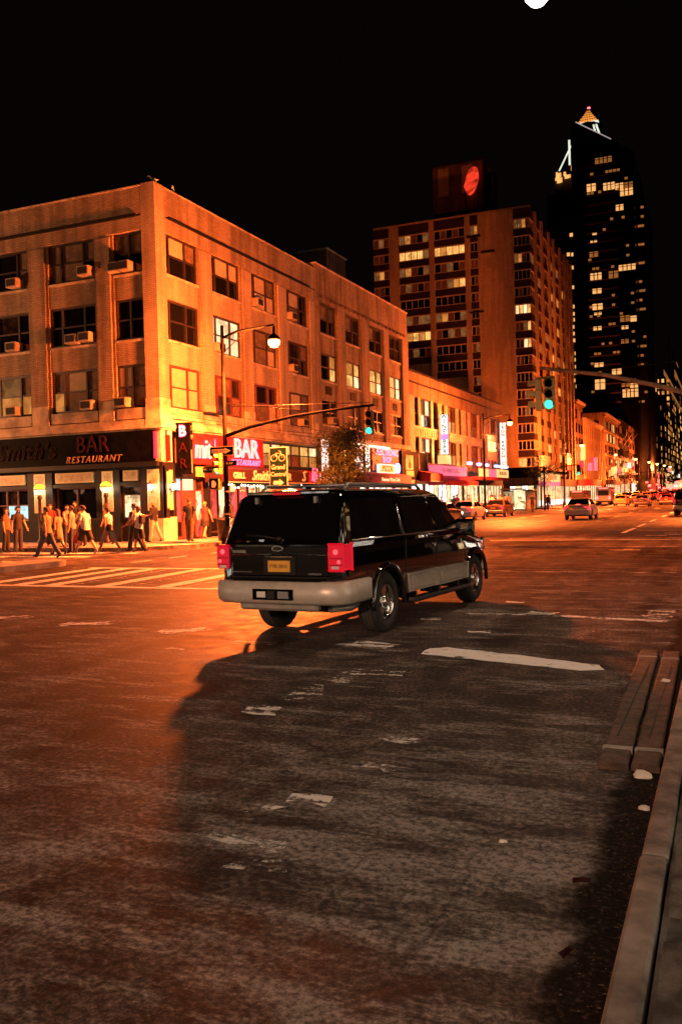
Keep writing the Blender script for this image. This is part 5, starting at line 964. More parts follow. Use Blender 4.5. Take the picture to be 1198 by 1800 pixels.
# banners
def banner(label, x, y0, y1, z0, z1, txt):
    T = Thing('banner', label, 'banner', (x, y0, z0)); T.part('cloth', MB().box(x, y0, z0, x + .03, y1, z1), 'banner_red'); T.part('white_band', MB().box(x + .032, y0 + .1, z0 + .75, x + .04, y1 - .1, z0 + 1.5), 'banner_pale')
    for k, t in enumerate(txt): T.part('lettering', text_mesh(t, .42, .004, 0, 0, 'banner_red', 1, 1.25, .008), None, loc=(x + .045, (y0 + y1) / 2, z0 + 1.3 - .36 * k), rot=EAST)
    T.part('badge', MB().box(x + .032, y0 + .5, z1 - .35, x + .045, y0 + .9, z1 - .1), 'banner_pale'); T.part('rod', MB().tube([(x - .65, (y0 + y1) / 2 - .6, z1 + .05), (x + .015, y1, z1 + .05)], .025, 5), 'metal_dark')
banner('red street banner with white lettering on the lamp by the deco building', -17.65, 71.0, 73.9, 4.7, 6.75, ('JERSEY', 'BOYS')); banner('red street banner on the lamp by the apartment tower', -17.65, 110.4, 113.4, 4.7, 6.75, ('JERSEY', 'BOYS'))

# wall lanterns and subway globes at the bar
def lantern(label, x, y, z, nrm):
    T = Thing('wall_lantern', label, 'lantern', (x, y, z), group='wall lanterns on the bar front')
    dx, dy = nrm; cx, cy = x + dx * .22, y + dy * .22
    T.part('bracket', MB().tube([(x, y, z - .1), (x + dx * .12, y + dy * .12, z - .26), (cx, cy, z - .16)], .018, 5), 'metal_dark')
    T.part('backplate', MB().lathe([(0, .02), (.06, .02), (.06, 0)], (x, y, z - .1), 8, 'y' if dy else 'x'), 'metal_dark')
    g = T.part('glass', MB().lathe([(.07, -.14), (.115, .1), (.0, .1)], (cx, cy, z), 6, smooth=False), 'lantern_glow')
    link('cap', MB().lathe([(.15, .1), (.09, .19), (.03, .23), (.02, .3), (0, .31)], (cx, cy, z), 6, smooth=False).mesh('cap', 'metal_dark'), g)
    lamp_light(T.o, (dx * .5, dy * .5, 0.02), 22, (1.0, .70, .38), .1)
for x, lab in ((-22.67, 'wall lantern on the panel at the bar corner facing the crossing'), (-25.1, 'wall lantern next to the right subway globe'), (-28.92, 'wall lantern next to the left subway globe'), (-32.6, 'wall lantern at the far end of the bar front')): lantern(lab, x, YA - .04, 2.52, (0, -1))
lantern('wall lantern round the bar corner beside the red doorway', XF + .04, 32.72, 2.52, (1, 0))
for x, lab in ((-28.05, 'green and white subway globe lamp on a post, left of the two'), (-24.42, 'green and white subway globe lamp on a post, right of the two')):
    T = Thing('subway_globe', lab, 'lamp', (x, 31.2, .15), group='subway entrance globes')
    T.part('post', MB().lathe([(.16, 0), (.16, .12), (.075, .2), (.07, 1.95), (.11, 2.02), (.09, 2.1), (.06, 2.16)], (x, 31.2, .15), 10), 'metal_dark')
    T.part('lower_half', MB().lathe([(.05, 2.16), (.17, 2.22), (.235, 2.33), (.25, 2.41)], (x, 31.2, .15), 16), 'globe_white'); T.part('band', MB().lathe([(.252, 2.40), (.262, 2.42), (.252, 2.44)], (x, 31.2, .15), 16), 'black_matte'); T.part('upper_half', MB().lathe([(.25, 2.43), (.225, 2.53), (.14, 2.62), (0, 2.66)], (x, 31.2, .15), 16), 'globe_green')
T = Thing('subway_railing', 'dark iron railing of the subway stairs in front of the bar', 'railing', (-26.2, 31.2, .15))
T.part('top_rail', MB().box(-28.0, 31.15, 1.15, -24.5, 31.25, 1.23), 'metal_dark'); T.part('bottom_rail', MB().box(-28.0, 31.17, .3, -24.5, 31.23, .35), 'metal_dark')
for k in range(24): T.part('baluster', MB().box(-27.9 + k * .146, 31.185, .15, -27.87 + k * .146, 31.215, 1.15), 'metal_dark')
T.part('panel', MB().box(-26.3, 31.14, 1.0, -25.4, 31.15, 1.14), 'sign_letter_tan')

# ================================================================== VEHICLES
def boolean_cut(me, cutters):
    o = bpy.data.objects.new('tmp_body', me); COL.objects.link(o); tmp = []
    for c in cutters:
        q = bpy.data.objects.new('tmp_cut', c); COL.objects.link(q); tmp.append(q)
        md = o.modifiers.new('b', 'BOOLEAN'); md.operation = 'DIFFERENCE'; md.object = q; md.solver = 'EXACT'
    dg = bpy.context.evaluated_depsgraph_get(); dg.update(); out = bpy.data.meshes.new_from_object(o.evaluated_get(dg)); out.name = me.name
    bpy.data.objects.remove(o)
    for q in tmp: bpy.data.objects.remove(q)
    return out
def smooth_mesh(me, ang=32):
    b = bmesh.new(); b.from_mesh(me)
    for f in b.faces: f.smooth = True
    for e in b.edges:
        e.smooth = not (len(e.link_faces) == 2 and e.calc_face_angle(0) > R(ang))
    b.to_mesh(me); b.free(); return me
def car_ring(x, w, zb, zt, crown=.015):
    h = zt - zb
    half = [(.0, zb), (.76 * w, zb), (.93 * w, zb + .05), (.975 * w, zb + .14), (w, zb + .38 * h), (w, zb + .60 * h), (.988 * w, zb + .82 * h), (.95 * w, zt - .045), (.89 * w, zt - .008), (.72 * w, zt + crown * .5), (0, zt + crown)]
    return [(x, y, z) for y, z in half] + [(x, -y, z) for y, z in half[-2:0:-1]]
def lerp(a, b, t): return a + (b - a) * t
def interp(tab, x):
    for (x0, *a), (x1, *b) in zip(tab[:-1], tab[1:]):
        if x0 <= x <= x1: t = (x - x0) / (x1 - x0); return [lerp(p, q, t) for p, q in zip(a, b)]
    return list(tab[0][1:] if x < tab[0][0] else tab[-1][1:])
class CarSpec: pass
def make_wheel_meshes(R_, wd, rimr, chrome='chrome'):
    ty = MB().lathe([(rimr, wd / 2 - .03), (rimr + .02, wd / 2), (R_ - .05, wd / 2), (R_ - .012, wd / 2 - .035), (R_, wd / 2 - .06), (R_, -wd / 2 + .06), (R_ - .012, -wd / 2 + .035), (R_ - .05, -wd / 2), (rimr + .02, -wd / 2), (rimr, -wd / 2 + .03)], (0, 0, 0), 28, 'y', 0)
    # the running surface gets its own tone and grooves
    for k in range(-1, 2): ty.lathe([(R_ + .0015, k * .045 - .016), (R_ + .0015, k * .045 + .016)], (0, 0, 0), 28, 'y', 1)
    tm = ty.mesh('tyre', ['rubber', 'tread'])
    rm = MB().lathe([(rimr, wd / 2 - .03), (rimr - .02, wd / 2 - .045), (rimr - .035, wd / 2 - .10), (.10, wd / 2 - .12), (0, wd / 2 - .12)], (0, 0, 0), 24, 'y', 1)
    for k in range(5):
        a = 2 * math.pi * k / 5 + .3; c, s = math.cos(a), math.sin(a)
        pts = []
        for (r, hw) in ((.05, .05), (rimr - .02, .075)): pts += [(r, -hw), (r, hw)]
        q = [pts[0], pts[2], pts[3], pts[1]]
        vs = [(x * c - z * s, yy, x * s + z * c) for yy in (wd / 2 - .055, wd / 2 - .10) for (x, z) in q]
        rm.add(vs, [(0, 1, 2, 3), (0, 1, 5, 4), (1, 2, 6, 5), (2, 3, 7, 6), (3, 0, 4, 7)], 0)
    rm.lathe([(.085, wd / 2 - .06), (.08, wd / 2 - .02), (.05, wd / 2 - .01), (0, wd / 2 - .01)], (0, 0, 0), 14, 'y', 0); rm.lathe([(rimr, wd / 2 - .03), (rimr - .02, wd / 2 - .02), (rimr - .03, wd / 2 - .06)], (0, 0, 0), 24, 'y', 0)
    return tm, rm.mesh('rim', [chrome, 'metal_dark'])
class Car:
    """x forward from the rear axle, y to the left, z up"""
    def __init__(s, name, label, loc, rotz, sp, paint, group=None):
        s.T = Thing(name, label, 'car', loc, rotz, group, local=True); s.sp = sp; s.paint = paint
        key = id(sp)
        T = s.T
        if not hasattr(sp, 'body'):
            rings = []
            for x in sp.stations: w, zb, zt = interp(sp.body_tab, x); rings.append(car_ring(x, w, zb, zt))
            me = MB().loft(rings).mesh('body', 'metal_dark')
            cut = []
            for ax in (0, sp.wb):
                for sd in (1, -1):
                    cut.append(MB().lathe([(0, -.3), (sp.R + .075, -.3), (sp.R + .075, .3), (0, .3)], (ax, sd * (sp.hw - .03), sp.R + .01), 28, 'y').mesh('cut', 'black_matte'))
            sp.body = smooth_mesh(boolean_cut(me, cut))
            g = sp.gh; rg = []
            def ring(xr, xf, w, z, c):
                return [(xr, w - c, z), (xr + c, w, z), (xf - c * 1.5, w, z), (xf, w - c * 1.5, z), (xf, -w + c * 1.5, z), (xf - c * 1.5, -w, z), (xr + c, -w, z), (xr, -w + c, z)]
            for (t, ins, dz) in ((0, 0, -.06), (0, 0, 0), (.5, 0, 0), (.9, 0, 0), (1.0, .045, 0.0), (1.0, .13, .03), (1.0, .4, .045)):
                xr, xf = lerp(g['xr0'], g['xr1'], t), lerp(g['xf0'], g['xf1'], t); w = lerp(g['w0'], g['w1'], t); z = lerp(g['z0'], g['z1'], t) + dz
                rg.append(ring(xr + ins, xf - ins, w - ins, z, .08 if t < 1 else .12))
            sp.roof = smooth_mesh(MB().loft(rg).mesh('cabin', 'metal_dark'), 50)
            sp.tyre, sp.rim = make_wheel_meshes(sp.R, sp.tw, sp.rimr, sp.rimmat)
            sp.panes = []
            def side(xa, xb, xc, xd, t0, t1, sd, name='side_window'):
                """xa..xb along the sill, xc..xd along the top"""
                e = .007; vs = []
                for (x, t) in ((xa, t0), (xb, t0), (xd, t1), (xc, t1)): vs.append((x, sd * (lerp(g['w0'], g['w1'], t) + e), lerp(g['z0'], g['z1'], t)))
                sp.panes.append((name, MB().poly(vs).mesh(name, 'glass_car')))
            for sd in (1, -1):
                for q in sp.side_windows: side(*q, sd)
            for (nm, k0, k1, sg) in (('rear_window', 'xr0', 'xr1', -1), ('windscreen', 'xf0', 'xf1', 1)):
                vs = []
                for (t, m) in ((.07, .9), (.93, .88)):
                    x = lerp(g[k0], g[k1], t) + sg * .007; w = lerp(g['w0'], g['w1'], t) * m; z = lerp(g['z0'], g['z1'], t); vs += [(x, w, z), (x, -w, z)]
                sp.panes.append((nm, MB().poly([vs[0], vs[1], vs[3], vs[2]]).mesh(nm, 'glass_car')))
        s.body = T.part('body', sp.body, None, mat=paint); s.cabin = T.part('cabin', sp.roof, None, mat=paint)
        for nm, me in sp.panes: link(nm, me, s.cabin)
        for ax in (0, sp.wb):
            for sd in (1, -1):
                w = T.part('wheel', sp.tyre, None, loc=(ax, sd * (sp.hw - sp.tw / 2 - .01), sp.R), rot=(0, 0, 0 if sd > 0 else R(180))); link('rim', sp.rim, w)
        for nm, m, mt in sp.extras: T.part(nm, m, mt)
def sedan_spec():
    sp = CarSpec(); sp.wb = 2.75; sp.R = .32; sp.tw = .21; sp.hw = .90; sp.rimr = .215; sp.rimmat = 'metal_grey'
    sp.stations = [-1.0, -.96, -.85, -.6, -.3, 0, .4, .9, 1.5, 2.0, 2.4, 2.75, 3.1, 3.4, 3.58, 3.66]
    sp.body_tab = [(-1.0, .70, .48, .82), (-.96, .78, .36, .93), (-.85, .85, .30, .985), (-.3, .895, .24, 1.02), (.4, .90, .22, 1.0), (1.9, .90, .22, .96), (2.4, .90, .22, .93), (3.1, .87, .25, .84), (3.45, .80, .30, .76), (3.58, .74, .36, .70), (3.66, .66, .42, .62)]
    sp.gh = dict(xr0=-.35, xr1=.35, xf0=2.55, xf1=1.65, w0=.80, w1=.62, z0=.97, z1=1.42)
    sp.side_windows = [(.05, .95, .45, .95, .1, .84), (1.02, 2.2, 1.02, 1.6, .1, .84)]
    ex = []
    for sd in (1, -1):
        ex.append(('taillight', MB().cham(-.99, sd * .50, .70, -.88, sd * .86, .90, .015).mesh('taillight', 'tail_car'), None))
        ex.append(('headlight', MB().cham(3.42, sd * .48, .58, 3.62, sd * .78, .70, .02).mesh('headlight', 'head_far'), None))
        ex.append(('mirror', MB().cham(2.05, sd * .88, .95, 2.2, sd * 1.04, 1.06, .03).mesh('mirror', 'metal_dark'), None))
    ex.append(('rear_bumper', MB().cham(-1.05, -.80, .34, -.9, .80, .58, .04).mesh('rear_bumper', 'trim_grey'), None))
    ex.append(('number_plate', MB().box(-1.015, -.2, .70, -.99, .2, .82).mesh('number_plate', 'plate_yellow'), None))
    ex.append(('high_brake_light', MB().box(-.30, -.15, 1.02, -.2, .15, 1.05).mesh('high_brake_light', 'brake_far'), None))
    sp.extras = ex; return sp
def suv_spec(hero):
    sp = CarSpec(); sp.wb = 3.5; sp.R = .395; sp.tw = .27; sp.hw = .90; sp.rimr = .235; sp.rimmat = 'chrome'
    sp.stations = [-1.22, -1.17, -1.05, -.8, -.4, 0, .4, .9, 1.5, 2.1, 2.6, 2.9, 3.1, 3.5, 3.8, 4.05, 4.2, 4.27]
    sp.body_tab = [(-1.22, .78, .56, 1.16), (-1.17, .84, .50, 1.22), (-1.05, .875, .46, 1.24), (-.4, .895, .44, 1.24), (1.0, .90, .42, 1.23), (2.6, .90, .42, 1.21), (2.9, .90, .42, 1.19), (3.1, .895, .42, 1.16), (3.8, .88, .44, 1.10), (4.05, .85, .46, 1.06), (4.2, .80, .50, .98), (4.27, .74, .54, .90)]
    sp.gh = dict(xr0=-1.16, xr1=-.93, xf0=3.02, xf1=2.15, w0=.875, w1=.745, z0=1.22, z1=1.83)
    sp.side_windows = [(-.98, .46, -.80, .46, .05, .86), (.72, 1.78, .66, 1.6, .05, .86), (1.88, 2.86, 1.70, 2.16, .05, .84)]
    ex = []
    def a(nm, mb, mt): ex.append((nm, mb.mesh(nm, mt), None))
    for sd in (1, -1):
        t = MB().cham(-1.255, sd * .72, .90, -1.02, sd * .895, 1.20, .02); a('taillight', t, 'tail_red')
        a('taillight_glow', MB().lathe([(0, -1.262), (.032, -1.262), (.036, -1.25)], (0, sd * .80, 1.115), 12, 'x'), 'tail_hot'); a('taillight_glow', MB().lathe([(0, -1.262), (.022, -1.262), (.026, -1.25)], (0, sd * .84, .998), 10, 'x'), 'tail_hot'); a('taillight_divider', MB().box(-1.261, sd * .72, 1.035, -1.25, sd * .895, 1.042), 'black_matte'); a('taillight_divider', MB().box(-1.261, sd * .72, .955, -1.25, sd * .895, .962), 'black_matte'); a('reverse_light', MB().box(-1.262, sd * .745, .915, -1.25, sd * .845, .945), 'sign_white')
        a('headlight', MB().cham(3.98, sd * .50, .86, 4.2, sd * .78, 1.0, .03), 'chrome'); a('mirror', MB().cham(2.76, sd * .88, 1.16, 2.88, sd * 1.06, 1.34, .04), 'paint_black'); a('mirror_glass', MB().box(2.752, sd * .91, 1.19, 2.76, sd * 1.03, 1.31), 'chrome')
        # two-tone side cladding, panel by panel, and the running board
        a('cladding', MB().cham(.62, sd * .895, .46, 1.72, sd * .925, .70, .012), 'trim_grey'); a('cladding', MB().cham(1.75, sd * .895, .45, 3.02, sd * .925, .69, .012), 'trim_grey')
        a('cladding_inset', MB().cham(.74, sd * .925, .50, 1.62, sd * .935, .65, .006), 'trim_grey'); a('cladding_inset', MB().cham(1.86, sd * .925, .50, 2.92, sd * .935, .64, .006), 'trim_grey')
        a('running_board', MB().tube([(.55, sd * .93, .36), (.65, sd * .98, .345), (2.9, sd * .98, .335), (3.02, sd * .93, .36)], .035, 8), 'metal_dark'); a('running_board_step', MB().box(.7, sd * .80, .33, 2.9, sd * .96, .355), 'metal_dark')
        for x in (.9, 1.8, 2.6): a('board_bracket', MB().box(x, sd * .6, .34, x + .06, sd * .9, .44), 'metal_dark')
        for x in (1.55, 2.65): a('door_handle', MB().cham(x - .13, sd * .895, 1.02, x + .06, sd * .93, 1.075, .012), 'paint_black')
        for x in (.60, 1.74, 2.96): a('door_seam', MB().box(x, sd * .897, .72, x + .012, sd * .906, 1.2), 'black_matte')
        a('beltline_glint', MB().tube([(-.98, sd * .880, 1.245), (.5, sd * .882, 1.24), (2.0, sd * .882, 1.235), (2.88, sd * .882, 1.23)], .012, 6), 'chrome'); a('window_trim', MB().tube([(.60, sd * .878, 1.25), (.56, sd * .81, 1.55), (.60, sd * .762, 1.755), (1.6, sd * .76, 1.76), (2.12, sd * .762, 1.74), (2.5, sd * .81, 1.5), (2.86, sd * .875, 1.25)], .009, 5), 'chrome')  # beltline chrome stands in for the bright band reflected along the sill
        for ax in (0, 3.5):
            pts = []
            for an in range(-8, 189, 14): pts.append((ax + (.395 + .085) * math.cos(R(an)), sd * .905, .40 + (.395 + .085) * math.sin(R(an))))
            a('wheel_arch', MB().tube(pts, .034, 8), 'paint_black')
        a('roof_rail', MB().tube([(-.6, sd * .60, 1.86), (-.5, sd * .60, 1.925), (1.7, sd * .60, 1.925), (1.85, sd * .60, 1.86)], .022, 7), 'metal_grey')
        a('pillar_reflector', MB().box(-1.10, sd * .835, 1.35, -1.08, sd * .85, 1.55), 'metal_dark')
    for x in (-.2, 1.3): a('roof_crossbar', MB().tube([(x, -.6, 1.92), (x, .6, 1.92)], .02, 6), 'metal_grey')
    bump = []
    for (y, x) in ((-.93, -.55), (-.93, -1.12), (-.90, -1.24), (-.82, -1.33), (-.6, -1.37), (0, -1.385), (.6, -1.37), (.82, -1.33), (.90, -1.24), (.93, -1.12), (.93, -.55)):
        q = .93 if abs(y) < .9 else .96
        bump.append([(x, y, .60), (x * 1.0 + .01, y * .995, .745), (x + .05 * (x < -1.2), y * .97, .765), ((x + .22 if abs(y) < .9 else x), y * q * .9, .765), ((x + .22 if abs(y) < .9 else x), y * q * .9, .50), (x + .06 * (x < -1.2), y * .96, .485), (x + .015, y * .99, .52)])
    a('rear_bumper', MB().loft(bump), 'bumper_champagne')
    a('bumper_step', MB().box(-1.33, -.6, .764, -1.1, .6, .774), 'black_panel'); a('lower_valance', MB().cham(-1.28, -.55, .40, -1.15, .55, .52, .03), 'trim_grey')
    a('hitch_recess', MB().box(-1.395, -.28, .545, -1.37, .28, .675), 'black_panel'); a('hitch_receiver', MB().box(-1.43, -.05, .565, -1.39, .05, .655), 'metal_dark'); a('tow_socket', MB().box(-1.41, .09, .575, -1.39, .21, .645), 'sign_white'); a('hitch_bar', MB().box(-1.405, -.23, .565, -1.39, -.08, .65), 'metal_grey')
    a('number_plate', MB().cham(-1.262, -.02 - .155, .87, -1.235, -.02 + .155, 1.01, .006), 'plate_yellow')
    a('tailgate', MB().cham(-1.236, -.69, .80, -1.20, .69, 1.20, .03), 'paint_black'); a('tailgate_crease', MB().tube([(-1.23, -.66, 1.075), (-1.24, 0, 1.085), (-1.23, .66, 1.075)], .012, 6), 'paint_black'); a('plate_recess', MB().box(-1.245, -.24, .84, -1.215, .2, 1.05), 'black_matte'); a('tailgate_handle', MB().cham(-1.275, -.22, 1.05, -1.23, .18, 1.075, .01), 'chrome')
    a('tailgate_seam', MB().box(-1.228, -.70, .80, -1.215, .70, .812), 'black_matte')
    pts = [(.085 * math.cos(R(t)) - .0, 1.155 + .035 * math.sin(R(t))) for t in range(0, 360, 24)]
    a('oval_badge', MB().prism(pts, 'x', -1.247, -1.22), 'chrome'); a('badge_centre', MB().prism([(p[0] * .78, 1.155 + (p[1] - 1.155) * .72) for p in pts], 'x', -1.251, -1.246), 'metal_dark')
    a('name_badge', MB().box(-1.243, .46, 1.10, -1.205, .66, 1.135), 'chrome'); a('name_badge', MB().box(-1.243, -.60, .84, -1.215, -.42, .86), 'chrome'); a('name_badge', MB().box(-1.243, .38, .86, -1.215, .68, .875), 'chrome')
    a('high_brake_light', MB().box(-1.005, -.19, 1.805, -.96, .19, 1.838), 'tail_third'); a('rear_spoiler', MB().cham(-.99, -.60, 1.805, -.75, .60, 1.85, .012), 'paint_black')
    a('rear_wiper', MB().tube([(-1.19, .02, 1.27), (-1.16, .30, 1.31), (-1.15, .50, 1.315)], .012, 5), 'metal_dark'); a('wiper_hub', MB().lathe([(0, -1.2), (.03, -1.2), (.03, -1.14)], (0, .02, 1.27), 8, 'x'), 'metal_dark')
    for y in (-.42, .42): a('window_hinge', MB().box(-1.03, y - .02, 1.70, -.98, y + .02, 1.78), 'metal_grey')
    a('exhaust', MB().tube([(-.95, -.55, .40), (-.6, -.66, .385), (-.25, -.62, .42), (.3, -.4, .45)], .045, 8), 'metal_grey')
    a('rear_axle', MB().tube([(0, -.7, .39), (0, .7, .39)], .06, 8), 'metal_dark'); a('spare_tank', MB().box(-.9, -.45, .36, -.35, .35, .48), 'metal_dark'); a('chassis', MB().box(-.8, -.45, .34, 3.9, .45, .46), 'black_matte')
    a('front_bumper', MB().cham(4.1, -.82, .46, 4.34, .82, .68, .05), 'bumper_champagne'); a('grille', MB().box(4.2, -.5, .72, 4.29, .5, .96), 'chrome')
    a('antenna_fin', MB().cham(-.55, -.03, 1.87, -.4, .03, 1.91, .01), 'paint_black')
    sp.extras = ex; return sp
P('paint_silver', (.42, .40, .38), .3, .5, coat=.6); P('paint_white', (.60, .57, .53), .3, 0, coat=.6); P('paint_taxi', (.70, .36, .03), .35, 0, coat=.5); P('paint_dark', (.02, .018, .018), .25, .2, coat=.7); P('paint_red', (.22, .02, .02), .3, .1, coat=.6); P('paint_grey', (.12, .115, .11), .3, .3, coat=.6); P('paint_brown', (.06, .035, .025), .3, .2, coat=.6)
SUV = suv_spec(True); SED = sedan_spec()
# the black four-wheel drive in the middle of the picture
_h = R(86); _rr = Vector((-4.03, 10.82)); _c = _rr - Vector((math.sin(_h), -math.cos(_h))) * .90
hero = Car('suv', 'large black four-wheel drive with champagne bumper crossing in the middle of the road', (_c.x, _c.y, 0), _h, SUV, 'paint_black')
hero.T.part('plate_lettering', text_mesh('FYB 2013', .062, .002, 0, 0, 'plate_ink', 1, 1.0), None, loc=(-1.266, -.02, .94), rot=(R(90), 0, R(-90)))
# others
def sedan(label, x, y, paint, rz=90, group=None): return Car('sedan', label, (x, y, zr(y)), R(rz), SED, paint, group)
sedan('silver saloon driving away in the middle lane with red lights on', -9.15, 61.6, 'paint_silver', 90)
sedan('white saloon parked at the kerb between two dark cars', -17.65, 63.6, 'paint_white', 90, 'cars parked along the far kerb')
sedan('dark saloon parked at the kerb nearest the black four-wheel drive', -17.6, 56.6, 'paint_dark', 90, 'cars parked along the far kerb')
sedan('dark brown saloon parked at the kerb ahead of the white one', -17.7, 73.6, 'paint_brown', 90, 'cars parked along the far kerb')
sedan('yellow taxi driving away up the avenue', -13.1, 125.5, 'paint_taxi'); sedan('dark grey saloon driving away beside the taxi', -9.4, 114.0, 'paint_grey')
Car('suv', 'dark four-wheel drive cut off by the right edge of the picture', (-2.5, 67.2, 0), R(90), SUV, 'paint_dark')
sedan('small red saloon just beyond the dark grey one', -7.3, 126, 'paint_red')
rs = random.Random(17); pn = ['paint_dark', 'paint_taxi', 'paint_grey', 'paint_white', 'paint_taxi', 'paint_red', 'paint_silver']
far_words = {'paint_dark': 'black', 'paint_taxi': 'yellow', 'paint_grey': 'grey', 'paint_white': 'white', 'paint_red': 'red', 'paint_silver': 'silver'}
k = 0
for row, y in enumerate((140, 149, 158, 168, 178, 189, 201, 214)):
    for lane, x in enumerate((-15.9, -12.6, -9.3, -6.0, -2.9)):
        if rs.random() < .18: continue
        p_ = pn[k % 7]; k += 1
        nth = ['first', 'second', 'third', 'fourth', 'fifth', 'sixth', 'seventh', 'eighth'][row]; ln = ['kerb', 'second', 'middle', 'fourth', 'near-side'][lane]
        sedan('far %s car in the %s row of queued traffic, %s lane' % (far_words[p_], nth, ln), x + rs.uniform(-.3, .3), y + rs.uniform(-2, 2), p_, 90 + rs.uniform(-2, 2), 'queued traffic far up the avenue')
def box_vehicle(name, label, x, y, w, l, h, mat, cat):
    T = Thing(name, label, cat, (x, y, zr(y))); g = zr(y)
    T.part('body', MB().cham(x - w / 2, y, g + .45, x + w / 2, y + l, g + h, .08), mat); T.part('rear_window', MB().box(x - w * .36, y - .03, g + h * .52, x + w * .36, y, g + h * .82), 'lit_white' if cat == 'bus' else 'metal_dark'); T.part('bumper', MB().box(x - w / 2, y - .15, g + .4, x + w / 2, y, g + .62), 'metal_dark')
    for sd in (-1, 1):
        T.part('taillight', MB().box(x + sd * w * .42 - .14, y - .06, g + .8, x + sd * w * .42 + .14, y - .01, g + 1.25), 'brake_far'); T.part('wheel', MB().lathe([(0, -.12), (.45, -.12), (.45, .12), (0, .12)], (x + sd * (w / 2 - .15), y + 1.2, g + .45), 14, 'x'), 'rubber'); T.part('wheel', MB().lathe([(0, -.12), (.45, -.12), (.45, .12), (0, .12)], (x + sd * (w / 2 - .15), y + l - 1.2, g + .45), 14, 'x'), 'rubber')
    T.part('marker_lights', MB().box(x - w * .3, y - .04, g + h - .2, x + w * .3, y, g + h - .1), 'brake_far'); return T
box_vehicle('bus', 'white city bus in the far traffic', -9.3, 228, 2.5, 11, 3.1, 'paint_white', 'bus'); box_vehicle('bus', 'second city bus further up the far traffic', -5.4, 252, 2.5, 11, 3.1, 'paint_silver', 'bus'); box_vehicle('delivery_van', 'pale delivery van by the kerb beyond the taxi', -16.6, 136, 2.1, 5, 2.6, 'paint_white', 'van'); box_vehicle('delivery_van', 'dark box van at the kerb short of the taxi', -17.4, 116, 2.0, 5, 2.2, 'paint_dark', 'van')
# rows of further red lights that nobody could count
mb = MB()
for k in range(300):
    y = rs.uniform(205, 420); x = rs.choice((-15.9, -12.6, -9.3, -6.0, -2.9)) + rs.choice((-.65, .65)); z = zr(y) + (rs.uniform(.6, 1.3) if k % 3 else rs.uniform(1.4, 3.4)); s = rs.uniform(.12, .34); mb.box(x - s, y, z - s * .6, x + s, y + .1, z + s * .6)
mc = MB()
for k in range(150):
    y = rs.uniform(190, 430); x = -22.0 + rs.uniform(0, 1.2); z = zr(y) + rs.uniform(1.2, 9.0) ** (1 if k % 3 else .8); s = rs.uniform(.15, .5); mc.box(x, y, z, x + s * .4, y + s, z + s * rs.uniform(.5, 2.2))
g = struct('far_shop_lights', mc, 'box_yellow', 'stuff'); g['label'] = 'mass of small lit signs along the farthest shops'
g = struct('far_traffic_lights', mb, 'brake_far', 'stuff'); g['label'] = 'mass of red tail lights of the farthest traffic'

# ================================================================== PEOPLE
def pm(name, col, rough=.8): 
    if name not in MATS: P(name, col, rough, var=.15, scale=15)
    return name
SK = pm('skin_light', (.50, .29, .20), .55); SKD = pm('skin_dark', (.12, .06, .04), .55); SKM = pm('skin_mid', (.32, .17, .10), .55)
CL = {k: pm('cloth_' + k, v) for k, v in dict(tan=(.26, .15, .06), white=(.62, .58, .54), black=(.012, .011, .011), navy=(.02, .022, .035), grey=(.20, .18, .16), red=(.45, .03, .03), pink=(.55, .14, .12), denim=(.05, .055, .07), brown=(.12, .07, .04), cream=(.55, .46, .34), orange=(.50, .15, .06), khaki=(.22, .17, .10), blue=(.05, .09, .18)).items()}
HB = pm('hair_dark', (.015, .010, .008)); HBR = pm('hair_brown', (.07, .035, .018)); HBL = pm('hair_blond', (.35, .20, .08))
SHO = pm('shoe_dark', (.02, .018, .016), .5); SHW = pm('shoe_white', (.5, .47, .43), .6)
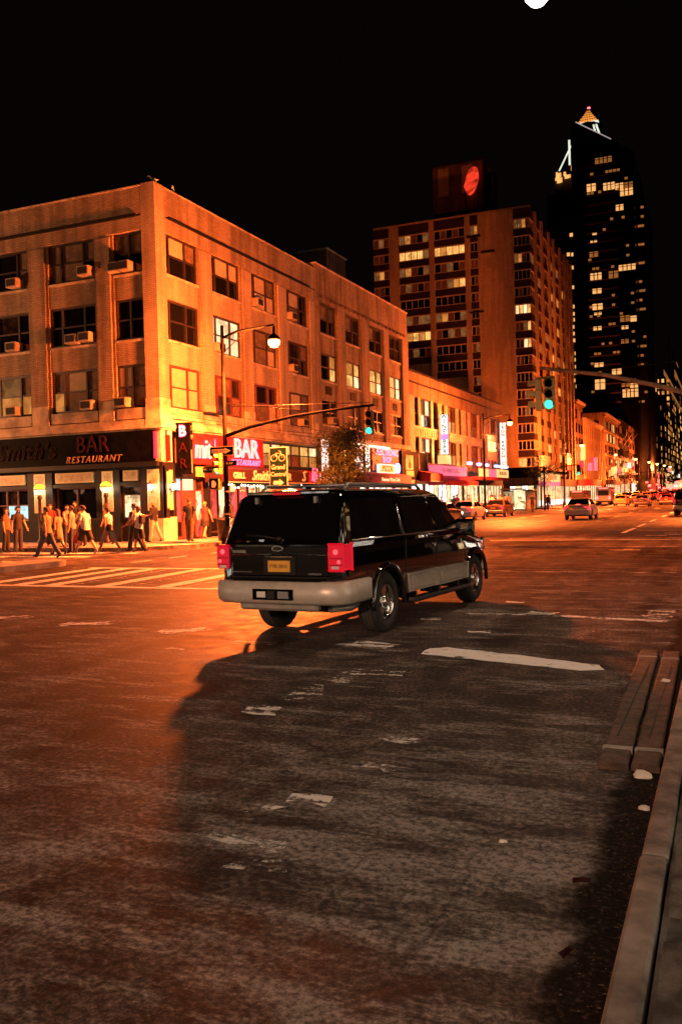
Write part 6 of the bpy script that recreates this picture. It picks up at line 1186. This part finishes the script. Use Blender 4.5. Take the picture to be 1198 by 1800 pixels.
def person(label, x, y, z, face, h=1.75, legs=((20, 5), (-22, 12)), arms=((-18, 15), (20, 15)), top='white', bottom='denim', short=False, sleeve=.55, skin=SK, hair=HB, shoes=SHO, lean=0.0, build=1.0, skirt=False, hairlong=False, detail=2, head=0, armout=(12, 12), group=None, name='person', bald=False):
    """face: compass heading in degrees the figure looks towards (0 = +x, 90 = +y)"""
    s = h / 1.75
    V, Rd, Ed, Tg = [], [], [], []
    def v(p, r, par=None, tag='top'):
        V.append(Vector(p)); Rd.append(r); i = len(V) - 1
        if par is not None: Ed.append((par, i)); Tg.append(tag)
        return i
    ln = math.sin(R(lean))
    b = build
    pel = v((0, 0, .96), (.115 * b, .15 * b)); sp1 = v((ln * .18, 0, 1.14), (.105 * b, .14 * b), pel); ch = v((ln * .38, 0, 1.33), (.115 * b, .165 * b), sp1); nb = v((ln * .50 + .0, 0, 1.475), (.06, .075), ch)
    nk = v((ln * .55 + .012, 0, 1.545), (.052, .052), nb, 'skin'); hx = ln * .62 + .03
    h1 = v((hx, 0, 1.61), (.078, .068), nk, 'skin'); h2 = v((hx - .008, 0, 1.70), (.078, .068), h1, 'skin' if bald else 'headtop')
    feet = []
    for sd, (th, kb) in zip((1, -1), legs):
        hip = v((0, sd * .095, .90), (.092 * b, .092 * b), pel, 'bottom')
        k = V[hip] + Vector((math.sin(R(th)), 0, -math.cos(R(th)))) * .43; kn = v(k, (.062, .062), hip, 'thigh')
        a = k + Vector((math.sin(R(th - kb)), 0, -math.cos(R(th - kb)))) * .41; an = v(a, (.042, .042), kn, 'shin')
        t = R(th - kb) * .6; heel = v(a + Vector((-.03 * math.cos(t), 0, -.05)), (.04, .04), an, 'shoe'); toe = v(a + Vector((.15 * math.cos(t), sd * .02, -.055 + .15 * math.sin(t))), (.034, .042), an, 'shoe')
        feet += [a.z - .095, V[toe].z - .035]
    hands = []
    for sd, (sa, eb), ao in zip((1, -1), arms, armout):
        sh = v((ln * .45, sd * .185 * b, 1.42), (.058 * b, .058 * b), ch, 'top')
        o = math.sin(R(ao)) * sd; d = Vector((math.sin(R(sa)) * math.cos(R(ao)), o, -math.cos(R(sa)) * math.cos(R(ao))))
        e = V[sh] + d * .29; el = v(e, (.042, .042), sh, 'uparm')
        d2 = Vector((math.sin(R(sa + eb)), o * .4, -math.cos(R(sa + eb)))).normalized(); w = e + d2 * .25; wr = v(w, (.030, .030), el, 'forearm')
        pa = w + d2 * .075; v(pa, (.022, .036), wr, 'skin'); hands.append((w, d2, sd))
    me = bpy.data.meshes.new('person'); me.from_pydata(V, Ed, [])
    o = bpy.data.objects.new('tmp_person', me); COL.objects.link(o)
    md = o.modifiers.new('skin', 'SKIN'); md.use_smooth_shade = True
    for i, r in enumerate(Rd): me.skin_vertices[0].data[i].radius = r; me.skin_vertices[0].data[i].use_root = (i == 0)
    ss = o.modifiers.new('sub', 'SUBSURF'); ss.levels = detail; ss.render_levels = detail
    dg = bpy.context.evaluated_depsgraph_get(); dg.update(); out = bpy.data.meshes.new_from_object(o.evaluated_get(dg)); bpy.data.objects.remove(o); out.name = 'person'
    mats = [skin, CL[top], CL[bottom], shoes, hair]
    if detail >= 2:   # fingers, nose, ears, eyes
        mm = MB()
        for (w, d2, sd) in hands:
            side = Vector((0, 1, 0)) - d2 * d2.y; side.normalize(); nrm = d2.cross(side)
            for k in range(4):
                p0 = w + d2 * .09 + side * (.027 - .018 * k); L = (.062, .072, .068, .052)[k]
                mm.tube([p0, p0 + d2 * L * .5 + nrm * .008, p0 + d2 * L * .85 + nrm * .03], [.0095, .009, .007], 5)
            p0 = w + d2 * .035 + side * .028 * (1 if sd > 0 else 1); mm.tube([p0, p0 + side * .03 + d2 * .03, p0 + side * .035 + d2 * .06], [.011, .010, .008], 5)
        hc = V[h1]; mm.tube([hc + Vector((.07, 0, .045)), hc + Vector((.105, 0, .01)), hc + Vector((.078, 0, 0.0))], [.008, .015, .012], 5)
        for sd in (1, -1):
            mm.tube([hc + Vector((0, sd * .07, .0)), hc + Vector((-.005, sd * .082, .03)), hc + Vector((-.005, sd * .074, .055))], .012, 5)
            mm.lathe([(0, .008), (.008, 0), (0, -.008)], hc + Vector((.078, sd * .028, .045)), 6, mi=4)
        mm.box(hc.x + .072, -.022, hc.z - .034, hc.x + .08, .022, hc.z - .028, 2)
        em = mm.mesh('extra', mats); bm = bmesh.new(); bm.from_mesh(out); nf = len(bm.faces); bm.from_mesh(em); bm.to_mesh(out); bm.free()
    else: nf = len(out.polygons); em = None
    ecol = [p.material_index for p in em.polygons] if em else []
    out.materials.clear()
    for m_ in mats: out.materials.append(M(m_))
    segs = [(V[a], V[c], t, (max(Rd[a]) + max(Rd[c])) / 2) for (a, c), t in zip(Ed, Tg)]
    for i, p in enumerate(out.polygons):
        p.use_smooth = True
        if i >= nf: p.material_index = ecol[i - nf]; continue
        c = p.center; best = None
        for a, q, t, r in segs:
            ab = q - a; u = max(0, min(1, (c - a).dot(ab) / ab.length_squared)); dd = ((a + ab * u) - c).length / (r + .02)
            if best is None or dd < best[0]: best = (dd, t, u)
        t, u = best[1], best[2]
        p.material_index = {'top': 1, 'skin': 0, 'headtop': 0, 'bottom': 2, 'thigh': 2 if (not short or u < .8) else 0, 'shin': 0 if short else 2, 'shoe': 3, 'uparm': 1 if u < sleeve else 0, 'forearm': 1 if sleeve > 1 else 0}[t]
        if t == 'top' and c.z < .99 + .0 and abs(c.y) < .2 and (c.z < .97): p.material_index = 2
    lift = -min(feet)
    T = link(name, out, None, (x, y, z + lift * s), (0, 0, R(face)), (s, s, s)); props(T, label, 'person', group)
    if detail >= 2:
        cl = MB(); n = 14
        def ell(cx, z_, rx, ry): return [(cx + rx * math.cos(R(360 * q / n)), ry * math.sin(R(360 * q / n)), z_) for q in range(n)]
        cl.loft([ell(ln * (z_ - .96) * .95, z_, rx * b, ry * b) for z_, rx, ry in ((.885, .150, .192), (.93, .145, .188), (1.05, .128, .168), (1.16, .122, .165), (1.30, .134, .188), (1.40, .118, .182), (1.455, .085, .13), (1.49, .062, .075))], cap=False)
        i0 = [i for i, (a_, t_) in enumerate(zip(Ed, Tg)) if t_ == 'uparm']
        for i in i0:
            s0, s1 = V[Ed[i][0]], V[Ed[i][1]]; w1 = [V[c_] for (a_, c_), t_ in zip(Ed, Tg) if t_ == 'forearm' and a_ == Ed[i][1]][0]
            if sleeve > 1: cl.tube([s0 + Vector((0, 0, .01)), s1, s1.lerp(w1, .85)], [.078 * b, .062, .05], 9, cap=False)
            elif sleeve > .25: cl.tube([s0 + Vector((0, 0, .012)), s0.lerp(s1, sleeve * .5), s0.lerp(s1, min(.9, sleeve + .1))], [.076 * b, .074 * b, .072 * b], 9, cap=False)
        link('shirt', cl.mesh('shirt', CL[top]), T)
        if not skirt:
            tr = MB(); tr.loft([ell(0, z_, rx * b, ry * b) for z_, rx, ry in ((1.0, .125, .165), (.93, .132, .178), (.84, .11, .17))], cap=False)
            for i, t_ in enumerate(Tg):
                if t_ != 'thigh': continue
                hp, kn_ = V[Ed[i][0]], V[Ed[i][1]]; an_ = [V[c_] for (a_, c_), q_ in zip(Ed, Tg) if q_ == 'shin' and a_ == Ed[i][1]][0]
                if short: tr.tube([hp + Vector((0, 0, .03)), hp.lerp(kn_, .5), hp.lerp(kn_, .95)], [.112 * b, .108 * b, .104], 10, cap=False)
                else: tr.tube([hp + Vector((0, 0, .03)), hp.lerp(kn_, .5), kn_, kn_.lerp(an_, .55), kn_.lerp(an_, .97)], [.112 * b, .098 * b, .084, .078, .074], 10, cap=False)
            link('trousers', tr.mesh('trousers', CL[bottom]), T)
    if not bald:
        hm = MB(); c = V[h2] if False else V[h1] + Vector((-.012, 0, .035)); n = 12
        prof = [(.0, .112), (.045, .106), (.078, .082), (.094, .045), (.096, .01)]
        hm.lathe(prof, (0, 0, 0), n)
        vs = []
        for q in hm.v:
            xx, yy, zz = q
            if zz < .06 and xx > .045: zz = .07
            vs.append((c.x + xx * 1.02, c.y + yy * .9, c.z + zz))
        hm.v = vs
        back = [(c.x - .098, c.y + t * .01, c.z + .02) for t in range(1)]
        L = .30 if hairlong else .06
        hm.loft([[(c.x - .085 + .02 * math.cos(a_) , .078 * math.sin(a_), c.z + .05) for a_ in [R(60 * q) for q in range(6)]], [(c.x - .085 + .028 * math.cos(a_), .072 * math.sin(a_), c.z - L * .5) for a_ in [R(60 * q) for q in range(6)]], [(c.x - .08 + .02 * math.cos(a_), .05 * math.sin(a_), c.z - L) for a_ in [R(60 * q) for q in range(6)]]])
        link('hair', hm.mesh('hair', hair), T)
    if skirt:
        rg = []
        for zz, rx, ry in ((1.02, .125, .155), (.93, .15, .18), (.75, .17, .20), (.60, .185, .215)): rg.append([(rx * math.cos(R(a_)), ry * math.sin(R(a_)), zz) for a_ in range(0, 360, 30)])
        link('skirt', MB().loft(rg, cap=False).mesh('skirt', CL[bottom]), T)
    return T
WALK = ((24, 6), (-22, 14)); STAND = ((2, 2), (-3, 4)); MID = ((14, 4), (-14, 16))
G = 'people on the bar corner'
p = person('man in a tan T-shirt and jeans striding left with one hand at his chin', -21.2, 23.9, 0, 188, 1.78, ((27, 4), (-24, 8)), ((-20, 10), (18, 135)), 'tan', 'denim', lean=2, group=G)
person('woman in a pale tan dress walking behind the man in the tan T-shirt', -22.3, 25.7, 0, 182, 1.66, MID, ((-12, 10), (14, 20)), 'khaki', 'khaki', skirt=True, short=True, hairlong=True, hair=HBR, group=G)
person('man in a grey polo shirt looking left beside the one in white', -22.35, 26.5, 0, 200, 1.76, STAND, ((-4, 10), (6, 12)), 'grey', 'navy', group=G)
pw = person('man in a white T-shirt and black shorts walking left with a red bag', -21.3, 26.0, 0, 186, 1.80, ((26, 4), (-22, 10)), ((8, 12), (-12, 8)), 'white', 'black', True, lean=7, build=1.08, shoes=SHW, group=G)
person('man in a white vest and grey shorts stepping right behind two others', -20.85, 26.75, 0, 178, 1.74, ((30, 6), (-26, 10)), ((-14, 8), (16, 20)), 'white', 'grey', True, .2, SKM, shoes=SHW, lean=4, group=G)
person('man in a brown shirt between the two people in white tops', -20.15, 27.35, 0, 186, 1.80, MID, ((8, 40), (-6, 14)), 'brown', 'black', skin=SKM, group=G)
pb = person('person in a white top with a backpack and black shorts', -19.85, 27.2, 0, 170, 1.68, ((12, 6), (-14, 12)), ((10, 60), (-6, 30)), 'white', 'black', True, .6, SKM, group=G)
link('backpack', MB().cham(-.26, -.13, 1.08, -.10, .13, 1.42, .04).mesh('backpack', CL['black']), pb)
person('bald man in a black shirt and white trousers by the bar corner panel', -22.0, 31.2, .15, 190, 1.76, ((10, 2), (-18, 8)), ((10, 70), (-8, 20)), 'black', 'cream', sleeve=.8, bald=True, group=G)
person('man in a black T-shirt and brown trousers seen from behind', -20.5, 31.6, .15, 95, 1.78, STAND, ((-3, 8), (3, 8)), 'black', 'brown', armout=(16, 16), build=1.06, group=G)
person('woman in a red sleeveless top and black skirt seen from behind', -21.45, 34.3, .15, 92, 1.66, MID, ((-6, 8), (8, 6)), 'red', 'black', True, .1, hair=HBL, skirt=True, armout=(14, 22), group=G)
person('person in dark clothes with pale trousers standing behind the signal pole', -20.4, 34.6, .15, 250, 1.72, ((12, 6), (-8, 4)), ((0, 10), (4, 14)), 'black', 'white', sleeve=1.2, group=G)
person('man in a black open shirt at the left edge with an arm forward', -25.4, 27.0, 0, 350, 1.78, STAND, ((14, 12), (-4, 8)), 'black', 'navy', sleeve=.6, group=G)
person('person with reddish face half cut by the left edge', -26.3, 27.3, 0, 20, 1.72, STAND, ((4, 8), (2, 8)), 'brown', 'black', group=G)
person('person in a red and white shirt in front of the bar window', -25.2, 28.6, .15, 300, 1.70, STAND, ((4, 20), (6, 14)), 'red', 'black', hair=HBR, group=G)
person('woman in a pink top holding hands with the one in orange', -24.6, 28.9, .15, 350, 1.64, STAND, ((10, 20), (30, 10)), 'pink', 'navy', sleeve=.1, hairlong=True, group=G)
person('woman in an orange tank top reaching out one arm', -23.6, 28.6, .15, 178, 1.62, STAND, ((30, 20), (0, 20)), 'orange', 'black', sleeve=.1, hairlong=True, hair=HBR, armout=(10, 30), group=G)
person('tall person in black in the bar doorway between grey and orange figures', -25.6, 30.6, .15, 280, 1.8, STAND, ((4, 10), (4, 12)), 'black', 'black', group=G)
person('person in dark red by the globe post behind the walkers', -23.2, 29.6, .15, 200, 1.68, MID, ((6, 10), (-6, 14)), 'brown', 'black', skin=SKM, group=G)
def carry(name, label, x, y, z, mb, mat): return solo(name, label, 'bag', mb, mat, (x, y, z))
carry('shoulder_bag', 'dark shoulder bag hanging at the hip of the woman in the tan dress', -22.28, 25.5, .72, MB().cham(-.14, -.05, 0, .14, .05, .24, .03).tube([(-.12, 0, .23), (-.02, 0, .66), (.12, 0, .23)], .012, 5), CL['brown'])
carry('shoulder_bag', 'black bag slung on the man in the white vest', -20.75, 26.6, .82, MB().cham(-.13, -.06, 0, .13, .06, .26, .03).tube([(-.12, 0, .25), (0, .02, .60), (.12, 0, .25)], .012, 5), CL['black'])
# the red bag, held
T = Thing('shopping_bag', 'small red shopping bag in the hand of the man in white', 'bag', (-21.62, 25.93, .42)); T.part('bag', MB().cham(-21.74, 25.86, .42, -21.5, 26.0, .72, .03), 'bag_red'); T.part('handle', MB().tube([(-21.7, 25.93, .72), (-21.62, 25.93, .86), (-21.54, 25.93, .72)], .008, 5), 'bag_red')
# further pavement crowd
rs = random.Random(31); tops = ['white', 'black', 'red', 'cream', 'navy', 'grey', 'white', 'pink', 'tan']; G2 = 'people on the far pavement'
words = ['white', 'black', 'red', 'cream', 'navy', 'grey', 'white', 'pink', 'tan']
spots = [(-19.6, 80.2), (-19.9, 81.6), (-20.4, 82.8), (-19.7, 84.0), (-20.6, 85.3), (-19.5, 86.6), (-20.2, 88.0), (-20.9, 64.5), (-20.6, 66.3), (-20.9, 68.6), (-20.5, 70.8), (-20.9, 73.2), (-20.6, 76.0)]
for k, (x, y) in enumerate(spots):
    where = 'waiting near the bus shelter' if y > 79 else 'behind the parked cars'
    person('person in a %s top %s, %s of them' % (words[k % 9], where, ['first', 'second', 'third', 'fourth', 'fifth', 'sixth', 'seventh'][k if y > 79 else k - 7]), x, y, .15, rs.choice((80, 100, 260, 280, 0)), rs.uniform(1.62, 1.82), rs.choice((STAND, MID)), ((rs.uniform(-10, 10), 12), (rs.uniform(-10, 14), 15)), tops[k % 9], rs.choice(('navy', 'black', 'denim', 'khaki')), rs.random() < .4, detail=1, skin=rs.choice((SK, SKM, SKD)), group=G2)
person('person in black walking in the road edge before the lit shops', -17.6, 88.5, .0, 270, 1.80, MID, ((-8, 12), (10, 20)), 'black', 'black', detail=1, group=G2); person('person in dark clothes with a white shirt before the lit shops', -18.3, 101.0, 0, 90, 1.76, MID, ((8, 12), (-8, 10)), 'navy', 'black', detail=1, group=G2); person('person in a cream top crossing before the lit shops', -19.0, 103.5, 0, 270, 1.72, MID, ((8, 12), (-8, 10)), 'cream', 'navy', detail=1, group=G2); person('person in a white shirt at the crossing past the shelter', -19.4, 108.0, 0, 200, 1.75, WALK, ((18, 12), (-18, 10)), 'white', 'navy', detail=1, group=G2)

# ================================================================== SMALL THINGS
# air conditioners in the windows
def aircon(label, face, plane, a, z, w=.62, h=.42, out=.42):
    if face == 'E': box = (plane - .25, a - w / 2, z, plane + out - .25, a + w / 2, z + h); gr = (plane + out - .25, a - w / 2 + .06, z + .06, plane + out - .235, a + w / 2 - .06, z + h - .06)
    else: box = (a - w / 2, plane + .25 - out - .1, z, a + w / 2, plane + .25, z + h); gr = (a - w / 2 + .06, plane + .25 - out - .115, z + .06, a + w / 2 - .06, plane + .25 - out - .1, z + h - .06)
    T = Thing('air_conditioner', label, 'air conditioner', ((box[0] + box[3]) / 2, (box[1] + box[4]) / 2, z), group='window air conditioners'); c = T.part('casing', MB().cham(*box, .015), 'terracotta'); link('grille', MB().box(*gr).mesh('grille', 'black_matte'), c)
for a, z, f, lab in ((-30.05, 11.95, 'S', 'top floor at the left edge'), (-25.95, 12.0, 'S', 'top floor wide middle window'), (-24.3, 11.95, 'S', 'top floor narrow window, left side'), (-23.8, 11.95, 'S', 'top floor narrow window, right one'), (-26.75, 9.05, 'S', 'third floor wide window, inner one'), (-26.0, 9.08, 'S', 'third floor wide window, outer one'), (-30.2, 9.02, 'S', 'third floor at the left edge'), (-30.3, 6.05, 'S', 'second floor at the left edge'), (-26.0, 6.05, 'S', 'second floor wide window'), (-24.15, 6.05, 'S', 'second floor narrow window')):
    aircon('pale air conditioner in the crossing-side facade, ' + lab, f, YA, a, z)
for a, z, lab in ((37.3, 9.02, 'third floor window behind the lamp pole'), (41.3, 11.95, 'top floor third window'), (45.3, 11.95, 'top floor fourth window'), (45.3, 9.02, 'third floor fourth window'), (46.4, 6.05, 'second floor fourth window'), (50.6, 6.45, 'second building, lowest window')):
    aircon('pale air conditioner in the avenue facade, ' + lab, 'E', XF, a, z)
# pigeons / finials on the corner parapet
for x, y, z, lab, r in ((-22.45, 32.5, 15.62, 'small pale bird on the very corner of the parapet', 200), (-22.45, 34.0, 15.58, 'small pale bird standing just right of the parapet corner', 300)):
    T = Thing('bird', lab, 'bird', (x, y, z), R(r), local=True); T.part('body', MB().loft([[(xx, rr_ * math.cos(R(a)) , .17 + zz + rr_ * math.sin(R(a))) for a in range(0, 360, 45)] for xx, rr_, zz in ((-.24, .015, -.02), (-.12, .05, 0), (0, .08, .02), (.09, .06, .06), (.12, .035, .12), (.15, .045, .17), (.19, .03, .17), (.24, .006, .155))]), 'sign_white'); T.part('leg', MB().tube([(0, .03, 0), (0, .03, .12)], .008, 4), 'letter_dim_red'); T.part('leg', MB().tube([(0, -.03, 0), (0, -.03, .12)], .008, 4), 'letter_dim_red')
# street tree in front of the second brick building
def tree(label, x, y, z, h, cr, n, seed):
    r = random.Random(seed); T = Thing('street_tree', label, 'tree', (x, y, z))
    tr = MB(); tr.tube([(x, y, z), (x + .03, y, z + h * .3), (x - .02, y + .05, z + h * .55), (x, y, z + h * .92)], [.09, .075, .055, .015], 8); tips = []
    for k in range(18):
        a = r.uniform(0, 6.28); t = r.uniform(.32, .85); p0 = Vector((x, y, z + h * t)); ln = cr * (1.05 - .55 * (t - .3)) * r.uniform(.6, 1.0); p1 = p0 + Vector((math.cos(a) * ln * .6, math.sin(a) * ln * .6, ln * .45)); p2 = p0 + Vector((math.cos(a) * ln, math.sin(a) * ln, ln * r.uniform(.35, .9)))
        tr.tube([p0, p1, p2], [.03, .018, .006], 5); tips += [p1, p2, (p1 + p2) / 2, (p0 + p1) / 2]
    T.part('trunk', tr, 'bark'); lf = MB()
    for k in range(n):
        c = Vector(r.choice(tips)) + Vector((r.gauss(0, .28), r.gauss(0, .28), r.gauss(0, .26))); s = r.uniform(.05, .10); a = Vector((r.gauss(0, 1), r.gauss(0, 1), r.gauss(0, 1))).normalized(); b = a.cross(Vector((r.gauss(0, 1), r.gauss(0, 1), r.gauss(0, 1)))).normalized()
        lf.add([c - a * s, c + b * s * .5, c + a * s, c - b * s * .5], [(0, 1, 2, 3)])
    T.part('crown', lf, 'leaf'); return T
tree('young street tree standing before the vertical light boxes', -18.5, 43.3, .15, 5.3, 1.7, 7000, 5); tree('dark small tree by the black canopy of the apartment tower', -20.3, 107.5, .1, 7.2, 2.0, 2200, 9)
# bus shelter
T = Thing('bus_shelter', 'glass bus shelter with a lit advertising panel by the kerb', 'bus shelter', (-19.6, 91, .15))
T.part('roof', MB().cham(-20.3, 86.5, 2.35, -19.0, 92.5, 2.47, .03), 'metal_dark'); T.part('ad_panel', MB().box(-20.2, 92.3, .35, -19.1, 92.45, 2.2), 'lit_shop_warm')
T.part('back_glass', MB().box(-20.25, 86.6, .5, -20.22, 92.3, 2.3), 'glass_dim'); T.part('bench', MB().box(-20.1, 88, .55, -19.75, 91, .62), 'metal_grey')
for y in (86.7, 89.5, 92.3): T.part('post', MB().box(-20.28, y - .04, .15, -20.2, y + .04, 2.36), 'metal_grey')
T = Thing('street_kiosk', 'pale rounded kiosk standing between the shelter and the lit shops', 'kiosk', (-19.4, 96, .15)); T.part('body', MB().cham(-19.9, 95.5, .15, -18.9, 96.8, 2.2, .1), 'terracotta'); T.part('roof', MB().cham(-20.0, 95.4, 2.2, -18.8, 96.9, 2.35, .04), 'metal_dark')
T = Thing('litter_bin', 'tall dark litter bin next to the signal pole', 'litter bin', (-19.3, 32.3, .15)); T.part('basket', MB().lathe([(.22, 0), (.28, .9), (.30, .92), (.27, .92), (.2, .05)], (-19.3, 32.3, .15), 14), 'metal_dark'); T.part('liner', MB().lathe([(.28, .86), (.31, .95), (.27, .9)], (-19.3, 32.3, .15), 14), 'black_matte')
# timbers lying in the near gutter
rs = random.Random(12)
def timber(label, x0, x1, y0, y1, skew, z0):
    T = Thing('timber', label, 'timber', ((x0 + x1) / 2, (y0 + y1) / 2, 0), group='old timbers in the gutter')
    m = MB(); n = 14; ring = []
    for k in range(n + 1):
        t = k / n; y = lerp(y0, y1, t); dx = skew * t + rs.uniform(-.004, .004); dz = rs.uniform(-.004, .004)
        ring.append([(x0 + dx, y, z0), (x1 + dx, y, z0), (x1 + dx + rs.uniform(-.004, .004), y, z0 + .036 + dz), (x1 + dx - .014, y, z0 + .045 + dz), (x0 + dx + .014, y, z0 + .046 + dz), (x0 + dx + rs.uniform(-.004, .004), y, z0 + .036 + dz)])
    T.part('beam', m.loft(ring, smooth=False), 'wood_timber')
    for t in (.085, .90): y = lerp(y0, y1, t); T.part('strap', MB().box(x0 + skew * t - .006, y - .035, z0 + .005, x1 + skew * t + .003, y + .03, z0 + .049), 'concrete')
    T.part('crack', MB().box((x0 + x1) / 2 + skew * .3 - .004, lerp(y0, y1, .15), z0 + .042, (x0 + x1) / 2 + skew * .5 + .004, lerp(y0, y1, .8), z0 + .0495), 'black_matte'); return T
timber('longer weathered timber in the gutter, the one away from the kerb', -.765, -.585, 5.70, 9.95, -.10, .008); timber('weathered timber in the gutter tight against the kerb', -.565, -.40, 5.72, 9.9, -.07, .006)
def crumple(label, x, y, z, s, seed):
    r = random.Random(seed); b = bmesh.new(); bmesh.ops.create_icosphere(b, subdivisions=2, radius=1)
    for q in b.verts: f = r.uniform(.65, 1.15); q.co = Vector((q.co.x * s * f, q.co.y * s * .8 * f, max(-.3, q.co.z) * s * .55 * f))
    me = bpy.data.meshes.new('paper_scrap'); b.to_mesh(me); b.free(); me.materials.append(M('paper')); o = link('paper_scrap', me, None, (x, y, z + s * .2)); props(o, label, 'litter', 'scraps of litter')
crumple('crumpled pale paper at the near end of the timbers', -.50, 5.62, .0, .06, 1); crumple('small torn scrap in the gutter below the timbers', -.44, 5.05, .0, .035, 2); crumple('small white scrap lying on the timber against the kerb', -.52, 8.3, .05, .04, 3); crumple('tiny scrap on the road near the gutter', -1.05, 4.35, .0, .022, 4)
for k, (x, y, z, lab) in enumerate(((-.62, 4.0, .008, 'orange scrap of wrapper in the dark gutter, upper one'), (-.58, 3.35, .008, 'orange scrap of wrapper in the dark gutter, lower one'), (.12, 4.2, .13, 'pale bit of rubbish on the broken pavement slab'))):
    solo('wrapper', lab, 'litter', MB().add([(-.04, -.012, 0), (.04, -.008, 0.004), (.045, .014, 0.01), (-.035, .012, .014), (0, 0, .022)], [(0, 1, 4), (1, 2, 4), (2, 3, 4), (3, 0, 4), (3, 2, 1, 0)]), 'letter_dim_red' if k < 2 else 'paper', (x, y, z), (0, 0, k * .9 + .3), 'scraps of wrapper')
# overhead wires along the facade
for k, (z, y1) in enumerate(((5.95, 60), (5.62, 48))): solo('wire', ['thin black wire slung along the facade above the ledge', 'second thin black wire just under the ledge line'][k], 'wire', MB().tube([(XF + .5, 32.3, z), (XF + .45, (32 + y1) / 2, z - .12), (XF + .5, y1, z)], .012, 4), 'black_matte')

# ================================================================== NEAR SIDE OF THE AVENUE (behind and right of the camera)
def near_block(label, y0, y1, h, seed, lit, X=4.3, sg=1):
    T = Thing('shop_building', label, 'building', (X + sg * .3, (y0 + y1) / 2, .12)); r = random.Random(seed)
    T.part('wall', MB().box(X, y0, 3.4, X + sg * 12, y1, h), 'brick_dark'); T.part('back_wall', MB().box(X + sg * 1.2, y0, .1, X + sg * 12, y1, 3.4), 'store_black')
    n = max(2, round((y1 - y0) / 4)); w = (y1 - y0) / n
    for k in range(n):
        a = y0 + k * w; T.part('shop_column', MB().box(X, a, .1, X + sg * .4, a + .4, 3.4), 'store_black')
        T.part('shop_window', MB().box(X + sg * .25, a + .4, .5, X + sg * .3, a + w, 2.8), lit[k % len(lit)])
        T.part('stall_riser', MB().box(X + sg * .2, a + .4, .1, X + sg * .4, a + w, .5), 'store_black'); T.part('fascia', MB().box(X - sg * .1, a + .3, 2.8, X + sg * .3, a + w, 3.4), r.choice(['sign_red', 'black_panel', 'awning_maroon']))
        for f in range(int((h - 4) / 3)): T.part('window', unit_box('window'), None, loc=(X, a + w * .5, 5.2 + 3 * f), scale=(.1, w * .5, 1.7), mat=r.choice(['glass_dark', 'lit_white', 'lit_warm', 'lit_shop', 'curtain']))
    return T
near_block('shop building on the near pavement behind the camera', -26, 15.5, 14, 2, ['lit_shop', 'glass_dark', 'lit_shop_warm'])
near_block('shop building on the near side beyond the crossing', 32, 96, 15, 3, ['lit_shop_warm', 'lit_shop', 'glass_dark', 'lit_shop'])
near_block('shop building across the avenue behind the camera', -70, 4, 15, 6, ['lit_shop', 'lit_shop_warm', 'glass_dark', 'lit_shop'], -23.0, -1)
struct('pavement', MB().box(-40, -80, -.1, -21.5, 12, .14), 'concrete')
near_ave = struct('pavement', MB().box(-.35, 32, -.1, 6, 300, .14), 'concrete')
